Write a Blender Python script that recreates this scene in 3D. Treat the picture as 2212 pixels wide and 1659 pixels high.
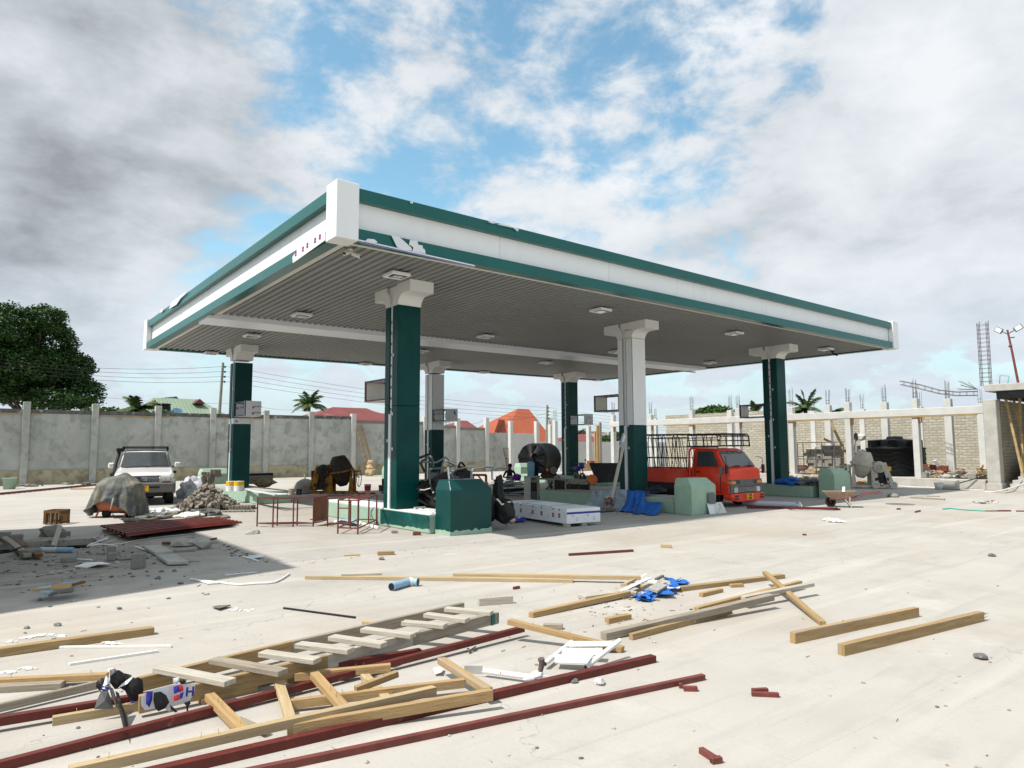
import bpy, bmesh, math, random
from math import sin, cos, pi, radians, sqrt, atan2
from mathutils import Vector, Matrix, noise as mnoise
R_ = random.Random(7)
for o in list(bpy.data.objects): bpy.data.objects.remove(o)
scene = bpy.context.scene
COL = scene.collection
# ------------------------------------------------------------------ camera
CF, CX, CY, CH = 1493.3, 1106.0, 829.5, 1.9
_yaw, _pi, _ro = radians(51.22), radians(5.323), radians(-0.2305)
FW = Vector((cos(_yaw)*cos(_pi), sin(_yaw)*cos(_pi), sin(_pi)))
_R0 = Vector((sin(_yaw), -cos(_yaw), 0)); _U0 = _R0.cross(FW)
RT = _R0*cos(_ro)+_U0*sin(_ro); UP = -_R0*sin(_ro)+_U0*cos(_ro)
cam = bpy.data.cameras.new('camera'); camo = bpy.data.objects.new('camera', cam); COL.objects.link(camo)
cam.sensor_fit = 'HORIZONTAL'; cam.sensor_width = 36; cam.lens = 36*CF/2212; cam.clip_start = .05; cam.clip_end = 3000
mm = Matrix((RT, UP, -FW)).transposed().to_4x4(); mm.translation = (0, 0, CH); camo.matrix_world = mm
scene.camera = camo
# measured regions of the photograph -> ground points of the place
REG = dict(f=(0,0,1/1.8228),a1=(0,1150,2.212),a2=(0,1700,2.212),a3=(0,2300,2.212),a4=(800,1700,2.765),a5=(700,2250,2.1434),a6=(1450,1650,2.765),b1=(2100,1650,2.4578),b2=(2850,1450,2.765),b3=(3350,1200,2.0733),b4=(1400,2200,2.37),b5=(2000,2200,2.212),b6=(2900,2000,1.6201),b7=(1150,650,2.37),b8=(500,1150,2.765),c1=(1400,1050,2.765),c2=(2200,1200,2.765),c3=(2900,1200,3.16),c4=(3500,1700,4.147),c5=(2400,1850,3.16),c6=(0,1950,4.148),c7=(0,1550,2.212),d1=(1300,1450,3.16),d2=(1900,1500,3.687),d3=(1900,1750,5.53),d4=(3650,1400,2.7644),d5=(3350,1700,6.637))
def D(r, x, y):
    ox, oy, s = REG[r]; return ((ox+x/s)/1.8228, (oy+y/s)/1.8228)
def ray(r, x, y):
    u, v = D(r, x, y); return FW+RT*((u-CX)/CF)-UP*((v-CY)/CF)
def G(r, x, y, z=0.0):
    d = ray(r, x, y); return Vector((0, 0, CH))+d*((z-CH)/d.z)
def onX(r, x, y, X): d = ray(r, x, y); return Vector((0, 0, CH))+d*(X/d.x)
def onY(r, x, y, Y): d = ray(r, x, y); return Vector((0, 0, CH))+d*(Y/d.y)
# ------------------------------------------------------------------ light
SUN = Vector((-.67, .10, 1)).normalized()
sl = bpy.data.lights.new('sun', 'SUN'); sl.energy = 5.0; sl.angle = radians(.8); sl.color = (1, .955, .89)
so = bpy.data.objects.new('sun', sl); COL.objects.link(so); so.rotation_euler = SUN.to_track_quat('Z', 'Y').to_euler(); so.location = (0, 0, 60)
scene.view_settings.view_transform = 'Standard'; scene.view_settings.look = 'None'
scene.view_settings.exposure = 0.20; scene.view_settings.gamma = 1.0
w = bpy.data.worlds.new('World'); scene.world = w; w.use_nodes = True
nt = w.node_tree; N = nt.nodes; L = nt.links; N.clear()
def nd(t, **k):
    n = N.new(t)
    for a, b in k.items(): setattr(n, a, b)
    return n
def mth(op, a, b=None, clamp=False):
    n = nd('ShaderNodeMath', operation=op, use_clamp=clamp)
    for i, v in enumerate((a, b)):
        if v is None: continue
        if hasattr(v, 'is_output'): L.new(v, n.inputs[i])
        else: n.inputs[i].default_value = v
    return n.outputs[0]
sky = nd('ShaderNodeTexSky', sky_type='NISHITA'); sky.sun_disc = False
sky.sun_elevation = math.asin(SUN.z); sky.sun_rotation = atan2(SUN.x, SUN.y); sky.dust_density = 1.0; sky.air_density = 1.0; sky.ozone_density = 2.0
tc = nd('ShaderNodeTexCoord'); sp = nd('ShaderNodeSeparateXYZ'); L.new(tc.outputs['Generated'], sp.inputs[0])
zz = mth('ADD', mth('MAXIMUM', sp.outputs[2], 0.0), .16)
cb = nd('ShaderNodeCombineXYZ'); L.new(mth('DIVIDE', sp.outputs[0], zz), cb.inputs[0]); L.new(mth('DIVIDE', sp.outputs[1], zz), cb.inputs[1])
def fbm(scale, detail, rough, off, dist=0.0):
    m = nd('ShaderNodeMapping'); m.inputs['Location'].default_value = off; L.new(cb.outputs[0], m.inputs[0])
    n = nd('ShaderNodeTexNoise'); n.inputs['Scale'].default_value = scale; n.inputs['Detail'].default_value = detail; n.inputs['Roughness'].default_value = rough; n.inputs['Distortion'].default_value = dist
    L.new(m.outputs[0], n.inputs['Vector']); return n.outputs['Fac']
def blob(u, v, deg, wt):
    d = ray('f', u, v).normalized(); vm = nd('ShaderNodeVectorMath', operation='DOT_PRODUCT'); L.new(tc.outputs['Generated'], vm.inputs[0]); vm.inputs[1].default_value = d
    mr = nd('ShaderNodeMapRange', interpolation_type='SMOOTHSTEP'); L.new(vm.outputs['Value'], mr.inputs[0]); mr.inputs[1].default_value = cos(radians(deg)); mr.inputs[2].default_value = 1; mr.inputs[3].default_value = 0; mr.inputs[4].default_value = wt
    return mr.outputs[0]
def total(lst):
    s = lst[0]
    for x in lst[1:]: s = mth('ADD', s, x)
    return s
mp3 = nd('ShaderNodeMapping'); mp3.inputs['Location'].default_value = (.35,.1,.4); mp3.inputs['Scale'].default_value = (1,1,1.75); L.new(tc.outputs['Generated'], mp3.inputs[0]); n3 = nd('ShaderNodeTexNoise'); n3.inputs['Scale'].default_value = 8.4; n3.inputs['Detail'].default_value = 10; n3.inputs['Roughness'].default_value = .6; n3.inputs['Distortion'].default_value = .15; L.new(mp3.outputs[0], n3.inputs['Vector']); sm_ = n3.outputs['Fac']
n_big = mth('MULTIPLY', fbm(1.5, 3, .5, (3.1, 1.7, 0), .1), .30); n_small = mth('MULTIPLY', sm_, .80)
cov = total([n_big, n_small] + [blob(*b) for b in [(900,140,20,-.020),(1160,170,9,-.030),(830,400,9,.03),(650,20,7,-.03),(1640,120,11,-.065),(940,390,8,-.03),(350,350,5,-.03),(300,590,6,-.05),(1350,330,9,-.02),(700,520,14,-.03),(560,560,6,-.05),
    (120,230,17,.16),(60,620,12,.12),(2000,290,15,.16),(1500,450,12,.05),(1950,620,14,.08),(2150,60,12,.16)]])
cm = nd('ShaderNodeMapRange', interpolation_type='SMOOTHSTEP'); L.new(cov, cm.inputs[0]); cm.inputs[1].default_value = .405; cm.inputs[2].default_value = .605
# low haze of cloud close to the horizon
hz = nd('ShaderNodeMapRange', interpolation_type='SMOOTHSTEP'); L.new(sp.outputs[2], hz.inputs[0]); hz.inputs[1].default_value = .0; hz.inputs[2].default_value = .30; hz.inputs[3].default_value = .92; hz.inputs[4].default_value = 0
mask = mth('MAXIMUM', cm.outputs[0], hz.outputs[0])
br = total([mth('MULTIPLY', sm_, .70), mth('MULTIPLY', fbm(2.4, 6, .55, (9.3, 4.2, 2), .2), .62)] + [blob(*b) for b in [(120,230,18,-.18),(400,120,10,-.08),(80,540,9,-.12),(60,620,8,-.06),(330,650,6,.10),(1990,270,9,.07),(2100,230,6,.04),(1850,170,6,-.05),(1250,420,12,.05),(2150,120,9,-.02),(1700,600,9,-.04)]])
cr = nd('ShaderNodeValToRGB'); L.new(br, cr.inputs[0])
e = cr.color_ramp.elements; e[0].position = .22; e[0].color = (.30,.325,.355,1); e[1].position = .86; e[1].color = (.78,.81,.84,1)
x = cr.color_ramp.elements.new(.46); x.color = (.50,.54,.58,1)
x = cr.color_ramp.elements.new(.62); x.color = (.64,.68,.72,1)
hm = nd('ShaderNodeMapRange', interpolation_type='SMOOTHSTEP'); L.new(sp.outputs[2], hm.inputs[0]); hm.inputs[1].default_value = .0; hm.inputs[2].default_value = .30; hm.inputs[3].default_value = .55; hm.inputs[4].default_value = 0
hx = nd('ShaderNodeMixRGB'); L.new(hm.outputs[0], hx.inputs[0]); L.new(cr.outputs[0], hx.inputs[1]); hx.inputs[2].default_value = (.53,.64,.75,1)
sk = nd('ShaderNodeVectorMath', operation='MULTIPLY'); L.new(sky.outputs[0], sk.inputs[0]); sk.inputs[1].default_value = (1.22, 1.50, 1.28)
b1 = nd('ShaderNodeBackground'); L.new(sk.outputs[0], b1.inputs[0]); b1.inputs[1].default_value = .15
b2 = nd('ShaderNodeBackground'); L.new(hx.outputs[0], b2.inputs[0]); b2.inputs[1].default_value = 1.0
mx = nd('ShaderNodeMixShader'); L.new(mask, mx.inputs[0]); L.new(b1.outputs[0], mx.inputs[1]); L.new(b2.outputs[0], mx.inputs[2])
ow = nd('ShaderNodeOutputWorld'); L.new(mx.outputs[0], ow.inputs[0])
# ------------------------------------------------------------------ materials
def mat(name, col, rough=.8, var=.12, scale=3.0, bump=.0, bscale=40., metal=0., spots=None, uv=False, stretch=None, var2=None, alpha=1., trans=0., spec=.28, coat=0.):
    m = bpy.data.materials.new(name); m.use_nodes = True; t = m.node_tree; n = t.nodes; l = t.links
    p = n['Principled BSDF']; p.inputs['Roughness'].default_value = rough; p.inputs['Metallic'].default_value = metal; p.inputs['Specular IOR Level'].default_value = spec
    if coat: p.inputs['Coat Weight'].default_value = coat; p.inputs['Coat Roughness'].default_value = .06
    if trans: p.inputs['Transmission Weight'].default_value = trans
    if alpha < 1: p.inputs['Alpha'].default_value = alpha
    tcn = n.new('ShaderNodeTexCoord'); src = tcn.outputs['UV' if uv else 'Object']
    if not uv:
        ge = n.new('ShaderNodeNewGeometry'); src = ge.outputs['Position']
    mp = n.new('ShaderNodeMapping'); l.new(src, mp.inputs[0])
    if stretch: mp.inputs['Scale'].default_value = stretch
    nz = n.new('ShaderNodeTexNoise'); nz.inputs['Scale'].default_value = scale; nz.inputs['Detail'].default_value = 6; nz.inputs['Roughness'].default_value = .62; l.new(mp.outputs[0], nz.inputs['Vector'])
    rp = n.new('ShaderNodeValToRGB'); l.new(nz.outputs['Fac'], rp.inputs[0]); el = rp.color_ramp.elements
    c = Vector(col[:3]); el[0].position = .3; el[1].position = .7
    el[0].color = (*(c*(1-var)), 1); el[1].color = (*[min(1, k) for k in c*(1+var)], 1)
    if var2: el[0].color = (*var2, 1)
    out = rp.outputs[0]
    if spots:
        for (sc, lo, hi, sc_col, amt) in spots:
            z2 = n.new('ShaderNodeTexNoise'); z2.inputs['Scale'].default_value = sc; z2.inputs['Detail'].default_value = 8; z2.inputs['Roughness'].default_value = .65; l.new(mp.outputs[0], z2.inputs['Vector'])
            mr = n.new('ShaderNodeMapRange'); l.new(z2.outputs['Fac'], mr.inputs[0]); mr.inputs[1].default_value = lo; mr.inputs[2].default_value = hi; mr.inputs[3].default_value = 0; mr.inputs[4].default_value = amt
            mi = n.new('ShaderNodeMixRGB'); l.new(mr.outputs[0], mi.inputs[0]); l.new(out, mi.inputs[1]); mi.inputs[2].default_value = (*sc_col, 1); out = mi.outputs[0]
    l.new(out, p.inputs['Base Color'])
    if bump:
        z3 = n.new('ShaderNodeTexNoise'); z3.inputs['Scale'].default_value = bscale; z3.inputs['Detail'].default_value = 5; l.new(mp.outputs[0], z3.inputs['Vector'])
        bp = n.new('ShaderNodeBump'); bp.inputs['Strength'].default_value = bump; bp.inputs['Distance'].default_value = .02; l.new(z3.outputs['Fac'], bp.inputs['Height']); l.new(bp.outputs[0], p.inputs['Normal'])
    return m
def wood(name, col, dark, knots=(.12,.06,.03), rough=.75):
    return mat(name, col, rough, .12, 2.2, .35, 9., uv=True, stretch=(1.2, 26, 26), var2=dark, spots=[(.9,.62,.70,knots,.65),(.35,.50,.70,dark,.75),(.22,.55,.68,(.34,.31,.26),.6),(3.5,.64,.70,(.09,.07,.05),.5)])
M = {}
M['timber'] = wood('fresh timber', (.41,.275,.13), (.30,.19,.085))
M['timber2'] = wood('pale timber', (.47,.36,.21), (.36,.26,.14))
M['timber3'] = wood('brown timber', (.37,.26,.13), (.25,.16,.07))
M['oldwood'] = wood('weathered timber', (.33,.285,.225), (.21,.175,.13), (.1,.08,.06))
M['oldwood2'] = wood('bleached timber', (.47,.435,.37), (.34,.30,.245), (.14,.12,.09))
M['darkwood'] = wood('dark crate timber', (.19,.10,.035), (.09,.045,.017))
M['redsteel'] = mat('red oxide steel', (.115,.021,.016), .45, .22, 5, .08, 60, spots=[(9,.62,.74,(.30,.16,.12),.5)])
M['redsteel2'] = mat('faded red steel', (.155,.043,.034), .5, .25, 6, spots=[(8,.6,.7,(.12,.04,.03),.6)])
M['steel'] = mat('bare steel', (.42,.42,.42), .32, .2, 8, metal=.9)
M['chrome'] = mat('stainless tube', (.62,.63,.64), .16, .08, 6, metal=1.)
M['rust'] = mat('rusty reinforcing steel', (.11,.085,.075), .7, .35, 12)
M['wpipe'] = mat('white plastic pipe', (.72,.71,.67), .4, .06, 5)
M['wmetal'] = mat('chipped white enamel', (.74,.73,.70), .38, .04, 6, spots=[(14,.63,.68,(.10,.04,.025),.9)])
M['bpipe'] = mat('blue plastic pipe', (.24,.40,.54), .5, .12, 9, spots=[(7,.5,.7,(.35,.42,.45),.6)])
M['white'] = mat('white aluminium', (.80,.80,.79), .38, .02, 1.2, stretch=(2.5,2.5,.35), spots=[(1.6,.58,.75,(.62,.61,.58),.35),(9,.68,.74,(.45,.43,.40),.3)])
M['film'] = mat('protective film', (.70,.715,.73), .42, .05, 4, spots=[(5,.6,.7,(.62,.63,.66),.4)])
M['teal'] = mat('dark green cladding', (.003,.100,.088), .28, .10, 1.4, spec=.4, spots=[(3,.66,.8,(.02,.13,.11),.25)])
M['tealblock'] = mat('dark green gloss paint', (.0015,.052,.047), .3, .14, 1.6, .08, 30)
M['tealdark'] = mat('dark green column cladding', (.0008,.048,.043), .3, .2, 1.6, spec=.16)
M['tealpaint'] = mat('wet green paint', (.002,.062,.054), .33, .3, 2.4, .15, 25, spots=[(3.5,.5,.7,(.006,.17,.145),.7)])
M['palegreen'] = mat('pale green plaster', (.30,.42,.325), .85, .08, 3, .25, 60, spots=[(30,.60,.68,(.17,.26,.19),.5),(2.2,.55,.8,(.40,.50,.41),.5)])
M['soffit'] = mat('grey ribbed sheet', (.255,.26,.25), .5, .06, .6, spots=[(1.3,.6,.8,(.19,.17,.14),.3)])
M['gutter'] = mat('white gutter sheet', (.86,.88,.92), .35, .02, 1)
M['traymat'] = mat('rusty dusty tray', (.24,.165,.115), .8, .3, 6)
M['capwhite'] = mat('white column head', (.74,.735,.70), .45, .03, 2)
M['cream'] = mat('cream underside', (.66,.63,.56), .6, .08, 3)
M['red'] = mat('red print', (.52,.02,.035), .5, .1, 8)
M['blue'] = mat('blue print', (.035,.035,.30), .5, .1, 8)
M['black'] = mat('black rubber', (.012,.012,.013), .55, .3, 6)
M['blackp'] = mat('black painted metal', (.012,.012,.013), .35, .3, 6)
M['tankblack'] = mat('black polythene tank', (.005,.0053,.006), .48, .35, 3, spec=.16, spots=[(5,.62,.8,(.035,.035,.033),.3)])
M['plasticbag'] = mat('black plastic film', (.014,.014,.015), .6, .4, 5, spots=[(11,.6,.66,(.3,.3,.3),.3)])
M['glass'] = mat('dark window glass', (.05,.06,.062), .08, .2, 2, spec=.5, coat=.35)
M['lens'] = mat('clear lamp glass', (.52,.53,.50), .12, .1, 10, spec=.8, coat=.6)
M['amber'] = mat('amber lens', (.75,.22,.01), .2, .1, 8, coat=.5)
M['redlens'] = mat('red lens', (.30,.012,.01), .2, .1, 8, coat=.5)
M['truckred'] = mat('red truck paint', (.74,.042,.013), .33, .12, 1.5, spots=[(2.5,.6,.75,(.40,.05,.03),.35)], coat=.35)
M['suvwhite'] = mat('pearl white car paint', (.66,.64,.62), .30, .04, 1.5, coat=.6)
M['greyplastic'] = mat('grey plastic', (.13,.13,.125), .5, .15, 4)
M['yellowplate'] = mat('yellow number plate', (.80,.46,.01), .45, .05, 5)
M['conc'] = mat('old concrete', (.40,.385,.35), .9, .14, 2.5, .3, 30, spots=[(6,.58,.75,(.24,.225,.195),.6)])
M['concw'] = mat('limewashed concrete', (.52,.515,.49), .9, .08, 2.2, .2, 30, spots=[(4,.58,.76,(.42,.40,.36),.6)])
M['concgrey'] = mat('grey cement block', (.235,.225,.20), .95, .16, 5, .4, 60)
M['paver'] = mat('grey paving brick', (.22,.195,.16), .95, .25, 2.2, .3, 50, spots=[(1.1,.5,.62,(.21,.13,.10),.5)])
M['rubble'] = mat('broken concrete', (.38,.36,.32), .95, .22, 5, .4, 40)
M['orangetank'] = mat('faded orange enamel', (.42,.135,.07), .5, .15, 4, spots=[(8,.6,.72,(.22,.10,.06),.6)])
M['yellow'] = mat('worn yellow machine paint', (.36,.15,.01), .55, .25, 5, spots=[(6,.50,.60,(.05,.03,.02),.85)])
M['yellow2'] = mat('yellow engine cover', (.66,.40,.02), .45, .1, 5)
M['mixdark'] = mat('cement crusted drum', (.045,.036,.028), .8, .4, 7, .3, 30, spots=[(5,.58,.68,(.22,.11,.02),.6)])
M['mixpale'] = mat('dusty drum', (.50,.45,.37), .85, .15, 5, .3, 30)
M['bluetarp'] = mat('blue tarpaulin', (.02,.12,.42), .55, .2, 3, .3, 18)
M['greytarp'] = mat('grey tarpaulin back', (.33,.39,.43), .6, .12, 3, .35, 14)
M['coverdark'] = mat('dirty canvas cover', (.10,.11,.105), .75, .25, 2.0, .5, 10, spots=[(1.8,.46,.62,(.27,.235,.165),.8),(6,.55,.68,(.04,.045,.042),.5)])
M['sack'] = mat('dirty fabric', (.30,.23,.15), .9, .3, 6, .4, 20)
M['pvcgrey'] = mat('lilac grey pipe', (.52,.52,.58), .4, .06, 4)
M['water'] = mat('blue water bottle', (.25,.52,.62), .15, .15, 12, trans=.35)
M['fridge'] = mat('dusty cream appliance', (.52,.51,.44), .5, .1, 4)
M['orange'] = mat('orange plastic', (.75,.16,.04), .45, .1, 6)
M['purple'] = mat('purple plastic bag', (.16,.02,.28), .35, .3, 12)
M['skin'] = mat('dark skin', (.022,.012,.008), .55, .12, 20)
M['cloth1'] = mat('white vest cloth', (.50,.50,.50), .9, .12, 20)
M['cloth2'] = mat('navy shirt cloth', (.012,.014,.035), .9, .2, 12)
M['cloth3'] = mat('patterned grey cloth', (.40,.42,.44), .9, .2, 10, spots=[(16,.48,.54,(.03,.035,.07),.95)])
M['denim'] = mat('blue trousers', (.07,.11,.15), .9, .2, 12)
M['hair'] = mat('black hair', (.006,.006,.006), .9, .2, 30)
M['greenpipe'] = mat('green hose', (.08,.36,.27), .5, .1, 10)
M['cardboard'] = mat('brown board', (.20,.065,.03), .6, .2, 3)
M['bark'] = mat('bark', (.09,.07,.05), .9, .3, 6, .4, 20)
M['leafdark'] = mat('dark leaves', (.024,.062,.011), .6, .65, .9)
M['leafmid'] = mat('green leaves', (.05,.10,.018), .6, .5, 1.2)
M['palm'] = mat('palm fronds', (.06,.10,.028), .6, .5, 2.0)
M['roofgreen'] = mat('green roofing sheet', (.20,.265,.185), .6, .08, .6)
M['roofred'] = mat('red roofing sheet', (.18,.048,.042), .6, .15, .8, spots=[(.5,.6,.7,(.45,.25,.2),.4)])
M['rooforange'] = mat('orange roof tiles', (.32,.078,.036), .7, .10, .8)
M['housewall'] = mat('house wall', (.50,.47,.42), .9, .08, 1)
M['gable'] = mat('gable board', (.14,.06,.055), .8, .2, 3)
M['tin'] = mat('paint tin', (.55,.55,.55), .4, .1, 10)
M['pole'] = mat('weathered pole', (.20,.19,.15), .9, .2, 4)
M['bamboo'] = mat('prop pole wood', (.38,.27,.13), .8, .25, 4)
# ground concrete
def ground_mat(name, base, joints=True):
    m = mat(name, base, .92, .06, .55, .22, 26., spots=[(.33,.50,.70,tuple(c*.74 for c in base),.7),(1.7,.54,.72,tuple(c*.78 for c in base),.5),(.16,.5,.62,tuple(c*k for c,k in zip(base,(.93,.87,.78))),.6),(.9,.58,.72,(.52,.50,.46),.45),(7,.64,.72,tuple(c*.72 for c in base),.35),(55,.67,.72,tuple(c*.5 for c in base),.5)])
    t = m.node_tree; n = t.nodes; l = t.links; p = n['Principled BSDF']; old = p.inputs['Base Color'].links[0].from_socket
    ge = n.new('ShaderNodeNewGeometry')
    # dirty soil around the trench
    vd = n.new('ShaderNodeVectorMath'); vd.operation = 'DISTANCE'; mp = n.new('ShaderNodeMapping'); mp.inputs['Scale'].default_value = (.75, .62, 0); l.new(ge.outputs['Position'], mp.inputs[0]); l.new(mp.outputs[0], vd.inputs[0]); vd.inputs[1].default_value = (.8*.75, 14.8*.62, 0)
    nz = n.new('ShaderNodeTexNoise'); nz.inputs['Scale'].default_value = 1.6; nz.inputs['Detail'].default_value = 8; l.new(ge.outputs['Position'], nz.inputs['Vector'])
    ma = n.new('ShaderNodeMath'); ma.operation = 'MULTIPLY_ADD'; l.new(nz.outputs['Fac'], ma.inputs[0]); ma.inputs[1].default_value = -2.6; l.new(vd.outputs['Value'], ma.inputs[2])
    mr = n.new('ShaderNodeMapRange'); l.new(ma.outputs[0], mr.inputs[0]); mr.inputs[1].default_value = .1; mr.inputs[2].default_value = 1.5; mr.inputs[3].default_value = .75; mr.inputs[4].default_value = 0
    mi = n.new('ShaderNodeMixRGB'); l.new(mr.outputs[0], mi.inputs[0]); l.new(old, mi.inputs[1]); mi.inputs[2].default_value = (.20,.175,.145,1); out = mi.outputs[0]
    for ang, sc_, lo, hi, cc, am in ((25,(.25,3.2,1),.54,.70,.80,.55),(-38,(.18,2.2,1),.56,.70,1.22,.5),(8,(.5,7,1),.60,.72,.72,.35)):   # float marks, drag marks, dusty sweeps
        ms = n.new('ShaderNodeMapping'); ms.inputs['Rotation'].default_value = (0,0,radians(ang)); ms.inputs['Scale'].default_value = sc_; l.new(ge.outputs['Position'], ms.inputs[0]); ns = n.new('ShaderNodeTexNoise'); ns.inputs['Scale'].default_value = .8; ns.inputs['Detail'].default_value = 7; ns.inputs['Distortion'].default_value = .6; l.new(ms.outputs[0], ns.inputs['Vector'])
        rs = n.new('ShaderNodeMapRange'); l.new(ns.outputs['Fac'], rs.inputs[0]); rs.inputs[1].default_value = lo; rs.inputs[2].default_value = hi; rs.inputs[4].default_value = am; m3 = n.new('ShaderNodeMixRGB'); l.new(rs.outputs[0], m3.inputs[0]); l.new(out, m3.inputs[1]); m3.inputs[2].default_value = (*[c*cc for c in base], 1); out = m3.outputs[0]
    vo = n.new('ShaderNodeTexVoronoi'); vo.feature = 'DISTANCE_TO_EDGE'; vo.inputs['Scale'].default_value = .28; va_ = n.new('ShaderNodeVectorMath'); va_.operation = 'MULTIPLY_ADD'; l.new(nz.outputs['Color'], va_.inputs[0]); va_.inputs[1].default_value = (1.3,1.3,0); l.new(ge.outputs['Position'], va_.inputs[2]); l.new(va_.outputs[0], vo.inputs['Vector'])
    rv = n.new('ShaderNodeMapRange'); l.new(vo.outputs['Distance'], rv.inputs[0]); rv.inputs[1].default_value = .0005; rv.inputs[2].default_value = .0022; rv.inputs[3].default_value = .45; rv.inputs[4].default_value = 0; m4 = n.new('ShaderNodeMixRGB'); l.new(rv.outputs[0], m4.inputs[0]); l.new(out, m4.inputs[1]); m4.inputs[2].default_value = (.2,.185,.165,1); out = m4.outputs[0]
    if joints:
        br = n.new('ShaderNodeTexBrick'); br.offset = 0; br.inputs['Scale'].default_value = 1; br.inputs['Mortar Size'].default_value = .005; br.inputs['Mortar Smooth'].default_value = .6; br.inputs['Brick Width'].default_value = 5.2; br.inputs['Row Height'].default_value = 4.1
        mq = n.new('ShaderNodeMapping'); mq.inputs['Rotation'].default_value = (0, 0, radians(2)); mq.inputs['Location'].default_value = (1.2, 1.6, 0); l.new(ge.outputs['Position'], mq.inputs[0]); l.new(mq.outputs[0], br.inputs['Vector'])
        mj = n.new('ShaderNodeMixRGB'); mul = n.new('ShaderNodeMath'); mul.operation = 'MULTIPLY'; mul.inputs[1].default_value = .28; l.new(br.outputs['Fac'], mul.inputs[0]); l.new(mul.outputs[0], mj.inputs[0]); l.new(out, mj.inputs[1]); mj.inputs[2].default_value = (.26,.24,.22,1); out = mj.outputs[0]
    l.new(out, p.inputs['Base Color']); return m
M['ground'] = ground_mat('yard concrete', (.405,.378,.34))
M['apron'] = ground_mat('forecourt concrete', (.385,.36,.33), False)
# stained plaster wall
M['plaster'] = mat('stained wall plaster', (.36,.36,.335), .95, .08, .5, .3, 20, stretch=(1,1,.8), spots=[(.33,.47,.60,(.47,.465,.43),.8),(1.9,.50,.63,(.22,.24,.195),.7),(.7,.50,.64,(.29,.33,.27),.7),(7,.60,.70,(.21,.22,.18),.5)])
M['plaster2'] = mat('newer wall plaster', (.52,.51,.485), .95, .08, 1.1, .2, 20, spots=[(.9,.55,.68,(.38,.375,.35),.6),(5,.60,.70,(.30,.29,.26),.5)])
M['plinthstain'] = mat('damp wall footing', (.37,.325,.215), .95, .15, 1.4, .3, 20, spots=[(2,.5,.62,(.17,.155,.11),.75)])
M['coping'] = mat('blackened coping', (.10,.095,.088), .95, .35, 5, .3, 20, spots=[(3,.56,.62,(.33,.31,.27),.8)])
def brick_mat(name):
    m = mat(name, (.40,.355,.27), .95, .10, 3, .3, 40); t = m.node_tree; n = t.nodes; l = t.links; p = n['Principled BSDF']; old = p.inputs['Base Color'].links[0].from_socket
    ge = n.new('ShaderNodeNewGeometry'); s = n.new('ShaderNodeSeparateXYZ'); l.new(ge.outputs['Position'], s.inputs[0]); c = n.new('ShaderNodeCombineXYZ')
    ad = n.new('ShaderNodeMath'); ad.operation = 'ADD'; l.new(s.outputs[1], ad.inputs[0]); l.new(s.outputs[0], ad.inputs[1]); l.new(ad.outputs[0], c.inputs[0]); l.new(s.outputs[2], c.inputs[1])
    nz = n.new('ShaderNodeTexNoise'); nz.inputs['Scale'].default_value = 5; l.new(ge.outputs['Position'], nz.inputs['Vector']); va = n.new('ShaderNodeVectorMath'); va.operation = 'MULTIPLY_ADD'; l.new(nz.outputs['Color'], va.inputs[0]); va.inputs[1].default_value = (.16,.11,0); l.new(c.outputs[0], va.inputs[2])
    b = n.new('ShaderNodeTexBrick'); l.new(va.outputs[0], b.inputs['Vector']); b.inputs['Scale'].default_value = 1; b.inputs['Brick Width'].default_value = .40; b.inputs['Row Height'].default_value = .15; b.inputs['Mortar Size'].default_value = .026; b.inputs['Mortar Smooth'].default_value = .3; b.inputs['Bias'].default_value = 0
    b.inputs['Color1'].default_value = (.47,.42,.325,1); b.inputs['Color2'].default_value = (.31,.295,.245,1); b.inputs['Mortar'].default_value = (.235,.225,.195,1)
    mi = n.new('ShaderNodeMixRGB'); mi.blend_type = 'MIX'; mi.inputs[0].default_value = .8; l.new(old, mi.inputs[1]); l.new(b.outputs['Color'], mi.inputs[2])
    z = n.new('ShaderNodeTexNoise'); z.inputs['Scale'].default_value = .9; z.inputs['Detail'].default_value = 8; l.new(ge.outputs['Position'], z.inputs['Vector']); mr = n.new('ShaderNodeMapRange'); l.new(z.outputs['Fac'], mr.inputs[0]); mr.inputs[1].default_value = .45; mr.inputs[2].default_value = .65; mr.inputs[4].default_value = .55
    m2 = n.new('ShaderNodeMixRGB'); l.new(mr.outputs[0], m2.inputs[0]); l.new(mi.outputs[0], m2.inputs[1]); m2.inputs[2].default_value = (.29,.27,.22,1); l.new(m2.outputs[0], p.inputs['Base Color'])
    bp = n.new('ShaderNodeBump'); bp.inputs['Strength'].default_value = .7; bp.inputs['Distance'].default_value = .02; bp.invert = True; l.new(b.outputs['Fac'], bp.inputs['Height']); l.new(bp.outputs[0], p.inputs['Normal']); return m
M['brick'] = brick_mat('sandy brickwork')
def add_wave(m, axis, scale, strength=.6):
    t = m.node_tree; n = t.nodes; l = t.links; ge = n.new('ShaderNodeNewGeometry'); wv = n.new('ShaderNodeTexWave'); wv.bands_direction = axis; wv.inputs['Scale'].default_value = scale; l.new(ge.outputs['Position'], wv.inputs['Vector'])
    bp = n.new('ShaderNodeBump'); bp.inputs['Strength'].default_value = strength; bp.inputs['Distance'].default_value = .06; l.new(wv.outputs['Fac'], bp.inputs['Height']); l.new(bp.outputs[0], n['Principled BSDF'].inputs['Normal'])
add_wave(M['roofred'], 'X', 1.3); add_wave(M['rooforange'], 'X', 1.3); add_wave(M['roofgreen'], 'X', 1.0, .3)
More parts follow.
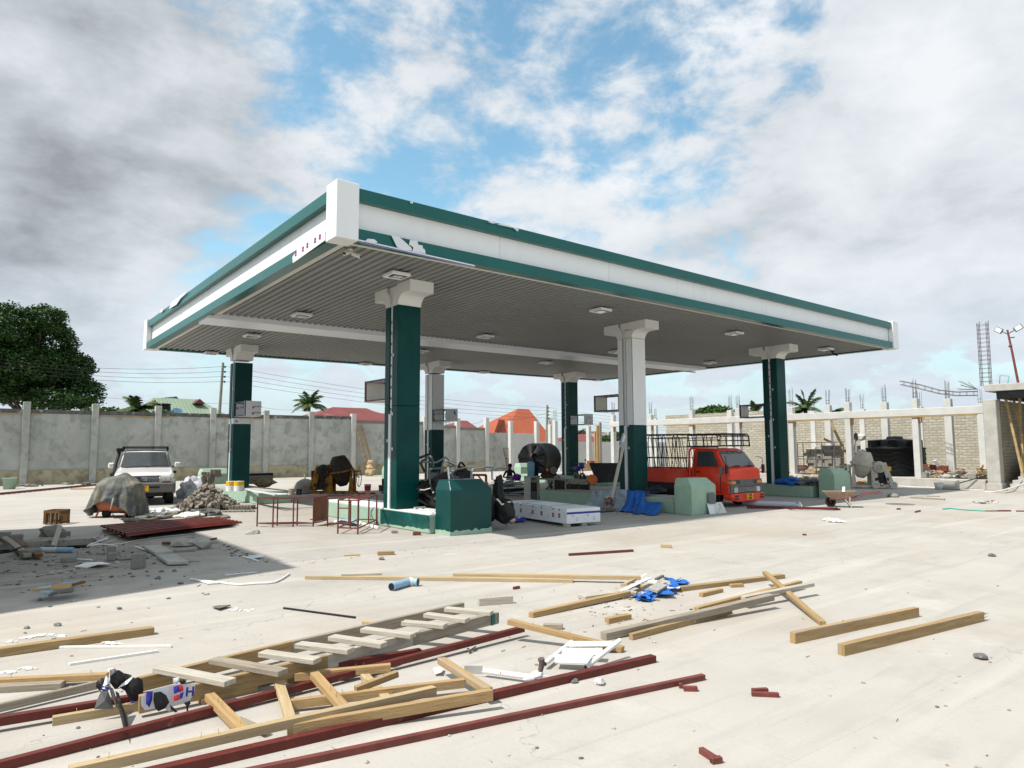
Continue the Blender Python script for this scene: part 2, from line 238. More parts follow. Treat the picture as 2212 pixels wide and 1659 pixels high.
# ------------------------------------------------------------------ builders
IDM = Matrix.Identity(4)
class MB:
    def __init__(s, T=None): s.v = []; s.f = []; s.mi = []; s.uv = []; s.T = T or IDM; s.sm = []
    def add(s, vs, fs, m=0, uvs=None, smooth=False):
        b = len(s.v); s.v += [s.T @ Vector(p) for p in vs]
        for i, f in enumerate(fs):
            s.f.append([b+k for k in f]); s.mi.append(m); s.sm.append(smooth)
            s.uv.append(uvs[i] if uvs else [(vs[k][0]+vs[k][2]*.3, vs[k][1]+vs[k][2]) for k in f])
        return s
    def box(s, c, d, m=0, rot=None, taper=1.0):
        c = Vector(c); h = Vector(d)/2; la = max(range(3), key=lambda i: d[i]); ot = [i for i in range(3) if i != la]; ou = R_.uniform(0, 50)
        co = []
        for z in (-1, 1):
            k = taper if z > 0 else 1
            for x, y in ((-1,-1),(1,-1),(1,1),(-1,1)): co.append(Vector((x*h.x*k, y*h.y*k, z*h.z)))
        fs = [(3,2,1,0),(4,5,6,7),(0,1,5,4),(1,2,6,5),(2,3,7,6),(3,0,4,7)]
        uvs = [[(co[k][la]+ou, co[k][ot[0]]+co[k][ot[1]]+ou) for k in f] for f in fs]
        if rot is not None: co = [rot @ p for p in co]
        return s.add([c+p for p in co], fs, m, uvs)
    def bb(s, a, b, m=0):   # box from two corners
        a = Vector(a); b = Vector(b); return s.box((a+b)/2, [abs(k) for k in (b-a)], m)
    def bar(s, p0, p1, wd, ht, m=0, roll=0., up=(0,0,1)):
        p0 = Vector(p0); p1 = Vector(p1); d = p1-p0; X = d.normalized(); U = Vector(up)
        if abs(X.dot(U)) > .98: U = Vector((0, 1, 0))
        Y = U.cross(X).normalized(); Z = X.cross(Y)
        r = Matrix((X, Y, Z)).transposed() @ Matrix.Rotation(roll, 3, 'X')
        return s.box((p0+p1)/2, (d.length, wd, ht), m, r)
    def tube(s, pts, r, n=8, m=0, caps=True, hollow=0, r1=None):
        pts = [Vector(p) for p in pts]; k = len(pts); rings = []; U = None
        for i, p in enumerate(pts):
            d = (pts[min(i+1, k-1)]-pts[max(i-1, 0)]).normalized()
            if U is None: U = Vector((0, 0, 1)) if abs(d.z) < .9 else Vector((1, 0, 0))
            A = d.cross(U).normalized(); B = d.cross(A).normalized(); U = -B if False else A.cross(d)
            rr = r if r1 is None else r+(r1-r)*i/(k-1)
            rings.append([p+A*rr*cos(2*pi*j/n)+B*rr*sin(2*pi*j/n) for j in range(n)])
        vs = [q for g in rings for q in g]; fs = []; uvs = []
        for i in range(k-1):
            for j in range(n):
                fs.append((i*n+j, i*n+(j+1) % n, (i+1)*n+(j+1) % n, (i+1)*n+j)); uvs.append([(i*.3, j*.05)]*4)
        s.add(vs, fs, m, uvs, True)
        if caps and not hollow: s.add(rings[0], [tuple(range(n))[::-1]], m); s.add(rings[-1], [tuple(range(n))], m)
        return s
    def cyl(s, c, r, h, n=20, m=0, axis='Z', r2=None):
        a = dict(X=Vector((1,0,0)), Y=Vector((0,1,0)), Z=Vector((0,0,1)))[axis]; c = Vector(c)
        return s.tube([c-a*h/2, c+a*h/2], r, n, m, True, 0, r2)
    def lathe(s, prof, c=(0,0,0), n=24, m=0, axis=None, smooth=True, caps=False):
        c = Vector(c); X, Y, Z = (Vector((1,0,0)), Vector((0,1,0)), Vector((0,0,1)))
        if axis is not None:
            Z = Vector(axis).normalized(); X = Z.orthogonal().normalized(); Y = Z.cross(X)
        vs = [c+X*r*cos(2*pi*j/n)+Y*r*sin(2*pi*j/n)+Z*z for r, z in prof for j in range(n)]
        fs = [(i*n+j, i*n+(j+1) % n, (i+1)*n+(j+1) % n, (i+1)*n+j) for i in range(len(prof)-1) for j in range(n)]
        s.add(vs, fs, m, None, smooth)
        if caps: s.add(vs[:n], [tuple(range(n))[::-1]], m); s.add(vs[-n:], [tuple(range(n))], m)
        return s
    def prism(s, poly, h0, h1, m=0, plane='XY'):   # polygon extruded
        def P(a, b, h): return dict(XY=(a,b,h), YZ=(h,a,b), XZ=(a,h,b))[plane]
        n = len(poly); vs = [P(a, b, h0) for a, b in poly]+[P(a, b, h1) for a, b in poly]
        fs = [tuple(range(n))[::-1], tuple(range(n, 2*n))]+[(i, (i+1) % n, n+(i+1) % n, n+i) for i in range(n)]
        return s.add(vs, fs, m)
    def rock(s, c, r, m=0, sq=(1,1,.7), seed=0, sub=1, jag=.35):
        bm = bmesh.new(); bmesh.ops.create_icosphere(bm, subdivisions=sub, radius=1)
        c = Vector(c); rr = random.Random(seed*7919+13); a = rr.uniform(0, 6.28)
        vs = []
        for v in bm.verts:
            k = 1+jag*mnoise.noise(v.co*1.4+Vector((seed*3.7, seed, 0)))*1.6
            q = Vector((v.co.x*r*sq[0]*k, v.co.y*r*sq[1]*k, v.co.z*r*sq[2]*k)); vs.append(c+Matrix.Rotation(a, 3, 'Z') @ q)
        fs = [[v.index for v in f.verts] for f in bm.faces]; bm.free(); return s.add(vs, fs, m)
    def build(s, name, mats, parent=None, bevel=0, solid=0, weld=False, sub=0):
        if not isinstance(mats, (list, tuple)): mats = [mats]
        me = bpy.data.meshes.new(name)
        if parent is not None:
            org = WLOC[parent.name]
        else:
            xs = [p.x for p in s.v]; ys = [p.y for p in s.v]; zs = [p.z for p in s.v]; org = Vector(((min(xs)+max(xs))/2, (min(ys)+max(ys))/2, min(zs)))
        me.from_pydata([p-org for p in s.v], [], s.f)
        for mname in mats: me.materials.append(M[mname])
        ul = me.uv_layers.new(name='UVMap'); li = 0
        dat = []
        for f, u in zip(s.f, s.uv):
            for k in range(len(f)): dat += [u[k][0], u[k][1]]
        ul.data.foreach_set('uv', dat)
        me.polygons.foreach_set('material_index', s.mi); me.polygons.foreach_set('use_smooth', s.sm)
        me.validate(); me.update()
        if bevel or weld:
            bm = bmesh.new(); bm.from_mesh(me)
            if weld: bmesh.ops.remove_doubles(bm, verts=bm.verts, dist=1e-4)
            bmesh.ops.recalc_face_normals(bm, faces=bm.faces)
            if bevel:
                ed = [e_ for e_ in bm.edges if len(e_.link_faces) == 2 and e_.calc_face_angle(0) > .6]
                bmesh.ops.bevel(bm, geom=ed, offset=bevel, segments=1, affect='EDGES', clamp_overlap=True)
            bm.to_mesh(me); bm.free()
        o = bpy.data.objects.new(name, me); COL.objects.link(o)
        if parent is not None: o.parent = parent
        else: o.location = org
        WLOC[o.name] = org
        if solid: md = o.modifiers.new('thickness', 'SOLIDIFY'); md.thickness = solid; md.offset = 0
        if sub: md = o.modifiers.new('smooth', 'SUBSURF'); md.levels = sub; md.render_levels = sub
        return o
WLOC = {}
def tag(o, label, cat, group=None):
    o['label'] = label; o['category'] = cat
    if group: o['group'] = group
    return o
def stru(o, kind='structure'): o['kind'] = kind; return o
def thing(name, label, cat, loc, group=None):
    o = bpy.data.objects.new(name, None); COL.objects.link(o); o.location = loc; WLOC[o.name] = Vector(loc); o.empty_display_size = .2
    return tag(o, label, cat, group)
def copy_tree(o, parent=None, label=None):
    c = o.copy(); COL.objects.link(c); c.parent = parent; WLOC[c.name] = WLOC[o.name].copy()
    for ch in [k for k in bpy.data.objects if k.parent == o]: copy_tree(ch, c)
    if label: c['label'] = label
    return c
def frame(loc, yaw): return Matrix.Translation(Vector(loc)) @ Matrix.Rotation(yaw, 4, 'Z')
def text(name, s, size, T, mt, parent, bold=.0):
    cu = bpy.data.curves.new(name, 'FONT'); cu.body = s; cu.size = size; cu.extrude = .001; cu.offset = bold; cu.align_x = 'CENTER'; cu.align_y = 'CENTER'
    to = bpy.data.objects.new(name, cu); COL.objects.link(to); bpy.context.view_layer.update()
    me = bpy.data.meshes.new_from_object(to.evaluated_get(bpy.context.evaluated_depsgraph_get())); bpy.data.objects.remove(to)
    me.transform(Matrix.Translation(-WLOC[parent.name]) @ T); me.materials.clear(); me.materials.append(M[mt])
    o = bpy.data.objects.new(name, me); COL.objects.link(o); o.parent = parent; WLOC[o.name] = WLOC[parent.name]; return o
def axes(o, x, y):   # matrix whose X, Y lie in a surface
    x = Vector(x).normalized(); y = Vector(y).normalized(); z = x.cross(y); m = Matrix((x, y, z)).transposed().to_4x4(); m.translation = Vector(o); return m
def logo(mb, o, x, y, s, mr=1, mbl=2):   # four slanting panes, red and blue
    o = Vector(o); x = Vector(x).normalized(); y = Vector(y).normalized(); z = x.cross(y)*.003
    for i in (0, 1):
        for j in (0, 1):
            a = o+z+x*(i*.53-.5)*s+y*(j*.53-.5)*s*1.2+y*(i*-.08)*s
            q = [a, a+x*.46*s-y*.05*s, a+x*.46*s+y*.5*s, a+y*.56*s]
            mb.add(q, [(0,1,2,3)], mr if (i+j) % 2 else mbl)
def mark(mb, o, x, y, s, mi):   # faint round stamp as a ring
    o = Vector(o); x = Vector(x).normalized(); y = Vector(y).normalized(); z = x.cross(y)*.003; n = 14
    vs = [o+z+(x*cos(2*pi*k/n)*.75+y*sin(2*pi*k/n))*s*r for r in (.5, .42) for k in range(n)]
    mb.add(vs, [(k, (k+1) % n, n+(k+1) % n, n+k) for k in range(n)], mi)
# ================================================================== ground, trench, apron
pit = [G('c6',-700,950), G('c6',650,892), G('c6',1430,864), G('c6',1700,790), G('c6',1530,700), G('c6',380,765), G('c6',-700,842)]
bm = bmesh.new(); S = 900
outer = [bm.verts.new(p) for p in ((-S,-60,0),(S,-60,0),(S,S,0),(-S,S,0))]
inner = [bm.verts.new((p.x, p.y, 0)) for p in pit]
eds = [bm.edges.new((outer[i], outer[(i+1) % 4])) for i in range(4)]+[bm.edges.new((inner[i], inner[(i+1) % len(inner)])) for i in range(len(inner))]
bmesh.ops.triangle_fill(bm, use_beauty=True, use_dissolve=False, edges=eds)
bmesh.ops.recalc_face_normals(bm, faces=bm.faces)
for f in bm.faces:
    if f.normal.z < 0: f.normal_flip()
me = bpy.data.meshes.new('ground'); bm.to_mesh(me); bm.free(); me.materials.append(M['ground'])
gr = bpy.data.objects.new('ground', me); COL.objects.link(gr); stru(gr)
b = MB(); n = len(pit)
rim = [(p.x, p.y, 0) for p in pit]; mid_ = [(p.x, p.y, -.13) for p in pit]
b.add(rim+mid_, [(i, (i+1) % n, n+(i+1) % n, n+i) for i in range(n)], 0)
cx_ = sum(p.x for p in pit)/n; cy_ = sum(p.y for p in pit)/n
und = [(cx_+(p.x-cx_)*1.04, cy_+(p.y-cy_)*1.25, -.13) for p in pit]; bot = [(x, y, -.75) for x, y, z in und]
b.add(mid_+und, [(i, n+i, n+(i+1) % n, (i+1) % n) for i in range(n)], 1)
b.add(und+bot, [(i, (i+1) % n, n+(i+1) % n, n+i) for i in range(n)], 1); b.add(bot, [tuple(range(n))], 1)
M['soil'] = mat('dark soil', (.07,.06,.05), .95, .3, 5)
stru(b.build('trench', ['conc', 'soil']))
b = MB(); ax0, ax1, ay0, ay1 = 4.28, 29.6, 11.66, 31.5
b.add([(ax0,ay0,.002),(ax1,ay0-.75,.002),(ax1,ay1,.002),(ax0,ay1,.002),(ax0+.09,ay0+.09,.04),(ax1-.09,ay0-.66,.04),(ax1-.09,ay1-.09,.04),(ax0+.09,ay1-.09,.04)], [(4,5,6,7),(0,1,5,4),(1,2,6,5),(2,3,7,6),(3,0,4,7)], 0)
stru(b.build('forecourt_slab', 'apron'))
# ================================================================== canopy
X0, X1, Y0, Y1, Z0, Z1 = 5.42, 30.05, 12.03, 29.1, 5.93, 7.03
ZI = .46
def sag(x, y): return -.22*max(0, (y-Y0))/(Y1-Y0)*max(0, 1-(x-X0)/(X1-X0))
class CB(MB):   # canopy pieces follow the slight fall of the roof
    def build(s, *a, **k):
        s.v = [Vector((p.x, p.y, p.z+sag(p.x, p.y))) if p.z > 5.3 else p for p in s.v]; return MB.build(s, *a, **k)
can = thing('petrol_station_canopy', 'huge flat canopy on six columns with white and dark green fascia over the fuelling islands', 'canopy', (17.7, 20.6, 0))
# ribbed soffit: trapezoid ribs running front to back
def soffit(ya, yb, name):
    b = CB(); pitch = .2; x = X0+.12; row = []
    while x < X1-.2:
        row += [(x, Z0+.04), (x+.09, Z0+.04), (x+.105, Z0+.085), (x+.185, Z0+.085)]; x += pitch
    ys = [ya, (ya+yb)/2, yb]; vs = [(a, y, z) for y in ys for a, z in row]; k = len(row)
    b.add(vs, [(j*k+i, (j+1)*k+i, (j+1)*k+i+1, j*k+i+1) for j in range(2) for i in range(k-1)], 0)
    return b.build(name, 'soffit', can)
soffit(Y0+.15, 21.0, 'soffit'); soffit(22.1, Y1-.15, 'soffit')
b = CB(); b.bb((X0+.15, 20.98, Z0-.10), (X1-.6, 22.12, Z0+.12)); 
b.build('gutter_box', 'gutter', can, bevel=.01)
b = CB(); b.bb((X1-.6, 21.0, Z0-.02), (X1-.1, 21.05, Z0+.1)); b.bb((X1-1.6, 22.0, Z0-.12), (X1-.05, 22.1, Z0-.08), 1); b.build('gutter_end', ['steel', 'blue'], can)
b = CB(); b.bb((X0+.1, Y0+.1, Z1-.28), (X1-.1, Y1-.1, Z1-.2)); b.build('roof_deck', 'steel', can)
# fascia
def fascia(p0, p1, nrm, lo, hi, patches=()):
    p0 = Vector(p0); p1 = Vector(p1); nrm = Vector(nrm); d = (p1-p0).normalized(); Ln = (p1-p0).length
    def seg(a, bb_, z0, z1, off0, off1, mt, name, mi=0, bev=.006):
        q = CB(); A = p0+d*a-nrm*off0; B = p0+d*bb_-nrm*off1
        q.bb((A.x, A.y, z0), (B.x, B.y, z1)); return q.build(name, mt, can, bevel=bev)
    k = 0; a = lo
    while a < Ln-hi-.05:      # white panels in cassettes with open joints
        e_ = min(a+3.6, Ln-hi)
        seg(a+.004, e_-.004, Z0+.22, Z0+.80, .16, .20, 'white', 'fascia_panel'); a = e_
    seg(lo-.02, Ln-hi+.02, Z0+.79, Z1-.06, 0.02, .28, 'teal', 'upper_band')
    seg(lo-.02, Ln-hi+.02, Z0-.01, Z0+.23, 0.02, .28, 'teal', 'lower_band')
fascia((X0,Y0,0), (X1,Y0,0), (0,-1,0), .44, .48)
fascia((X0,Y0,0), (X0,Y1,0), (-1,0,0), .44, .5)
fascia((X0,Y1,0), (X1,Y1,0), (0,1,0), .44, .48)
fascia((X1,Y0,0), (X1,Y1,0), (1,0,0), .44, .5)
for (cx0, cy0, sx, sy) in ((X0-.03,Y0-.03,1,1),(X1+.03,Y0-.03,-1,1),(X0-.03,Y1+.03,1,-1),(X1+.03,Y1+.03,-1,-1)):
    q = CB(); q.bb((cx0, cy0, Z0-.03), (cx0+sx*.47, cy0+sy*.47, Z1)); q.build('corner_box', 'white', can, bevel=.008)
# cream trim under the lower band
q = CB(); q.bb((X0+.44, Y0+.27, Z0+.005), (X1-.44, Y0+.42, Z0+.03)); q.bb((X0+.27, Y0+.44, Z0+.005), (X0+.42, Y1-.44, Z0+.03)); q.build('soffit_trim', 'cream', can)
# torn protective film left on the bands
def film(poly, plane, off, logos=()):
    q = CB(); n = len(poly)
    if plane == 'F': vs = [(x, Y0-.026-off, z) for x, z in poly]; 
    else: vs = [(X0-.026-off, y, z) for y, z in poly]
    bk = [(x, Y0-.021, z) if plane == 'F' else (X0-.021, x, z) for x, z in poly]
    q.add(vs+bk, [tuple(range(n)) if plane == 'F' else tuple(range(n))[::-1]]+[(i, (i+1) % n, n+(i+1) % n, n+i) for i in range(n)])
    for (a, z, s) in logos:
        if plane == 'F': logo(q, (a, Y0-.027-off, z), (1,0,0), (0,0,1), s)
        else: logo(q, (X0-.027-off, a, z), (0,-1,0), (0,0,1), s)
    return q.build('torn_film', ['film', 'red', 'blue'], can)
def bz(x, y): p = onY('b7', x, y, Y0); return (p.x, p.z)
def lz(x, y): p = onX('b7', x, y, X0); return (p.y, p.z)
film([bz(*p) for p in [(675,715),(700,690),(760,695),(792,722),(780,730),(690,722)]], 'F', .004)
film([bz(*p) for p in [(918,652),(1000,678),(1105,772),(1118,800),(1030,795),(975,770),(940,700)]], 'F', .004)
film([bz(*p) for p in [(1095,702),(1165,712),(1170,745),(1212,755),(1214,780),(1232,790),(1240,830),(1120,808),(1125,770),(1085,742)]], 'F', .004, [])
film([bz(*p) for p in [(1820,530),(1880,528),(1905,545),(1860,548)]], 'F', .004); film([bz(*p) for p in [(1905,552),(2000,560),(2110,600),(2098,622),(2060,590),(1930,562)]], 'F', .004); film([bz(*p) for p in [(1098,345),(1125,347),(1120,362),(1100,360)]], 'F', .004)
film([lz(*p) for p in [(322,625),(322,700),(20,905),(15,850),(60,780),(150,715),(250,660)]], 'L', .004, [(lz(274,662)[0], lz(274,665)[1], .09), (lz(230,695)[0], lz(230,697)[1], .09), (lz(157,742)[0], lz(157,742)[1], .09), (lz(116,775)[0], lz(116,775)[1], .09), (lz(48,815)[0], lz(48,815)[1], .09)])
p = lambda x, y: (onX('b8', x, y, X0).y, onX('b8', x, y, X0).z+.12)
zt = Z1-.06
film([(25.2,zt-.16),(24.9,zt+.015),(22.9,zt+.012),(23.1,zt-.05),(23.7,zt-.08),(24.2,zt-.19)], 'L', .004); film([(26.6,zt-.06),(26.5,zt+.01),(26.0,zt+.01),(26.2,zt-.08)], 'L', .004)
# hanging edge strip near the corner
q = CB(); q.bar((X0+.45, Y0-.01, Z0-.02), (X0+3.2, Y0-.02, Z0-.075), .012, .05, 0); q.bar((X0+.45, Y0-.018, Z0-.035), (X0+3.2, Y0-.028, Z0-.09), .004, .016, 1); q.build('loose_trim', ['film', 'blue'], can)
# ceiling lamps
first = None
for yy in (13.8, 19.4, 23.75, 28.6):
    for xx in (7.7, 14.4, 21.1, 27.55):
        if first is None:
            q = CB(); q.bb((xx-.24,yy-.24,Z0-.055),(xx+.24,yy+.24,Z0+.02)); fr = q.build('ceiling_lamp', 'white', can, bevel=.012)
            WLOC[fr.name] = Vector((0,0,0)); fr.data.transform(Matrix.Translation(-Vector((xx,yy,0))+Vector((17.7,20.6,0)))); fr.location = Vector((xx,yy,0))-Vector((17.7,20.6,0))
            q = MB(); q.box((0,0,Z0-.066), (.37,.37,.022)); q.box((0,0,Z0-.081), (.24,.24,.010), 1); bz_ = q.build('lamp_glass', ['blackp', 'lens'], fr); WLOC[bz_.name] = Vector((0,0,0)); first = (fr, bz_)
            fr.location.z = sag(xx, yy)
        else:
            c = first[0].copy(); COL.objects.link(c); c.location = Vector((xx,yy,0))-Vector((17.7,20.6,0)); c.location.z = sag(xx, yy); g = first[1].copy(); COL.objects.link(g); g.parent = c
# cameras under two corners
for nm, (cx_, cy_, dark) in dict(a=(X0+.62, Y0+.75, 0), b=(X1-1.1, Y0+2.2, 1)).items():
    q = CB(); q.lathe([(.0,0),(.075,0),(.075,.04),(.0,.04)], (cx_, cy_, Z0-.01), 14)
    for dx, dy in ((-.12,-.06),(.12,-.05)):
        q.tube([(cx_, cy_, Z0-.03), (cx_+dx*.5, cy_+dy, Z0-.06)], .022, 8); q.tube([(cx_+dx*.4, cy_+dy*.6, Z0-.06), (cx_+dx*1.5, cy_+dy*2.6, Z0-.13)], .042, 12); 
        a = Vector((cx_+dx*1.5, cy_+dy*2.6, Z0-.13)); q.tube([a, a+Vector((dx*.04, dy*.06, -.006))], .034, 12, 1)
    q.build('security_camera', ['blackp' if dark else 'cream', 'blackp'], can)
# columns
CW, CD = .645, .63
cols = {}
def column(x, y, cols_z, box, key, stripmarks=False, pipez=3.0):
    """two facing shells with a pipe in the gap; the head flares out front and back"""
    T0 = 5.46
    q = CB()
    for (z0, z1, mi) in cols_z:
        for (a, bb_) in ((0, .27), (.40, CD)):
            q.bb((x, y+a, z0), (x+CW, y+bb_, z1-.003), mi)
        q.bb((x+.05, y+.25, z0), (x+CW-.03, y+.42, z1-.003), 2)
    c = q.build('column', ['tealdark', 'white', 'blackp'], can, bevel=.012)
    # capital profile in (y, z), extruded in x
    q = CB(); zt = Z0+.05
    for sgn, yb, yi in ((-1, y, y+.27), (1, y+CD, y+.40)):
        pr = [(yi, T0), (yb, T0)]
        for k in range(1, 8):
            a = k/7*pi/2; pr.append((yb+sgn*.26*(1-cos(a)), T0+.24*sin(a)))
        pr += [(yb+sgn*.58, T0+.24), (yb+sgn*.58, zt), (yi+sgn*.02, zt)]
        # inner side curves away from the gap too
        inn = []
        for k in range(7, 0, -1):
            a = k/7*pi/2; inn.append((yi+sgn*.20*(1-cos(a)), T0+.40*sin(a)))
        pr = pr[:-1]+[(yi+sgn*.20, zt)]+inn
        if sgn > 0: pr = pr[::-1]
        n = len(pr); vs = [(x-.006, a, z) for a, z in pr]+[(x+CW+.006, a, z) for a, z in pr]
        q.add(vs, [tuple(range(n)), tuple(range(n, 2*n))[::-1]]+[(i, n+i, n+(i+1) % n, (i+1) % n) for i in range(n)], 0)
    q.bb((x+.06, y+.1, T0), (x+CW-.06, y+CD-.1, zt), 0)
    q.build('capital', 'capwhite', c, weld=True)
    # pipe strip
    q = MB(); q.bb((x-.02, y+.285, ZI), (x+.055, y+.385, pipez)); q.bb((x+.02, y+.30, pipez), (x+.056, y+.37, 5.5), 0)
    if stripmarks:
        for k in range(9): logo(q, (x+.018, y+.335, pipez+.12+k*.27), (0,-1,0), (0,0,1), .05)
    q.build('service_strip', ['film', 'red', 'blue'], c)
    q = MB()
    for zz_, yy_ in ((pipez, .22), (pipez-.65, .45), (4.2, .2), (1.9, .2)): q.box((x-.008, y+yy_, zz_), (.014, .04, .07))
    q.build('film_scrap', 'film', c)
    # hollow sign box towards the middle lane
    if box:
        s = 1 if box > 0 else -1; ya = y+CD if s > 0 else y; yb = ya+s*1.12; z0, z1 = 3.12, 3.66; r = .035
        xa, xb = x+.02, x+CW-.02
        q = MB()
        for xx in (xa, xb-r):
            q.bb((xx, ya, z0), (xx+r, yb, z0+r), 1); q.bb((xx, ya, z1-r), (xx+r, yb, z1), 1); q.bb((xx+.001, yb-s*r, z0+r), (xx+r-.001, yb, z1-r), 1); q.bb((xx+.001, ya, z0+r), (xx+r-.001, ya+s*r, z1-r), 1)
        q.bb((xa-.004, yb, z0-.008), (xb+.004, yb+s*.008, z1+.008), 0)     # outer end panel
        q.bb((xa+r+.002, ya, z1-.008), (xb-r-.002, yb-s*.002, z1+.002), 0); q.bb((xa+.002, ya, z0-.008), (xb-.002, yb-s*.002, z0-.001), 0)
        q.bb((xa+r+.003, yb-s*(r+.006), z0+r), (xb-r-.003, yb-s*(r+.001), z1-r), 2)
        bx = q.build('sign_box', ['film', 'redsteel2' if key == 'A' else 'blackp', 'cream'], c)
        if s < 0:
            q = MB(); yo = yb-.009
            if key == 'E':
                q.bb((xa+.18-.17, yo-.002, z0), (xa+.05, yo, z1), 2)
                for zz_ in (z0+.32, z0+.10): logo(q, (xa+.32, yo-.001, zz_), (1,0,0), (0,0,1), .07)
                mark(q, (xa+.15, yo-.001, z0+.27), (1,0,0), (0,0,1), .04, 2)
                q.build('printed_film', ['film', 'red', 'blue'], bx)
                for zz_ in (z0+.345, z0+.125): text('lettering', 'HUBER A', .075, axes((xa+.50, yo-.002, zz_), (1,0,0), (0,0,1)), 'blackp', bx)
            elif key == 'G':
                for zz_ in (z0+.36, z0+.10): logo(q, (xa+.40, yo-.001, zz_), (1,0,0), (0,0,1), .07)
                q.bar((xa+.12, yo-.003, z0+.02), (xa+.13, yo-.003, z0+.30), .004, .03, 2, up=(0,1,0)); q.bar((xa+.13, yo-.003, z0+.30), (xa+.34, yo-.003, z0+.48), .004, .03, 2, up=(0,1,0))
                q.build('printed_film', ['film', 'red', 'blackp'], bx)
            else:
                q.add([(xa+.42, yo-.002, z0+.50), (xa+.50, yo-.002, z0+.36), (xa+.49, yo-.002, z0+.26), (xa+.42, yo-.002, z0+.33)], [(3,2,1,0)], 2); q.build('torn_hole', ['film', 'red', 'blackp'], bx)
            q = MB(); q.bb((x+.03, y-.012, z0+.04), (x+CW-.03, y-.003, z1-.04)); 
            for zz_ in ((z0+.33,) if key != 'F' else (z0+.34, z0+.1)): logo(q, (x+.12, y-.013, zz_), (1,0,0), (0,0,1), .07)
            q.build('inner_film', ['film', 'red', 'blue'], bx)
            text('lettering', 'HUBER AL', .085, axes((x+.40, y-.016, z0+.36), (1,0,0), (0,0,1)), 'blackp', bx)
    return c
zt_ = 5.46
colA = column(8.282, 14.748, [(ZI, 2.95, 0), (2.95, zt_, 0)], 1, 'A', True, 2.75)
colC = column(16.80, 14.748, [(ZI, 2.62, 0), (2.62, zt_, 1)], 1, 'C', False, 2.62)
colD = column(25.39, 14.748, [(ZI, zt_, 0)], 1, 'D', True, 3.0)
colE = column(8.10, 26.746, [(ZI, 2.85, 0), (2.85, 3.08, 1), (3.08, zt_-.1, 0)], -1, 'E', False, 2.9)
colF = column(16.83, 26.746, [(ZI, 2.75, 0), (2.75, zt_-.05, 1)], -1, 'F', False, 2.75)
colG = column(25.39, 26.746, [(ZI, zt_, 0)], -1, 'G', True, 3.0)
q = MB(); a = colE; yy = 26.746-.006
q.add([(8.105,yy,2.86),(8.27,yy,2.86),(8.33,yy,2.93),(8.40,yy,3.03),(8.74,yy,3.05),(8.74,yy,3.08),(8.105,yy,3.08)], [tuple(range(7))]); logo(q, (8.2,yy-.001,2.96), (1,0,0), (0,0,1), .07); q.build('torn_film', ['film','red','blue'], colE)
text('lettering', 'HUBER ALU', .06, axes((16.795-.004, 14.748+.15, 5.7), (0,-1,0), (0,0,1)), 'blackp', colC)
# ================================================================== islands and end blocks
def island(x0, x1, y0, y1, yb, mt, label, hb, gtop='conc', blocky=True, extra=None, far=False):
    t = thing('pump_island', label, 'pump island', ((x0+x1)/2, (y0+y1)/2, .04))
    q = MB(); q.bb((x0, y0+.6 if not far else y0, .04), (x1, y1, ZI-.012)); q.build('kerb', mt, t, bevel=.02)
    q = MB(); q.bb((x0+.012, (y0+.61) if not far else y0+.012, ZI-.0115), (x1-.012, y1-.012, ZI)); q.build('tiled_top', gtop, t)
    return t
def endblock(t, x0, x1, y0, hb, mt, d=.6):
    c = .17; q = MB(); z0 = .04; zc = hb-c*1.25
    vs = [(x0,y0,z0),(x1,y0,z0),(x1,y0+d,z0),(x0,y0+d,z0),(x0,y0,zc),(x1,y0,zc),(x1,y0+d,zc),(x0,y0+d,zc),(x0+c*.4,y0+c,hb),(x1-c*1.1,y0+c,hb),(x1-c*1.1,y0+d-.02,hb),(x0+c*.4,y0+d-.02,hb)]
    q.add(vs, [(3,2,1,0),(0,1,5,4),(1,2,6,5),(2,3,7,6),(3,0,4,7),(4,5,9,8),(5,6,10,9),(6,7,11,10),(7,4,8,11),(8,9,10,11)])
    return q.build('end_block', mt, t, bevel=.012)
iA = island(8.20, 9.42, 12.52, 18.95, 0, 'palegreen', 'nearest pump island with a dark green painted kerb and tall dark green end block', 1.24, 'white')
endblock(iA, 8.34, 9.45, 12.50, 1.22, 'tealblock')
# fresh dark green coat on the near part of the kerb with a ragged lower edge, and the block's unpainted foot
q = MB(); yy0, yy1 = 13.10, 15.35; n = 24
top = [(8.194, yy0+(yy1-yy0)*k/n+ (.05*mnoise.noise(Vector((k*.7,0,0))) if k == n else 0), ZI-.02) for k in range(n+1)]
bt = [(8.194, yy0+(yy1-yy0)*k/n, .10+.055*mnoise.noise(Vector((k*.45, 3, 0)))+.05*(1-k/n)) for k in range(n+1)]
q.add(top+bt, [(i, n+1+i, n+2+i, i+1) for i in range(n)]); q.build('fresh_paint', 'tealpaint', iA)
q = MB(); n = 30; zf = [.14+.05*mnoise.noise(Vector((k*.5, 9, 0))) for k in range(n+1)]
pts = [(8.334, 13.1-(.6)*k/8) for k in range(9)]+[(8.334+1.12*k/22, 12.494) for k in range(1, 23)]
q.add([(x, y, .04) for x, y in pts]+[(x, y, zf[k]) for k, (x, y) in enumerate(pts)], [(k, k+1, len(pts)+k+1, len(pts)+k) for k in range(len(pts)-1)]); q.build('bare_foot', 'palegreen', iA)
q = MB(); q.bb((8.6,13.3,ZI),(9.2,13.9,ZI+.012)); q.bb((8.35,14.0,ZI+.001),(8.9,14.5,ZI+.011)); q.tube([(8.3,13.2,ZI+.01),(8.6,13.5,ZI+.03),(9.0,13.45,ZI+.06),(9.2,13.2,ZI+.02)], .012, 6); q.box((8.7,14.35,ZI+.05),(.30,.05,.03),1); q.box((8.62,14.35,ZI+.03),(.03,.05,.05),1); q.box((8.8,14.35,ZI+.03),(.03,.05,.05),1)
q.build('loose_tile', ['white', 'conc'], iA)
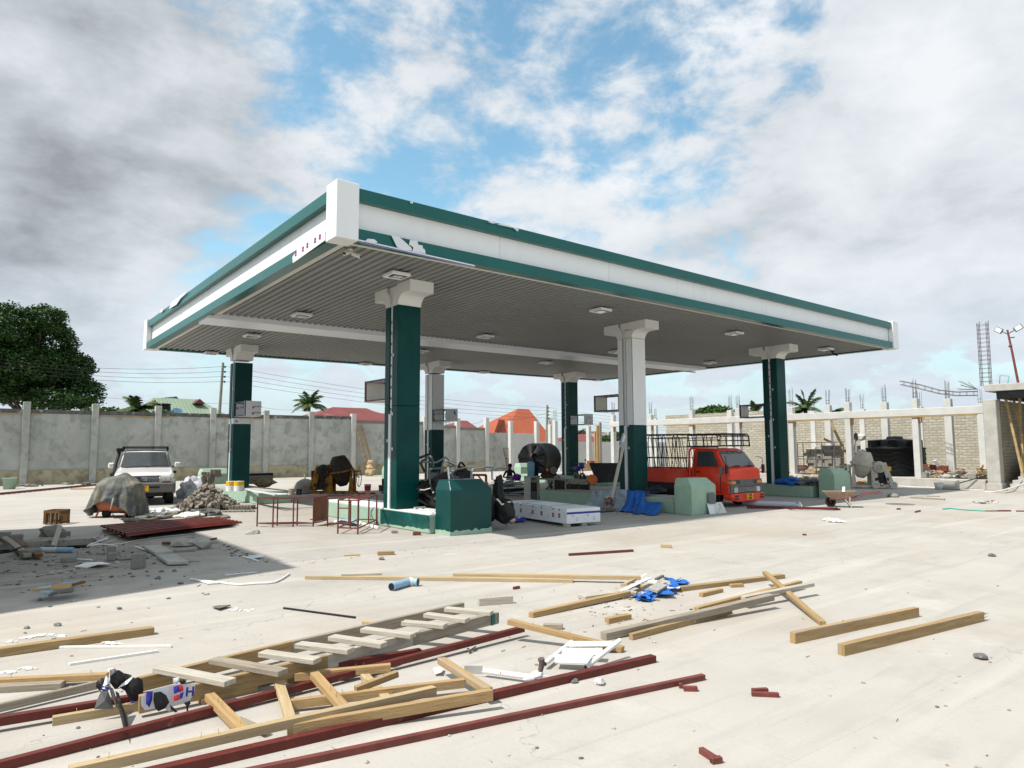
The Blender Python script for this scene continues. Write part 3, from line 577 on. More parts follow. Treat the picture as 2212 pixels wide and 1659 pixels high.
iC = island(16.0, 17.15, 12.0, 18.4, 0, 'palegreen', 'pale green pump island draped with a tarpaulin, just left of the red truck', 1.04)
endblock(iC, 15.93, 17.05, 11.93, 1.05, 'palegreen')
iD = island(24.8, 26.0, 12.6, 18.4, 0, 'palegreen', 'pale green pump island right of the red truck, behind the rusty wheelbarrow', 1.0)
endblock(iD, 24.85, 26.05, 12.35, 1.12, 'palegreen')
iE = island(8.12, 9.3, 23.9, 31.2, 0, 'palegreen', 'pale green pump island at the back left, behind the heap of paving bricks', 1.0, far=True)
endblock(iE, 8.05, 9.3, 30.6, 1.1, 'palegreen')
iF = island(16.7, 17.9, 23.9, 31.2, 0, 'palegreen', 'pale green pump island at the middle of the back row, behind the scrap stack', 1.0, far=True); endblock(iF, 16.7, 17.85, 30.6, 1.05, 'palegreen')
iG = island(25.2, 26.4, 23.9, 31.2, 0, 'palegreen', 'pale green pump island at the back right, beside the fallen black tank', 1.0, far=True); endblock(iG, 25.2, 26.4, 30.6, 1.05, 'palegreen')
# ================================================================== boundary wall
WY = 46.5
bw = thing('boundary_wall', 'long stained concrete boundary wall with posts and blackened coping across the back of the yard', 'wall', (20, WY, 0))
posts = [(-3.2,4.6)]+[(onY('a1', a, 1000, WY).x, 4.57) for a in (235, 833, 1380, 1858)]+[(onY('b8', 1515, 1350, WY).x, 4.5), (onY('b8', 2005, 1350, WY).x, 4.52), (onY('d1', 288, 600, WY).x, 4.45), (onY('d1', 1180, 620, WY).x, 4.4), (onY('d1', 1585, 680, WY).x, 4.35), (onY('d1', 1945, 650, WY).x, 4.45)]
hs = [4.17,4.17,4.17,4.18,4.2,4.22,4.26,4.0,3.75,3.62,3.3]
xs = [p[0] for p in posts]
lowx = [onY('d2', 440, 800, WY).x, onY('d2', 815, 800, WY).x]
for i in range(len(posts)):
    x = xs[i]
    q = MB(); q.bb((x-.17, WY-.16, 0), (x+.17, WY+.2, posts[i][1])); q.build('post', 'plaster2' if i > 6 else 'plaster', bw, bevel=.01)
    if i < len(posts)-1:
        x2 = xs[i+1]; h = hs[i]
        q = MB(); q.bb((x+.17, WY, .80), (x2-.17, WY+.16, h-.22)); q.build('panel', 'plaster', bw)
        q = MB(); q.bb((x+.17, WY-.07, 0), (x2-.17, WY+.165, .80)); q.build('footing', 'plinthstain', bw)
        q = MB(); q.bb((x+.17, WY-.03, h-.22), (x2-.17, WY+.18, h)); 
        if i < 6 and i != 7: q.bb((x+.2, WY-.05, h-.29), (x2-(.2 if i % 2 == 0 else 2.6), WY-.0005, h-.225), 1)
        q.build('coping', ['coping' if i < 7 else 'paver', 'timber3'], bw)
segs = [(xs[-1]+.17, lowx[0]-.2, 3.22), (lowx[0]-.2, lowx[1]+.1, 3.2), (lowx[1]+.1, 60, 2.5)]
for k, (a, c_, h) in enumerate(segs):
    q = MB(); n = 16; tp = [(a+(c_-a)*i/n, h+(.05*mnoise.noise(Vector((i*.6, k*5, 0))) if k < 2 else 0)+(.45*max(0, abs(i/n-.5)*2-.8)*5*.5 if k == 1 else 0)) for i in range(n+1)]
    for i in range(n): 
        (xa, za), (xb, zb) = tp[i], tp[i+1]
        q.add([(xa,WY,0),(xb,WY,0),(xb,WY,zb),(xa,WY,za),(xa,WY+.16,0),(xb,WY+.16,0),(xb,WY+.16,zb),(xa,WY+.16,za)], [(0,1,2,3),(7,6,5,4),(3,2,6,7)])
    q.build('panel', 'plaster' if k < 1 else 'plaster2', bw)
# free posts rising above the low end of the wall
for k, (r, x0_, x1_, yt, Yp, lab) in enumerate([('d2',405,470,580,44.6,'slim concrete post standing clear of the wall, left of the lying black tank'),('d2',782,848,585,WY-.35,'concrete post against the wall behind the lying black tank, with a rough broken side'),('d2',985,1048,632,44.0,'shorter of the two close concrete posts behind the right end of the black tank'),('d2',1052,1118,575,42.6,'taller of the two close concrete posts behind the black tank, with rebar on top'),('d2',1540,1602,655,44.0,'concrete post right of the back right canopy column, beside the upright planks')]):
    a = onY(r, x0_, yt, Yp); c_ = onY(r, x1_, yt, Yp); t = thing('concrete_post', lab, 'post', ((a.x+c_.x)/2, Yp, 0), 'free standing concrete posts along the back wall')
    wx = (c_.x-a.x)*.62; q = MB(); q.bb((a.x, Yp, 0), (a.x+wx, Yp+.35, a.z)); q.build('shaft', 'concw', t, bevel=.01)
    q = MB()
    for i in range(4): q.tube([(a.x+.06+(i % 2)*(wx-.12), Yp+.08+(i//2)*.18, a.z-.05), (a.x+.07+(i % 2)*(wx-.12), Yp+.08+(i//2)*.18, a.z+(.9 if k == 3 else .28))], .012, 5)
    q.build('rebar', 'rust', t)
# ================================================================== unfinished building on the right
ub = thing('unfinished_building', 'long unfinished building shell with white columns, ring beam, rebar stubs and sandy brick back wall', 'building', (38, 26, 0))
XF, XM, XB = 36.0, 38.9, 42.2
YE = onX('d2', 1850, 800, XF).y
q = MB(); q.bb((XF-.35, 10.95, 0), (XB, YE, .42)); q.build('plinth', 'conc', ub, bevel=.02)
q = MB(); q.bb((XB, 10.2, .3), (XB+.2, YE, 4.0)); q.build('brick_wall', 'brick', ub)
def rebar_bunch(x, y, z, h, w, parent, n=6, s=1):
    q = MB(); rr = random.Random(int(x*100+y*37))
    for i in range(n):
        a = 2*pi*i/n; dx, dy = cos(a)*w, sin(a)*w; lean = rr.uniform(-.03, .05)
        q.tube([(x+dx, y+dy, z-.05), (x+dx*1.1+lean, y+dy*1.1-lean*.5, z+h*rr.uniform(.8, 1.05))], .008, 5)
    for k in (.12, .3): q.tube([(x+cos(2*pi*i/8)*w*1.05, y+sin(2*pi*i/8)*w*1.05, z+h*k) for i in range(9)], .006, 4)
    return q.build('rebar', 'rust', parent)
def colY(lst, X): return [onX(r, x, y, X).y for r, x, y in lst]
fy = colY([('b3',525,1000),('b2',1350,700),('b2',730,700),('b2',150,700),('c2',1437,1300),('c2',988,1350)], XF)+[YE-.2]
for i, y in enumerate(fy):
    q = MB(); q.bb((XF, y-.14, .42), (XF+.30, y+.14, 4.22 if i % 3 != 2 else 4.1)); c = q.build('column', 'concw', ub, bevel=.01); rebar_bunch(XF+.15, y, 4.2, 1.0 if i % 2 == 0 else .8, .09, c)
    q = MB(); q.box((XF-.02, y-.19, 3.2), (.05, .05, .34)); q.box((XF-.02, y-.30, 3.2), (.05, .05, .30)); q.box((XF-.02, y-.245, 3.36), (.06, .18, .05)); q.box((XF-.02, y-.245, 3.04), (.05, .06, .03)); q.build('formwork_clamp', 'darkwood', ub)
q = MB(); q.bb((XF-.02, 10.9, 3.38), (XF+.26, YE, 3.74)); q.build('ring_beam', 'concw', ub, bevel=.015)
q = MB()
for a, c_ in ((11.2,16.6),(17.6,20.9),(24,29)): q = MB(); q.bb((XF-.06, a, 3.31), (XF-.001, c_, 3.375)); q.build('beam_shutter', 'timber3', ub)
for i, y in enumerate(colY([('b3',795,1000),('b3',275,1000),('b2',1130,650),('b2',62,650)], XM)):
    q = MB(); q.bb((XM, y-.17, .42), (XM+.30, y+.17, 4.30)); c = q.build('column', 'concw', ub, bevel=.01)
    rebar_bunch(XM+.15, y, 4.3, .95, .10, c)
for i, y in enumerate(colY([('b3',1070,1100),('b3',566,1000),('b2',1507,600),('b2',972,620),('c2',1045,1300)], XB)):
    q = MB(); q.bb((XB-.05, y-.15, .42), (XB+.22, y+.15, 4.16)); c = q.build('wall_pier', 'concw', ub, bevel=.01)
    rebar_bunch(XB+.08, y, 4.14, .9, .09, c, 5)
# upper courses of block at the far end
q = MB(); q.bb((XB-.02, YE-9, 4.0), (XB+.19, YE, 4.35)); q.build('top_course', 'brick', ub)
# drooping beam cage from the slab
q = MB(); a = onX('b3', 395, 624, 36.8); pts = []
P4 = [(395,624),(560,655),(720,700),(860,715),(1030,710)]; P5 = [(400,652),(560,688),(720,728),(860,744),(1030,742)]
for off in (0, .18):
    for PP in (P4, P5): q.tube([onX('b3', x, y, 36.8)+Vector((off, off*.1, off*.2)) for x, y in PP], .013, 5)
for k in range(11):
    f = k/10; x = 430+f*570; i = max(0, min(3, next(j for j in range(4) if P4[j+1][0] >= x))); tt = (x-P4[i][0])/(P4[i+1][0]-P4[i][0]); y0_ = P4[i][1]+(P4[i+1][1]-P4[i][1])*tt; y1_ = P5[i][1]+(P5[i+1][1]-P5[i][1])*tt
    a0 = onX('b3', x, y0_, 36.8); a1 = onX('b3', x, y1_, 36.8); o_ = Vector((.18, .018, .036)); q.tube([a0, a1, a1+o_, a0+o_, a0], .007, 4)
for k in range(9):
    a = onX('b3', 1030, 690, 36.0); rr = random.Random(k); q.tube([a, a+Vector((rr.uniform(-.1,.2), rr.uniform(.25,.8), rr.uniform(.0,.55)))], .011, 5)
q.build('beam_cage', 'rust', ub)
# right end: stair hall under a propped slab
zb, zt2 = onX('b3', 1066, 712, 35.2).z, onX('b3', 1066, 655, 35.2).z
q = MB(); q.bb((35.2, -2, zb), (XB, 10.62, zt2)); q.build('slab', 'conc', ub, bevel=.02)
q = MB(); q.bb((35.25, -2, zb-.34), (35.5, 10.2, zb-.003)); q.bb((35.5, 9.9, zb-.34), (XB, 10.15, zb-.003)); q.build('slab_beam', 'blackp', ub)
q = MB(); q.bb((35.25, 10.25, 0), (35.75, 10.75, zb-.35)); q.bb((35.2, 10.2, 0), (35.9, 10.8, .3)); q.build('corner_column', 'conc', ub, bevel=.02)
q = MB(); q.bb((35.75, 10.45, .3), (XB, 10.62, zb-.35)); q.bb((XB, -2, 0), (XB+.2, 10.2, zb)); q.build('brick_wall', 'brick', ub)
q = MB()
for k in range(8): q.bb((35.0+k*.34, 7.2, 0 if k == 0 else .01), (36.2+k*.5, 9.95-.12*(k > 2), .15*(k+1)-.001*k))
q.build('stairs', 'conc', ub, bevel=.01)
for k, (r, x0_, y0_, x1_, y1_, XX) in enumerate([('d4',780,450,842,1345,36.3),('d4',840,395,1045,1300,36.0),('d4',935,440,1000,740,37.5),('d4',1005,395,1025,950,36.9),('d4',1032,845,1045,1250,36.6),('d4',905,480,925,1200,39)]):
    a = onX(r, x0_, y0_, XX); c_ = onX(r, x1_, y1_, XX); q = MB(); q.bar(a, c_, .09, .09, up=(1,0,0)); q.build('prop', 'bamboo', ub)
rc = [onX('b3', x, y, 37.0) for x, y in ((1075,150),(1105,645))]
q = MB(); tp_, bt_ = rc
for dx, dy in ((-.18,-.18),(.18,-.18),(.18,.18),(-.18,.18),(0,-.18),(0,.18)): q.tube([bt_+Vector((dx,dy,-.1)), tp_+Vector((dx,dy,.12*(dx>0)))], .014, 5)
for k in range(14):
    c_ = bt_.lerp(tp_, (k+.5)/14); q.tube([c_+Vector((sx*.19, sy*.19, 0)) for sx, sy in ((-1,-1),(1,-1),(1,1),(-1,1),(-1,-1))], .008, 4)
q.build('column_cage', 'rust', ub)
q = MB(); a = [onX('b3', *p, 36.5) for p in ((1213,645),(1218,577),(1293,582),(1280,645))]; q.tube(a, .022, 6); q.build('guard_frame', 'greenpipe', ub)
# unseen building added beyond the left edge to cast the shade across the trench
sbT = 0
sb = thing('added_shade_building', 'unseen flat roofed white building added left of the trench to cast the shade', 'building', (-5.5, 16.4, 0))
q = MB(); q.prism([(-9,10.2),(-.72,11.95),(-.72,21.0),(-9,21.0)], 0, 7.2); q.build('wall', 'concw', sb)
q = MB(); q.prism([(-9.2,9.95),(-.62,11.78),(-.62,21.2),(-9.2,21.2)], 7.2, 7.5); q.build('roof', 'white', sb)
for k in range(3):
    q = MB(); q.bb((-.715, 12.6+k*3, 1.0), (-.69, 14.4+k*3, 2.4)); q.build('window', 'glass', sb)
# ================================================================== white off road car
def wheel(parent, c, r, wd, axis=(1,0,0), rim='steel', tyre='black'):
    c = Vector(c); ax = Vector(axis).normalized()
    q = MB(q_T); n = 28
    prof = [(r*.60,-wd/2),(r*.92,-wd/2),(r,-wd*.36),(r,wd*.36),(r*.92,wd/2),(r*.60,wd/2)]
    q.lathe(prof, c, n, 0, ax); ty = q.build('wheel', tyre, parent)
    q = MB(q_T); q.lathe([(r*.60,-wd*.46),(r*.56,-wd*.2),(r*.25,-wd*.16),(r*.12,-wd*.3),(.001,-wd*.3)], c, n, 0, ax); q.lathe([(r*.60,wd*.46),(r*.56,wd*.2),(r*.25,wd*.16),(r*.12,wd*.3),(.001,wd*.3)], c, n, 0, ax)
    q.build('rim', rim, ty); return ty
q_T = IDM
em = G('a2', 1248, 655); dcam = -Vector((em.x, em.y)).normalized()
yaw = atan2(dcam.x, -dcam.y)
q_T = frame((em.x, em.y, 0), yaw)
car = thing('offroad_car', 'white off road car with snorkel and roof rack behind the canvas covered compressor', 'car', (em.x, em.y, 0))
hw = .90
def sec(q, rows, mi=0, capf=True, smooth=False):   # loft of closed cross sections [(y,[(x,z)...])]
    n = len(rows[0][1]); vs = [(x, y, z) for y, r in rows for x, z in r]
    fs = [(i*n+j, i*n+(j+1) % n, (i+1)*n+(j+1) % n, (i+1)*n+j) for i in range(len(rows)-1) for j in range(n)]
    if capf: fs += [tuple(range(n))[::-1], tuple((len(rows)-1)*n+j for j in range(n))]
    return q.add(vs, fs, mi, None, smooth)
def sect(w_, z0, z1, r=.07, wt=None):
    wt = wt or w_
    return [(-w_, z0), (w_, z0), (w_+.01, z0+(z1-z0)*.5), (wt, z1-r), (wt-r, z1), (0, z1+.015), (-wt+r, z1), (-wt, z1-r), (-w_-.01, z0+(z1-z0)*.5)]
q = MB(q_T)
sec(q, [(0.02, sect(hw-.10,.62,1.03)), (.10, sect(hw-.03,.58,1.08)), (.30, sect(hw,.56,1.13)), (1.25, sect(hw,.50,1.24)), (1.42, sect(hw,.50,1.27)), (4.4, sect(hw,.50,1.26)), (4.55, sect(hw-.05,.55,1.2))])
q.build('body', 'suvwhite', car, bevel=.012)
q = MB(q_T)
def cab(w0, w1, z0, z1): return [(-w0, z0), (w0, z0), (w1, z1-.08), (w1-.10, z1), (0, z1+.02), (-w1+.10, z1), (-w1, z1-.08)]
sec(q, [(1.42, cab(.82,.80,1.24,1.30)), (1.95, cab(.84,.70,1.24,1.84)), (2.3, cab(.84,.71,1.24,1.88)), (4.3, cab(.84,.71,1.24,1.86)), (4.5, cab(.82,.68,1.24,1.8))]); q.build('cabin', 'suvwhite', car, bevel=.01)
q = MB(q_T)   # windscreen and side windows, slightly proud
q.add([(-.77,1.40,1.30),(.77,1.40,1.30),(.66,1.872,1.80),(.56,1.885,1.825),(-.56,1.885,1.825),(-.66,1.872,1.80)], [tuple(range(6))]); q.build('windscreen', 'glass', car)
for s in (-1, 1):
    for (ya, yb) in ((1.9,2.7),(2.78,3.55),(3.63,4.3)):
        q = MB(q_T); q.add([(s*.848,ya-.2*(ya<2),1.30),(s*.848,yb,1.30),(s*.742,yb,1.76),(s*.742,ya+.05,1.76)], [(0,1,2,3)]); q.build('side_window', 'glass', car)
    q = MB(q_T); q.box((s*1.04,1.55,1.36),(.20,.10,.20)); mi_ = q.build('mirror', 'suvwhite', car, bevel=.04); q = MB(q_T); q.tube([(s*.85,1.58,1.30),(s*1.0,1.56,1.32)], .025, 6); q.build('arm', 'blackp', mi_)
    q = MB(q_T); q.bb((s*.50,.005,.86),(s*.80,.06,1.01)); hl = q.build('headlight', 'lens', car, bevel=.02); q = MB(q_T); q.cyl((s*.58,-.002,.935),.055,.02,16,0,'Y'); q.cyl((s*.71,-.002,.935),.055,.02,16,0,'Y'); q.build('bulb_glass', 'chrome', hl)
    q = MB(q_T); q.bb((s*.81,.03,.86),(s*.885,.14,1.01)); q.build('corner_lamp', 'lens', car, bevel=.015)
    q = MB(q_T); q.bb((s*.53,.0,.795),(s*.80,.05,.84)); q.build('indicator', 'redlens', car, bevel=.01)
    for yy in (.85, 3.65):
        wheel(car, (s*.78, yy, .385), .385, .28)
        q = MB(q_T)
        prof = [(cos(a), sin(a)) for a in [pi*k/10 for k in range(11)]]
        vs = [(s*(hw-.02), yy+.50*a, .40+.46*z) for a, z in prof]+[(s*(hw+.07), yy+.50*a, .40+.46*z) for a, z in prof]+[(s*(hw+.07), yy+.43*a, .40+.39*z) for a, z in prof]
        q.add(vs, [(i, i+1, 12+i, 11+i) for i in range(10)]+[(11+i, 12+i, 23+i, 22+i) for i in range(10)]); q.build('wheel_arch', 'suvwhite', car)
q = MB(q_T); q.bb((-.47,-.01,.83),(.47,.03,1.04)); gq = q.build('grille', 'chrome', car, bevel=.02)
q = MB(q_T)
for k in range(4): q.bb((-.44,-.022,.845+k*.048),(.44,-.009,.845+k*.048+.034))
q.build('slot', 'blackp', gq)
q = MB(q_T)
def ring(q, c, rx, rz, r, m=0, n=20): q.tube([(c[0]+rx*cos(2*pi*k/n), c[1], c[2]+rz*sin(2*pi*k/n)) for k in range(n+1)], r, 5, m, False)
ring(q, (0,-.035,.935), .085, .055, .009); ring(q, (0,-.035,.945), .028, .048, .007); ring(q, (0,-.035,.962), .06, .024, .007); q.build('badge', 'chrome', gq)
q = MB(q_T); sec(q, [(-.10,[(-.86,.50),(.86,.50),(.88,.64),(.86,.775),(-.86,.775),(-.88,.64)]), (.0,[(-.93,.46),(.93,.46),(.95,.64),(.93,.79),(-.93,.79),(-.95,.64)]), (.34,[(-.95,.46),(.95,.46),(.96,.64),(.95,.79),(-.95,.79),(-.96,.64)])]); bu = q.build('bumper', 'greyplastic', car, bevel=.02)
q = MB(q_T); q.bb((.12,-.112,.62),(.46,-.1,.68)); q.build('slot', 'blackp', bu)
q = MB(q_T); q.bb((-.21,-.118,.52),(.14,-.103,.70)); pl = q.build('number_plate', 'yellowplate', car)
X_ = q_T.to_3x3() @ Vector((1,0,0))
text('lettering', '37·', .085, axes(q_T @ Vector((.03,-.121,.655)), X_, (0,0,1)), 'red', pl, .003); text('lettering', 'M', .085, axes(q_T @ Vector((.0,-.121,.565)), X_, (0,0,1)), 'red', pl, .003)
q = MB(q_T); q.bb((-.6,.3,.32),(.6,4.2,.52)); q.cyl((0,.85,.34),.06,1.4,10,0,'X'); q.lathe([(.0,-.13),(.12,-.1),(.15,0),(.12,.1),(0,.13)],(.2,.85,.34),12); q.box((.05,.5,.30),(.10,.1,.16)); q.build('chassis', 'blackp', car)
q = MB(q_T); q.bb((-.72,2.05,1.93),(.72,4.1,1.955)); 
for s in (-1,1): 
    q.bar((s*.72,2.0,2.0),(s*.72,4.1,2.0),.04,.05)
    for yy in (2.1,2.8,3.5,4.0): q.bb((s*.73-.02,yy,1.86),(s*.73+.02,yy+.06,1.98))
for yy in (2.0,4.1): q.bar((-.74,yy,2.0),(.74,yy,2.0),.04,.05)
q.build('roof_rack', 'blackp', car)
q = MB(q_T); q.tube([(-.96,.75,1.05),(-.93,1.0,1.14),(-.93,1.35,1.28),(-.86,1.9,1.66),(-.83,1.98,1.86)], .058, 10); q.box((-.82,1.96,1.90),(.20,.16,.13)); q.rock((-.96,.75,1.08),.10,0,(1,1,1),2,2,.0); q.build('snorkel', 'black', car, bevel=.004)
q = MB(q_T); q.tube([(-.62,1.37,1.285),(-.2,1.36,1.33),(.12,1.37,1.30)],.012,5); q.tube([(.0,1.37,1.29),(.4,1.36,1.335),(.72,1.37,1.31)],.012,5); q.build('wiper', 'blackp', car)
q = MB(q_T); q.box((.93,.95,1.12),(.12,.1,.09)); q.tube([(.9,1.0,1.05),(.93,.97,1.1)],.015,5); q.build('fender_mirror', 'blackp', car, bevel=.02)
q_T = IDM
# ================================================================== red cage truck (front towards -Y)
tx0, tx1 = 18.88, 20.66; tm = (tx0+tx1)/2
tr = thing('cage_truck', 'small red flatbed truck with tall black pipe cage parked under the canopy', 'truck', (tm, 14.8, 0))
q = MB()
def csec(y, w, z0, z1, wt, rr=.07): return (y, [(tm-w, z0), (tm+w, z0), (tm+w, z0+(z1-z0)*.45), (tm+wt, z1-rr), (tm+wt-rr*1.5, z1), (tm, z1+.02), (tm-wt+rr*1.5, z1), (tm-wt, z1-rr), (tm-w, z0+(z1-z0)*.45)])
hw = .89
sec(q, [csec(12.70,hw-.05,.50,1.20,hw-.07), csec(12.76,hw,.45,1.25,hw-.02), csec(12.84,hw,.42,1.27,hw-.03), csec(12.86,hw,.42,1.28,hw-.03), csec(13.24,hw,.40,1.82,hw-.14), csec(13.4,hw,.40,1.87,hw-.14), csec(14.1,hw,.40,1.87,hw-.14), csec(14.16,hw-.03,.42,1.83,hw-.18)])
q.build('cab', 'truckred', tr, bevel=.012)
q = MB(); q.add([(tx0+.10,12.845,1.295),(tx1-.10,12.845,1.295),(tm+hw-.20,13.175,1.76),(tm+hw-.28,13.195,1.79),(tm-hw+.28,13.195,1.79),(tm-hw+.20,13.175,1.76)], [tuple(range(6))]); q.build('windscreen', 'glass', tr)
for s in (-1, 1):
    xw = tm+s*(hw+.006); xt = tm+s*(hw-.115)
    q = MB(); q.add([(tm+s*(hw-.008),13.10,1.30),(tm+s*(hw-.008),13.93,1.30),(xt,13.93,1.78),(xt,13.36,1.78)], [(0,1,2,3)]); q.add([(xw,12.96,1.04),(xw,13.07,1.04),(tm+s*(hw-.003),13.07,1.29),(tm+s*(hw-.003),12.92,1.29)], [(0,1,2,3)]); q.build('side_window', 'glass', tr)
    q = MB(); q.tube([(tm+s*(hw-.02),12.86,1.62),(tm+s*(hw+.13),12.72,1.56),(tm+s*(hw+.13),12.70,1.30),(tm+s*(hw+.0),12.84,1.12)], .012, 6); q.box((tm+s*(hw+.13),12.70,1.22),(.13,.05,.26)); q.build('mirror', 'blackp', tr, bevel=.01)
    q = MB(); 
    for a, c_ in (((xw,13.02,.50),(xw,13.02,1.0)),((xw,13.98,.50),(xw,13.98,1.75)),((xw,13.02,.50),(xw,13.98,.50))): q.bar(a, c_, .012, .012)
    q.box((xw,13.85,1.12),(.03,.14,.04)); dq = q.build('door_seam', 'blackp', tr)
    q = MB(); q.box((tm+s*.70,12.685,.80),(.24,.05,.09)); q.box((tm+s*.875,12.73,.80),(.03,.12,.09)); q.build('indicator', 'amber', tr, bevel=.01)
    q = MB(); q.box((tm+s*.615,12.655,.565),(.20,.05,.17)); hl = q.build('headlight', 'lens', tr, bevel=.02)
    for yy, rr_ in ((13.42,.31),(16.1,.30)): wheel(tr, (tm+s*.72, yy, rr_), rr_, .22, (1,0,0), 'greyplastic')
q = MB(); q.bb((tm-hw+.01,12.672,.70),(tm+hw-.01,12.74,.895)); q.bb((tm-hw+.02,12.668,.46),(tm+hw-.02,12.74,.70)); gq = q.build('grille', 'greyplastic', tr, bevel=.012)
q = MB(); q.bb((tm-.46,12.655,.50),(tm+.46,12.667,.66))
for s in (-1,1):
    for k in range(4): q.bb((tm+s*.50-.13,12.662,.76+k*.03),(tm+s*.50+.13,12.671,.775+k*.03))
q.build('slot', 'blackp', gq)
q = MB()
for k in range(4): q.bb((tm-.47,12.645,.515+k*.036),(tm+.47,12.656,.532+k*.036))
q.build('bar', 'steel', gq)
q = MB(); sec(q, [(12.58,[(tm-.82,.27),(tm-.45,.21),(tm+.45,.21),(tm+.82,.27),(tm+.85,.36),(tm+.82,.45),(tm-.82,.45),(tm-.85,.36)]), (12.64,[(tm-.90,.25),(tm-.5,.19),(tm+.5,.19),(tm+.90,.25),(tm+.93,.36),(tm+.90,.46),(tm-.90,.46),(tm-.93,.36)]), (12.92,[(tm-.90,.27),(tm-.5,.22),(tm+.5,.22),(tm+.90,.27),(tm+.93,.36),(tm+.90,.46),(tm-.90,.46),(tm-.93,.36)])]); bu = q.build('bumper', 'truckred', tr, bevel=.01)
q = MB()
for s in (-1,1):
    for zz_ in (.31,.39): q.box((tm+s*.70,12.578,zz_),(.20,.02,.045))
q.build('fog_slot', 'blackp', bu)
q = MB(); q.bb((tm-.17,12.56,.265),(tm+.17,12.575,.445)); pl = q.build('number_plate', 'yellowplate', tr)
text('lettering', 'T 803', .085, axes((tm,12.556,.40),(1,0,0),(0,0,1)), 'blackp', pl, .003); text('lettering', 'DDM', .085, axes((tm,12.556,.31),(1,0,0),(0,0,1)), 'blackp', pl, .003)
q = MB(); q.tube([(tm-.6,12.86,1.29),(tm-.25,12.84,1.33),(tm-.05,12.85,1.30)],.011,5); q.tube([(tm+.1,12.86,1.29),(tm+.45,12.84,1.33),(tm+.65,12.85,1.31)],.011,5); q.build('wiper', 'blackp', tr)
q = MB(); q.bb((tm-.4,12.9,.30),(tm+.4,17.1,.48)); q.bb((tm-.85,13.2,.30),(tm+.85,14.1,.42)); q.bb((tm-.8,14.4,.5),(tm+.8,17.1,.74)); q.cyl((tm,16.1,.3),.07,1.4,10,0,'X'); q.cyl((tm,13.42,.3),.06,1.4,10,0,'X'); q.build('chassis', 'blackp', tr)
q = MB(); q.bb((tx0,14.28,.74),(tx1,17.2,.80)); q.build('bed_floor', 'truckred', tr)
for s in (-1,1):
    q = MB(); x = tm+s*(hw-.015); q.bb((x-.02,14.28,.801),(x+.02,17.2,1.19)); q.bb((x+s*.021-.012,14.28,1.14),(x+s*.021+.012,17.2,1.20)); q.bb((x+s*.021-.012,14.28,.80),(x+s*.021+.012,17.2,.86))
    for yy in (14.29,15.2,16.2,17.1): q.bb((x+s*.021-.011,yy,.862),(x+s*.021+.011,yy+.07,1.138))
    q.build('side_board', 'truckred', tr)
q = MB(); q.bb((tx0+.03,17.16,.80),(tx1-.03,17.2,1.19)); q.bb((tx0+.03,14.28,.80),(tx1-.03,14.32,1.19)); q.build('end_board', 'truckred', tr)
q = MB(); q.tube([(tx0+.04,14.22,.8),(tx0+.04,14.22,1.78),(tx0+.16,14.22,1.88),(tx1-.16,14.22,1.88),(tx1-.04,14.22,1.78),(tx1-.04,14.22,.8)],.035,8); q.build('head_hoop', 'truckred', tr)
q = MB(); zr = [1.2, 1.55, 1.93, 2.24, 2.37]
for s in (-1,1):
    x = tm+s*(hw-.03); xi = tm+s*(hw-.16)
    for k in range(10):
        yy = 14.35+k*.305; lean = .07*(1 if k % 2 else -1)
        q.tube([(x,yy,1.15),(x,yy+lean,2.05),(x-s*.03,yy+lean,2.28),(xi,yy+lean,2.37)],.016,5)
        if k < 9: q.tube([(x,yy+.05,1.2),(x,yy+.25,2.24)],.013,5)
    for zz_ in (1.55,1.93,2.24): q.tube([(x,14.3,zz_),(x,17.15,zz_)],.014,5)
    q.tube([(xi,13.1,2.33),(xi,17.15,2.38)],.016,5)
    for zz_, off in ((1.95,.0),(2.14,.02),(2.3,.08)): q.tube([(x-s*off,13.05,zz_),(x-s*off,14.3,zz_)],.014,5)
    for yy in (13.05,13.35,13.65,13.95): q.tube([(x,yy,1.93),(x-s*.05,yy,2.26),(xi,yy,2.34)],.014,5)
for yy in [13.05,13.35,13.65,13.95]+[14.35+k*.305*2 for k in range(5)]: q.tube([(tm-hw+.16,yy,2.35),(tm+hw-.16,yy,2.35)],.014,5)
for zz_ in (1.97,2.12,2.26): q.tube([(tm-hw+.05,13.05,zz_),(tm+hw-.05,13.05,zz_)],.013,5)
for k in range(6): q.tube([(tm-hw+.1+k*.32,13.05,1.93),(tm-hw+.16+k*.30,13.06,2.34)],.012,5)
for zz_ in (1.55,1.93): q.tube([(tm-hw+.05,17.15,zz_),(tm+hw-.05,17.15,zz_)],.014,5)
q.build('cage', 'blackp', tr)
q = MB(); q.box((tm-.45,13.75,1.35),(.45,.14,.6)); q.box((tm+.45,13.75,1.35),(.45,.14,.6)); q.build('seat', 'blackp', tr)
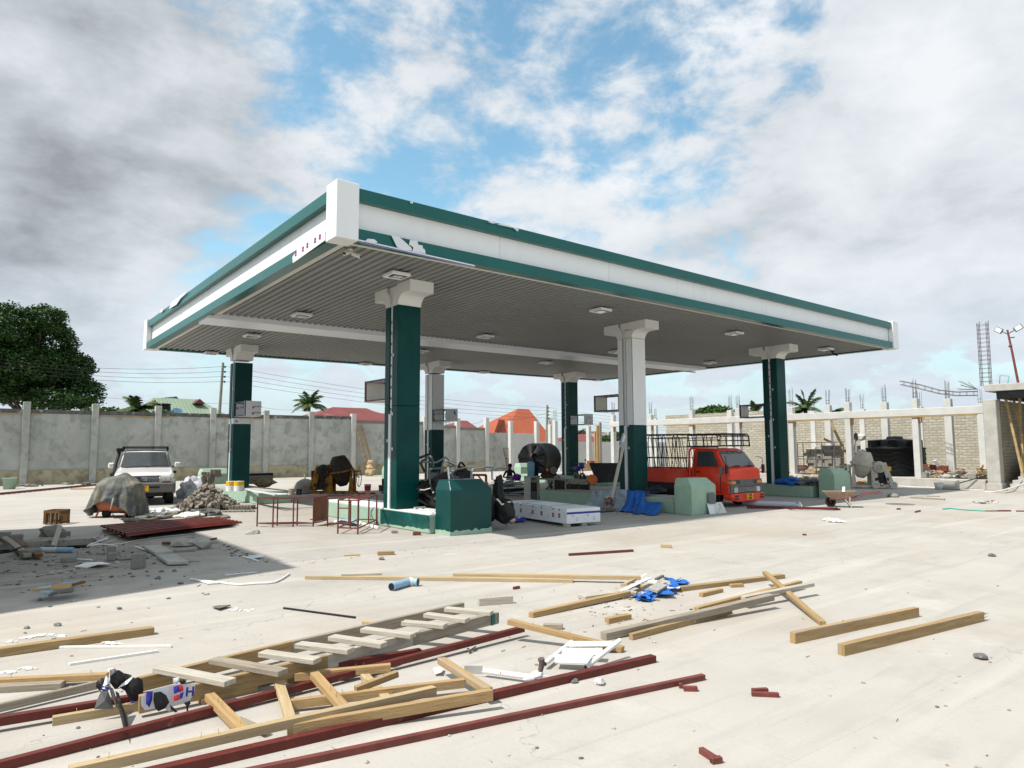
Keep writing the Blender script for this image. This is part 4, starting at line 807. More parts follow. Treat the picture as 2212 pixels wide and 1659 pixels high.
# ================================================================== draped covers
def drape(name, mt, c, rx, ry, h, seed, bottom=lambda a: 0.0, rot=0, folds=9, amp=.10, top=(.0,.0), n=72, m=16, parent=None, flare=1.0, lumps=.08):
    q = MB(frame(c, rot)); vs = []
    for j in range(m+1):
        t = j/m
        for i in range(n):
            a = 2*pi*i/n
            if t < .45:
                k = t/.45; r = .84*k; z = h*(1-.24*k**1.9)
            else:
                k = (t-.45)/.55; r = .84+.16*k**.8*flare; z = h*.76+(bottom(a)-h*.76)*k
            kk = max(0, (t-.4)/.6); fo = 1+amp*kk*sin(folds*a+2.5*mnoise.noise(Vector((cos(a), sin(a), seed))))+amp*.6*kk*sin(folds*2.3*a+seed)
            fo += .16*kk*(.5-abs(mnoise.noise(Vector((cos(a)*3.1, sin(a)*3.1, t*2.2+seed)))))+.05*mnoise.noise(Vector((cos(a)*7, sin(a)*7, t*7)))
            nn = mnoise.noise(Vector((cos(a)*r*1.7, sin(a)*r*1.7, t*1.5+seed)))
            vs.append((rx*r*cos(a)*fo+top[0]*(1-t), ry*r*sin(a)*fo+top[1]*(1-t), max(bottom(a), z+lumps*nn*h*(1-.6*kk))))
    fs = [(j*n+i, j*n+(i+1) % n, (j+1)*n+(i+1) % n, (j+1)*n+i) for j in range(m) for i in range(n)]
    q.add(vs, [f[::-1] for f in fs], 0, None, True)
    return q.build(name, mt, parent, weld=True, solid=.012)
p0, p1 = Vector((3.0,23.2,0)), Vector((4.45,22.0,0)); mid = (p0+p1)/2; ang = atan2(p1.y-p0.y, p1.x-p0.x)
q_T = frame(mid, ang)
cp = thing('air_compressor', 'orange air compressor tank on feet, half hidden under a dirty canvas cover', 'compressor', mid)
q = MB(q_T); L_ = .60; q.lathe([(.001,-L_),(.16,-L_+.03),(.26,-L_+.13),(.30,-L_+.3),(.30,L_-.3),(.26,L_-.13),(.16,L_-.03),(.001,L_)], (0,0,.44), 24, 0, (1,0,0)); q.build('tank', 'orangetank', cp)
q = MB(q_T)
for x in (-.45,.35):
    for y in (-.25,.25): q.bar((x,y*.6,.2),(x-.03,y,.0),.05,.02); q.bar((x-.05,y,.006),(x+.05,y,.006),.06,.01)
q.build('foot', 'orangetank', cp)
q = MB(q_T); q.lathe([(.001,-.05),(.11,-.05),(.12,0),(.11,.05),(.001,.05)],(-.25,-.12,.12),16,0,(0,1,0)); q.lathe([(.001,-.05),(.11,-.05),(.12,0),(.11,.05),(.001,.05)],(.38,-.1,.12),16,0,(0,1,0)); q.build('wheel', 'black', cp)
q = MB(q_T); q.bb((-.3,-.15,.72),(.25,.15,.88)); q.cyl((-.1,0,.9),.10,.1,14); q.build('motor', 'blackp', cp)
def botc(a):
    # lifted on the camera side left so the tank shows
    d = (a-radians(262)+pi) % (2*pi)-pi
    return .06+.44*max(0, 1-abs(d)/radians(52))**.6 if abs(d) < radians(52) else .05+.06*max(0, sin(3*a))
cv = drape('canvas_cover', 'coverdark', (mid.x-.03, mid.y+.04, 0), 0.73, .50, 1.20, 3, botc, ang, 7, .13, (.1,0), 150, 34, lumps=.12)
tag(cv, 'dirty grey canvas cover thrown over the orange compressor in front of the white car', 'cover')
q = MB(); a = G('a2',985,575,.6); q.tube([a+Vector((0,-.05,0)), G('a2',965,640,.4)+Vector((0,-.1,0)), G('a2',960,690,.15), G('a2',1000,740,.01)], .014, 6); tag(q.build('rope', 'cream'), 'pale rope hanging down the orange compressor tank', 'rope')
q_T = IDM
# ================================================================== tilting drum mixers
def mixer(name, T, label, drum, framem, engine, lift=0.0, mir=False, wheels=False):
    if mir: T = T @ Matrix.Diagonal((-1,1,1,1))
    t = thing(name, label, 'cement mixer', T.translation)
    ax = Vector((-.16, -.12, 1)); c = (.20, 0, .98+lift)
    q = MB(T); q.lathe([(.001,-.62),(.15,-.62),(.30,-.45),(.47,-.12),(.50,.0),(.47,.14),(.36,.42),(.27,.58),(.25,.60),(.21,.60),(.24,.52)], c, 30, 0, ax); q.lathe([(.495,-.035),(.535,-.035),(.535,.04),(.495,.04)], c, 30, 1, ax); q.build('drum', [drum, framem], t)
    q = MB(T)
    for y in (-.34,.28):
        q.prism([(-.40,.10),(-.06,.10),(-.06,1.20),(-.26,1.24)], y, y+.05, 0, 'XZ'); q.prism([(-1.0,.25),(-.72,.25),(-.52,1.15),(-.70,1.20)], y-.02, y+.03, 0, 'XZ')
        q.prism([(.58,.10),(.78,.10),(.73,1.02),(.66,1.02)], y+.01, y+.05, 0, 'XZ')
    q.prism([(-.26,1.05),(-.06,1.05),(-.06,1.24),(-.26,1.24)], -.34, .33, 0, 'XZ')
    for y in (-.31,.31): q.bar((-1.0,y,.12),(.85,y,.10),.09,.09)
    q.bar((.66,0,.98),(.98,0,.95),.06,.06); q.bar((.70,-.3,1.0),(.70,.3,1.0),.06,.07); q.build('frame', framem, t)
    q = MB(T); q.bb((-.92,-.28,.22),(-.42,.28,.80)); q.box((-.72,-.05,.90),(.42,.46,.20),1); q.lathe([(.001,-.03),(.25,-.03),(.27,0),(.25,.03),(.001,.03)],(-.40,-.40,.98),24,0 if not mir else 2,(0,1,0)); q.lathe([(.10,-.05),(.12,-.05),(.12,.0)],(-.40,-.42,.98),16,2 if mir else 0,(0,1,0))
    for k in range(5): q.rock((-.75+.12*k,-.32,.42+.07*(k%2)),.10,0,(1,.6,1),k,1,.5)
    q.tube([(-.45,-.36,.5),(-.3,-.42,.3),(-.5,-.42,.12)],.018,5); q.build('engine', ['mixdark' if not mir else 'blackp', engine, framem], t)
    q = MB(T); c = Vector((.95,-.05,.70)); R2 = Matrix.Rotation(.5,3,'Z'); W3 = [c+R2 @ Vector((0,cos(2*pi*k/24)*.33, sin(2*pi*k/24)*.36)) for k in range(25)]; q.tube(W3, .016, 6, 0, False)
    for k in (2,10,18): q.tube([c, W3[k]], .012, 5)
    q.tube([c, c-Vector((.25,0,-.2))], .022, 6); q.build('handwheel', framem, t)
    if wheels:
        global q_T
        q_T = T
        for x, y in ((-.95,-.42),(-.2,-.42),(-.95,.42),(-.2,.42)): wheel(t, (x,y,.17), .17, .08, (0,1,0), framem, 'fridge')
        q_T = IDM
    return t
gm = G('a4', 1440, 690, .04)
mx1 = mixer('cement_mixer', frame((gm.x, gm.y, .04), radians(-38)), 'worn yellow and black cement mixer with hand wheel, left under the canopy', 'mixdark', 'yellow', 'redsteel')
gm = G('d5', 460, 1475, 0)
mx2 = mixer('cement_mixer', frame((gm.x, gm.y, 0), radians(-50)), 'dusty cream cement mixer with a yellow engine cover beside the black water tank', 'mixpale', 'mixpale', 'yellow2', .12, True, True)
# loose drum bowl beside the first mixer
g1 = G('a4', 1100, 670, .04); q = MB(); q.lathe([(.46,.0),(.50,.03),(.48,.22),(.40,.40),(.22,.52),(.05,.56),(.03,.62),(.03,.72),(.0,.72)], (g1.x,g1.y,.10), 26); q.lathe([(.49,.02),(.53,.02),(.53,.07),(.49,.07)], (g1.x,g1.y,.10), 26); tag(q.build('mixer_bowl', 'rubble'), 'upturned cement crusted mixer bowl left of the yellow mixer', 'bowl')
# ================================================================== black water tanks
tk = thing('lying_tank', 'big black plastic water tank lying on its side with ribbed end facing the canopy', 'water tank', (23.6, 30.3, 0))
gt = G('d2', 720, 1372, 0); gt2 = G('d2', 1050, 1330, 0)
ctr = onX('d2', 730, 1140, gt.x+.0); sc = 1
gdist = Vector((gt.x, gt.y, 0))
rad = (G('d2', 720, 1372, 0)-onX('d2', 720, 1372, gt.x)).length
gL, gR = D('d2', 545, 1100), D('d2', 905, 1100); depth = Vector((gt.x, gt.y, -CH)).dot(FW); R_t = (D('d2',0,1372)[1]-D('d2',0,905)[1])*depth/CF/2
axd = Vector((.93, .37, 0)).normalized()
c0 = Vector((gt.x, gt.y, R_t))-axd*.1
q = MB(); LL = 2.2*R_t
q.lathe([(.001,-.12),(R_t*.3,-.12),(R_t*.32,-.06),(R_t*.86,.0),(R_t*.985,.12),(R_t,.3),(R_t,LL*.9),(R_t*1.02,LL*.9),(R_t*1.02,LL),(0.001,LL)], c0, 48, 0, axd); q.build('shell', 'tankblack', tk)
Z_ = axd; X_ = Z_.orthogonal().normalized(); Y_ = Z_.cross(X_)
q = MB()
for k in range(8):
    a = 2*pi*k/8+.25; d = X_*cos(a)+Y_*sin(a); p_ = Z_.cross(d)
    A = c0+d*R_t*.36-Z_*.05; B = c0+d*R_t*.93+Z_*.0
    q.add([A-p_*.06-Z_*.02, A+p_*.06-Z_*.02, B+p_*.17-Z_*.10, B-p_*.17-Z_*.10, A-p_*.06+Z_*.1, A+p_*.06+Z_*.1, B+p_*.20+Z_*.15, B-p_*.20+Z_*.15], [(3,2,1,0),(0,1,5,4),(1,2,6,5),(2,3,7,6),(3,0,4,7)])
q.build('rib', 'tankblack', tk, bevel=.02)
tk2 = thing('standing_tank', 'large black standing water tank with zigzag ridges behind the white columns', 'water tank', (38, 15.6, .42))
c0 = onX('d5', 1180, 800, 38.05); rt = 1.35; cy0 = c0.y
q = MB(); q.lathe([(rt*1.0,0),(rt*1.02,.2),(rt,.3),(rt,1.35),(rt*1.03,1.37),(rt*1.03,1.42),(rt*.93,1.45),(rt*.88,1.52),(rt*.75,1.78),(.40,1.88),(.36,2.0),(0.001,2.02)], (38.05, cy0, .43), 48); q.build('shell', 'tankblack', tk2)
q = MB()
for zz_ in (.34,.58,.82,1.06):
    pts = []; n = 96
    for k in range(n+1):
        a = 2*pi*k/n; ph = (k % 16)/16; wv = min(1, max(0, 1.6-abs(ph-.5)*5)); pts.append((38.05+cos(a)*(rt+.012), cy0+sin(a)*(rt+.012), .43+zz_+.13*wv))
    q.tube(pts, .018, 5, 0, False)
q.build('ridge', 'steel' if False else 'tankblack', tk2)
q = MB()
for k in range(8):
    a = 2*pi*k/8+.3; d = Vector((cos(a), sin(a), 0)); p_ = Vector((-sin(a), cos(a), 0)); o_ = Vector((38.05, cy0, .43))
    A = o_+d*.5+Vector((0,0,1.86)); B = o_+d*rt*.92+Vector((0,0,1.82))
    q.add([A-p_*.08, A+p_*.08, B+p_*.2, B-p_*.2, A-p_*.1-Vector((0,0,.3)), A+p_*.1-Vector((0,0,.3)), B+p_*.24-Vector((0,0,.36)), B-p_*.24-Vector((0,0,.36))], [(0,1,2,3),(4,5,1,0),(5,6,2,1),(6,7,3,2),(7,4,0,3)])
q.build('rib', 'tankblack', tk2, bevel=.03)
# ================================================================== people
def person(label, T, joints, radii, edges, clothes, hairr=.105, face=True):
    """one skinned surface for the body; clothes are skinned shells over the same joints"""
    t = thing('person', label, 'person', T.translation)
    def skin(name, ids, rs, ed, mt, sub=2):
        me = bpy.data.meshes.new(name); idx = {k: i for i, k in enumerate(ids)}; org = WLOC[t.name]
        me.from_pydata([T @ Vector(joints[k])-org for k in ids], [(idx[a], idx[b_]) for a, b_ in ed], [])
        o = bpy.data.objects.new(name, me); COL.objects.link(o); o.parent = t; me.materials.append(M[mt])
        md = o.modifiers.new('skin', 'SKIN'); md.use_smooth_shade = True
        for i, k in enumerate(ids): me.skin_vertices[0].data[i].radius = (rs[k] if isinstance(rs[k], tuple) else (rs[k], rs[k]))
        me.skin_vertices[0].data[0].use_root = True
        s_ = o.modifiers.new('sub', 'SUBSURF'); s_.levels = sub; s_.render_levels = sub; WLOC[o.name] = org; return o
    skin('body', list(joints), radii, edges, 'skin')
    for (nm, mt, ids, ed, grow) in clothes: skin(nm, ids, {k: tuple(x*grow+.008 for x in (radii[k] if isinstance(radii[k], tuple) else (radii[k],)*2)) for k in ids}, ed, mt)
    h = Vector(joints['head']); f = Vector(joints['nose']); fw = (f-h).normalized()
    q = MB(T); q.rock(h+Vector((0,0,.03))-fw*.015, hairr, 0, (.92,1.0,1.05), 1, 3, 0); q.build('hair', 'hair', t)
    q = MB(T); r_ = Vector((0,0,1)).cross(fw).normalized(); h2 = (h+fw*.088)
    for s in (-1,1): q.rock(h2+r_*s*.032+Vector((0,0,.012)), .013, 0, (1,1,.7), 2, 1, 0); q.rock(h+r_*s*.092+Vector((0,0,-.005)), .026, 1, (.6,.9,1.2), 3, 1, 0)
    q.rock(h+fw*.092-Vector((0,0,.052)), .020, 2, (1.2,1.2,.45), 4, 1, 0); q.build('face_feature', ['cloth1','skin','redlens'], t); return t
def hand(J, Rr, E, key, w, d, up, grip=.5):
    d = Vector(d).normalized(); up = Vector(up).normalized(); sd = d.cross(up); w = Vector(w); J[key+'palm'] = tuple(w+d*.07); Rr[key+'palm'] = (.034,.018); E.append((key+'wrist', key+'palm'))
    for k, (off, ln) in enumerate(((-.030,.060),(-.010,.072),(.012,.066),(.032,.050))):
        b0 = w+d*.10+sd*off; m_ = b0+d*ln*.6-up*ln*.3*grip; e_ = m_+d*ln*.3-up*ln*.5*grip
        J[f'{key}f{k}a'] = tuple(b0); J[f'{key}f{k}b'] = tuple(m_); J[f'{key}f{k}c'] = tuple(e_)
        for c_, r in zip('abc', (.010,.009,.0075)): Rr[f'{key}f{k}{c_}'] = r
        E += [(key+'palm', f'{key}f{k}a'), (f'{key}f{k}a', f'{key}f{k}b'), (f'{key}f{k}b', f'{key}f{k}c')]
    J[key+'t1'] = tuple(w+d*.05-sd*.05); J[key+'t2'] = tuple(w+d*.085-sd*.07-up*.02*grip); Rr[key+'t1'] = .011; Rr[key+'t2'] = .009; E += [(key+'palm', key+'t1'), (key+'t1', key+'t2')]
def upright(lean=(0,0), sit=False, la=None, ra=None, headd=(0,-1,0), low=.95, tw=0):
    """joints; figure faces local -Y"""
    lx, ly = lean; p = low
    J = dict(pelvis=(0,0,p), belly=(lx*.25,ly*.25,p+.14), chest=(lx*.65,ly*.65,p+.36), neck=(lx,ly,p+.53), throat=(lx*1.06,ly*1.1,p+.60), head=(lx*1.12,ly*1.2-.01,p+.72))
    hd = Vector(headd).normalized(); h = Vector(J['head']); J['crown'] = tuple(h+Vector((0,0,.06))-hd*.01); J['nose'] = tuple(h+hd*.098-Vector((0,0,.02)))
    Rr = dict(pelvis=(.15,.11), belly=(.135,.10), chest=(.165,.115), neck=(.065,.06), throat=(.052,.052), head=(.088,.10), crown=(.07,.085), nose=.016)
    E = [('pelvis','belly'),('belly','chest'),('chest','neck'),('neck','throat'),('throat','head'),('head','crown'),('head','nose')]
    for k, s, arm in (('l',-1,la),('r',1,ra)):
        sh = Vector(J['neck'])+Vector((s*.19,0,-.06)); J[k+'sh'] = tuple(sh); el, wr = arm; J[k+'elbow'] = el; J[k+'wrist'] = wr
        Rr[k+'sh'] = .062; Rr[k+'elbow'] = .042; Rr[k+'wrist'] = .027; E += [('neck',k+'sh'),(k+'sh',k+'elbow'),(k+'elbow',k+'wrist')]
        d = Vector(wr)-Vector(el); hand(J, Rr, E, k, wr, d, (0,0,1), .8)
        if sit: J[k+'hip'] = (s*.09,-.03,p-.03); J[k+'knee'] = (s*.16,-.45,p+.02); J[k+'ankle'] = (s*.15,-.42,p-.42+.02); 
        else: J[k+'hip'] = (s*.09,0,p-.06); J[k+'knee'] = (s*.11,-.03,p*.5); J[k+'ankle'] = (s*.12,.02,.08)
        J[k+'toe'] = tuple(Vector(J[k+'ankle'])+Vector((s*.03,-.17,-.045))); Rr[k+'hip'] = .095; Rr[k+'knee'] = .062; Rr[k+'ankle'] = .04; Rr[k+'toe'] = (.04,.028)
        E += [('pelvis',k+'hip'),(k+'hip',k+'knee'),(k+'knee',k+'ankle'),(k+'ankle',k+'toe')]
    return J, Rr, E
TE = [('pelvis','belly'),('belly','chest'),('chest','neck')]
SL = TE+[('neck','lsh'),('neck','rsh')]
PT = [('pelvis','lhip'),('pelvis','rhip'),('lhip','lknee'),('rhip','rknee'),('lknee','lankle'),('rknee','rankle')]
# vest man sitting behind the stack
gp = G('d3', 600, 1000, .04); gp = Vector((20.6, 25.0, 0)); a_ = ray('d3', 585, 600); kx = 25.6/ a_.y; gp = Vector((a_.x*kx, a_.y*kx, .04))
zh = (Vector((0,0,CH))+ray('d3', 585, 585)*kx).z
yawp = atan2(-gp.x, gp.y)*1.0
J, Rr, E = upright((0.02,-.08), True, ((-.30,-.12,.28+.35),(-.05,-.34,.62)), ((.30,-.10,.60),(.22,-.36,.58)), (-.5,-1,-.1), max(.30, zh-.72-.04))
p_ = J['pelvis'][2]
for k, el, wr in (('l',(-.29,-.12,p_+.22),(-.04,-.32,p_+.20)),('r',(.30,-.08,p_+.20),(.20,-.33,p_+.10))):
    pass
J, Rr, E = upright((0.02,-.08), True, ((-.30,-.12,p_+.22),(-.04,-.32,p_+.22)), ((.32,-.06,p_+.20),(.28,-.32,p_+.12)), (-.5,-1,-.1), p_)
person('man in a white vest sitting behind the stacked offcuts, looking down at his hands', frame(gp, atan2(-gp.x, gp.y)), J, Rr, E, [('vest','cloth1',['pelvis','belly','chest'],[('pelvis','belly'),('belly','chest')],1.22),('shorts','denim',['pelvis','lhip','rhip','lknee','rknee'],[('pelvis','lhip'),('pelvis','rhip'),('lhip','lknee'),('rhip','rknee')],1.08)])
q = MB(frame(gp, atan2(-gp.x, gp.y))); q.bb((-.2,-.15,0),(.2,.2,max(.12,p_-.16))); tag(q.build('stool', 'orange'), 'low orange stool under the man in the white vest', 'stool')
# man standing in navy shirt reaching to the machine
def at_depth(r, x, y, Y): a = ray(r, x, y); k = Y/a.y; return Vector((a.x*k, a.y*k, CH+a.z*k))
Ym = 19.7; hp = at_depth('d3', 1120, 275, Ym); hnd = at_depth('d3', 1385, 515, Ym-.1)
zf = .04; H_ = hp.z+.11-zf; low = (H_-.11-.72)
Tm = frame((hp.x+.02, hp.y, zf), atan2(-hp.x, hp.y)+.15); inv = Tm.inverted(); hl = inv @ hnd
J, Rr, E = upright((.0,-.03), False, ((-.27,-.10,low+.25),(-.22,-.34,low+.22)), (tuple((Vector((.19,-.02,low+.45))+hl)/2+Vector((.04,.0,-.02))), tuple(hl)), (.3,-1,-.35), low)
person('man in a navy shirt standing behind the blue water bottle, one arm stretched out', Tm, J, Rr, E, [('shirt','cloth2',['pelvis','belly','chest','neck','lsh','rsh'],SL,1.16),('trousers','denim',['pelvis','lhip','rhip','lknee','rknee','lankle','rankle'],PT,1.08)])
# crouching figure bent forward in a patterned shirt
hp = at_depth('d3', 1660, 570, 18.6); low = .42
Tm = frame((hp.x+.35, hp.y+.05, .04), atan2(-hp.x, hp.y)-1.2); zr = hp.z-.04
J, Rr, E = upright((0,-.38), True, ((-.25,-.45,low+.10),(-.12,-.62,low+.02)), ((.25,-.45,low+.12),(.14,-.62,low+.05)), (0,-1,-.9), low)
dz = zr-J['head'][2]
for k in ('belly','chest','neck','throat','head','crown','nose','lsh','rsh'): J[k] = (J[k][0], J[k][1], J[k][2]+dz*(.3 if k == 'belly' else .7 if k == 'chest' else 1))
person('person crouching in a patterned grey shirt with head bent, behind the work table', Tm, J, Rr, E, [('shirt','cloth3',['pelvis','belly','chest','neck','lsh','rsh','lelbow','relbow'],SL+[('lsh','lelbow'),('rsh','relbow')],1.12),('trousers','cloth2',['pelvis','lhip','rhip','lknee','rknee','lankle','rankle'],PT,1.08)])
# ================================================================== vegetation
def leaves(q, centers, rad, per, size, seed, m=0, flat=.6):
    rr = random.Random(seed); vs = []; fs = []
    for c in centers:
        for _ in range(per):
            while True:
                d = Vector((rr.uniform(-1,1), rr.uniform(-1,1), rr.uniform(-1,1)))
                if d.length < 1: break
            p = c+Vector((d.x*rad, d.y*rad, d.z*rad*flat)); s = size*rr.uniform(.6,1.3)
            a = Vector((rr.gauss(0,1), rr.gauss(0,1), rr.gauss(0,.5))).normalized()*s; b_ = a.orthogonal().normalized()*s*.55; b_.rotate(Matrix.Rotation(rr.uniform(0,6.28), 3, a))
            k = len(vs); vs += [p-a*.5, p+b_*.5, p+a*.5, p-b_*.5]; fs.append((k,k+1,k+2,k+3))
    return q.add(vs, fs, m)
def tree(name, label, base, lobes, trunk_h, n, mt, seed, rad=.9, size=.34, per=34, group=None):
    t = thing(name, label, 'tree', base, group); rr = random.Random(seed); base = Vector(base); cs = []
    for _ in range(n):
        c, r = rr.choices(lobes, [l_[1][0]*l_[1][1]*l_[1][2] for l_ in lobes])[0]
        d = Vector((rr.gauss(0,1), rr.gauss(0,1), rr.gauss(0,1))).normalized()*rr.uniform(.72,1.0)
        if d.z < -.55: d.z *= .5
        cs.append(base+Vector(c)+Vector((d.x*r[0], d.y*r[1], d.z*r[2])))
    q = MB(); leaves(q, cs, rad, per, size, seed); q.build('crown', mt, t)
    q = MB(); top = base+Vector((0,0,trunk_h)); q.tube([base, base+Vector((.1,.05,trunk_h*.5)), top], .45, 10, 0, True, 0, .28)
    for c, r in lobes:
        tgt = base+Vector(c); q.tube([top-Vector((0,0,trunk_h*.2)), top.lerp(tgt,.5)+Vector((rr.uniform(-.3,.3),0,.3)), tgt], .20, 7, 0, True, 0, .05)
        for k in range(4): e_ = tgt+Vector((rr.uniform(-1,1)*r[0]*.8, rr.uniform(-1,1)*r[1]*.8, rr.uniform(-.2,.7)*r[2])); q.tube([top.lerp(tgt,.5), (top.lerp(tgt,.5)+e_)/2+Vector((0,0,.2)), e_], .09, 5, 0, True, 0, .03)
    q.build('trunk', 'bark', t); return t
TY = 74.0
def T_(x, y, Y=TY): return onY('f', x, y, Y)   # source pixels
sx = lambda u, v, Y=TY: onY('f', u, v, Y)
base = sx(60, 900); base = Vector((base.x, TY, 0))
lob = []
for u, v, ru, rv in ((20,715,75,58),(105,745,62,58),(60,800,110,60),(150,800,52,50),(175,855,50,35),(20,830,60,50),(-90,740,100,80),(-60,830,110,60),(95,700,45,35),(120,868,70,22)):
    c = sx(u, v); e_ = sx(u+ru, v); e2 = sx(u, v-rv); rx = abs(e_.x-c.x); rz = abs(e2.z-c.z); lob.append(((c.x-base.x, R_.uniform(-1.5,1.5), c.z), (rx, rx*.9+.8, rz)))
tree('shade_tree', 'huge dense dark green spreading tree rising behind the left end of the boundary wall', base, lob, 5.5, 2600, 'leafdark', 5, .68, .27, 46)
def palm(label, base, h, n, ln, seed, wind=0, droop=1.0, lean=(0,0)):
    t = thing('palm_tree', label, 'palm tree', base, 'palm trees beyond the yard walls'); rr = random.Random(seed); base = Vector(base); top = base+Vector((lean[0], lean[1], h))
    q = MB(); q.tube([base, base.lerp(top,.5)+Vector((lean[0]*-.2,0,0)), top], .2, 8, 0, True, 0, .13); q.build('trunk', 'bark', t)
    for k in range(n):
        a = 2*pi*k/n+rr.uniform(-.2,.2); el = rr.uniform(.1,1.25); d = Vector((cos(a)*cos(el)+wind, sin(a)*cos(el), sin(el))).normalized(); q = MB(); pts = []; p = top.copy(); v = d.copy(); L1 = ln*rr.uniform(.8,1.1); st = 12
        for i in range(st+1):
            pts.append(p.copy()); v = (v+Vector((wind*.10,0,-.13*droop*(.5+i/st)))).normalized(); p = p+v*L1/st
        q.tube(pts, .025, 4, 0, False, 0, .008); vs = []; fs = []
        for i in range(1, st+1):
            f = i/st; tg = (pts[i]-pts[i-1]).normalized(); sd = tg.cross(Vector((0,0,1))).normalized(); ll = ln*.32*sin(pi*min(1, .12+f*.86))**.7
            for s in (-1,1):
                for w_ in range(3):
                    o_ = pts[i-1].lerp(pts[i], w_/3); tip = o_+sd*s*ll*.75+tg*ll*.55-Vector((0,0,ll*rr.uniform(.25,.6))); b_ = tg*.07; kk = len(vs); vs += [o_-b_, o_+b_, tip]; fs.append((kk,kk+1,kk+2))
        q.add(vs, fs); q.build('frond', 'palm', t)
    return t
def pbase(r, x, y, Y): p = onY(r, x, y, Y); return Vector((p.x, Y, 0)), p.z
for lab, r, x, y, Y, n, ln, seed, wind, dr in [('young coconut palm just beyond the wall, between the big tree and the green roof','a1',1195,1030,52,19,1.75,3,0,.9),('palm beside the ridge of the red roofed house, wind ruffled fronds','b8',1985,1230,62,19,1.8,4,.10,.9)]:
    b_, h = pbase(r, x, y, Y); palm(lab, b_, h, n, ln, seed, wind, dr)
for lab, x, y, X, n, ln, seed in [('wind bent palm showing above the brick wall right of the front right canopy column',890,450,47,13,1.6,6),('wind bent palm seen past the empty sign box of the front right canopy column',330,500,47,12,1.4,8),('palm peeping over the unfinished building between two rebar stubs',1190,500,49,9,1.1,9)]:
    p_ = onX('b2', x, y, X); palm(lab, (X, p_.y, 0), p_.z, n, ln, seed, -.35 if seed != 9 else 0, .9)
for lab, u, v, Y, r_, seed in [('low dark bush on the far hill beside the red tiled roof','d',0,0,0,0)]: pass
def bush(lab, c, lobes, mt, seed, size=.3, n=120, tr=1.5, rad=.5): return tree('bush', lab, c, lobes, tr, n, mt, seed, rad, size, 26)
p_ = onX('c2', 1690, 1180, 50); bush('round green bush above the brick wall left of the windy palm', (50, p_.y, 0), [((0,0,p_.z-.2),(.8,2.0,.75)),((0,-1.8,p_.z-.5),(.7,1.4,.55))], 'leafmid', 21, .3, 150, 2.5, .45)
p_ = onY('d2', 1480, 745, 95); bush('dark tree on the skyline above the far red roof', (p_.x, 95, 0), [((0,0,p_.z-.3),(1.1,1,.9)),((-2.6,0,p_.z-2.0),(2.2,1,1.4))], 'leafdark', 22, .35, 160, 2.5, .5)
p_ = onY('d2', 1800, 850, 90); bush('bright green bushes below the far white house', (p_.x, 90, 0), [((0,0,p_.z-.4),(2.4,1,1.1)),((2.2,0,p_.z+.4),(1.2,1,1.2))], 'leafmid', 23, .35, 170, 1.5, .5)
p_ = onY('a1', 930, 1040, 60); bush('low bush tips over the wall right of the big tree', (p_.x, 60, 0), [((0,0,p_.z-.2),(1.6,1,.45)),((1.8,0,p_.z-.35),(1.2,1,.4))], 'leafmid', 24, .28, 90, 2.5, .35)
p_ = onY('a1', 1430, 1055, 50); bush('yellowish green bush tip in front of the far black tank', (p_.x, 50, 0), [((0,0,p_.z-.25),(.7,.5,.4))], 'leafmid', 25, .28, 40, 2.5, .35)
# ================================================================== houses
def house(name, label, Y, faces, walls, extra=None):
    """roof faces given as picture measured points on set-back planes"""
    xs = [p.x for f, m in faces for p in f]; t = thing(name, label, 'house', (sum(xs)/len(xs), Y, 0))
    for f, m in faces:
        q = MB(); n = len(f); dn = Vector((0,0,-.10)); q.add(f+[p+dn for p in f], [tuple(range(n)), tuple(range(n,2*n))[::-1]]+[(i,n+i,n+(i+1)%n,(i+1)%n) for i in range(n)]); q.build('gable' if m == 'gable' else 'roof', m, t)
    for a, b_ in walls: q = MB(); q.bb(a, b_); q.build('wall', 'housewall', t)
    return t
def hip(name, label, x0, x1, y0, y1, ze, zr, rx0, rx1, mt, gab=None):
    yc = (y0+y1)/2; A, B, C_, D_ = Vector((x0,y0,ze)), Vector((x1,y0,ze)), Vector((x1,y1,ze)), Vector((x0,y1,ze)); r0, r1 = Vector((rx0,yc,zr)), Vector((rx1,yc,zr))
    return house(name, label, yc, [([A,B,r1,r0],mt),([B,C_,r1],mt),([C_,D_,r0,r1],mt),([D_,A,r0],mt)], [((x0+.7,y0+.7,0),(x1-.7,y1-.7,ze))])
def pz(r, x, y, Y): return onY(r, x, y, Y)
# orange hip roof
Yc = 70; a = pz('d2',495,405,Yc+4.5); b_ = pz('d2',658,405,Yc+4.5); L0 = pz('d2',232,560,Yc); e0 = pz('d2',60,770,Yc-4); e1 = pz('d2',1190,905,Yc-4)
hz_ = hip('house', 'house with a steep orange tiled hip roof rising over the low end of the wall', pz('d2',250,700,Yc-2.5).x, e1.x, Yc-2.5, Yc+11, 2.4, a.z, a.x, b_.x, 'rooforange')
q = MB(); A = pz('d2',85,740,Yc-4.5); R2 = pz('d2',235,560,Yc-2); R3 = pz('d2',320,568,Yc+2); B_ = pz('d2',600,800,Yc-4.5)
q.add([Vector((A.x,Yc-5,2.6)), Vector((B_.x-2,Yc-5,2.6)), R3, R2, Vector((A.x-.3,Yc+3,2.6))], [(0,1,2,3),(4,0,3)]); WLOC; q.build('roof', 'rooforange', hz_)
q = MB(); q.bb((A.x+.4,Yc-4.4,0),(B_.x-2.4,Yc-2,2.6)); q.build('wall', 'housewall', hz_)
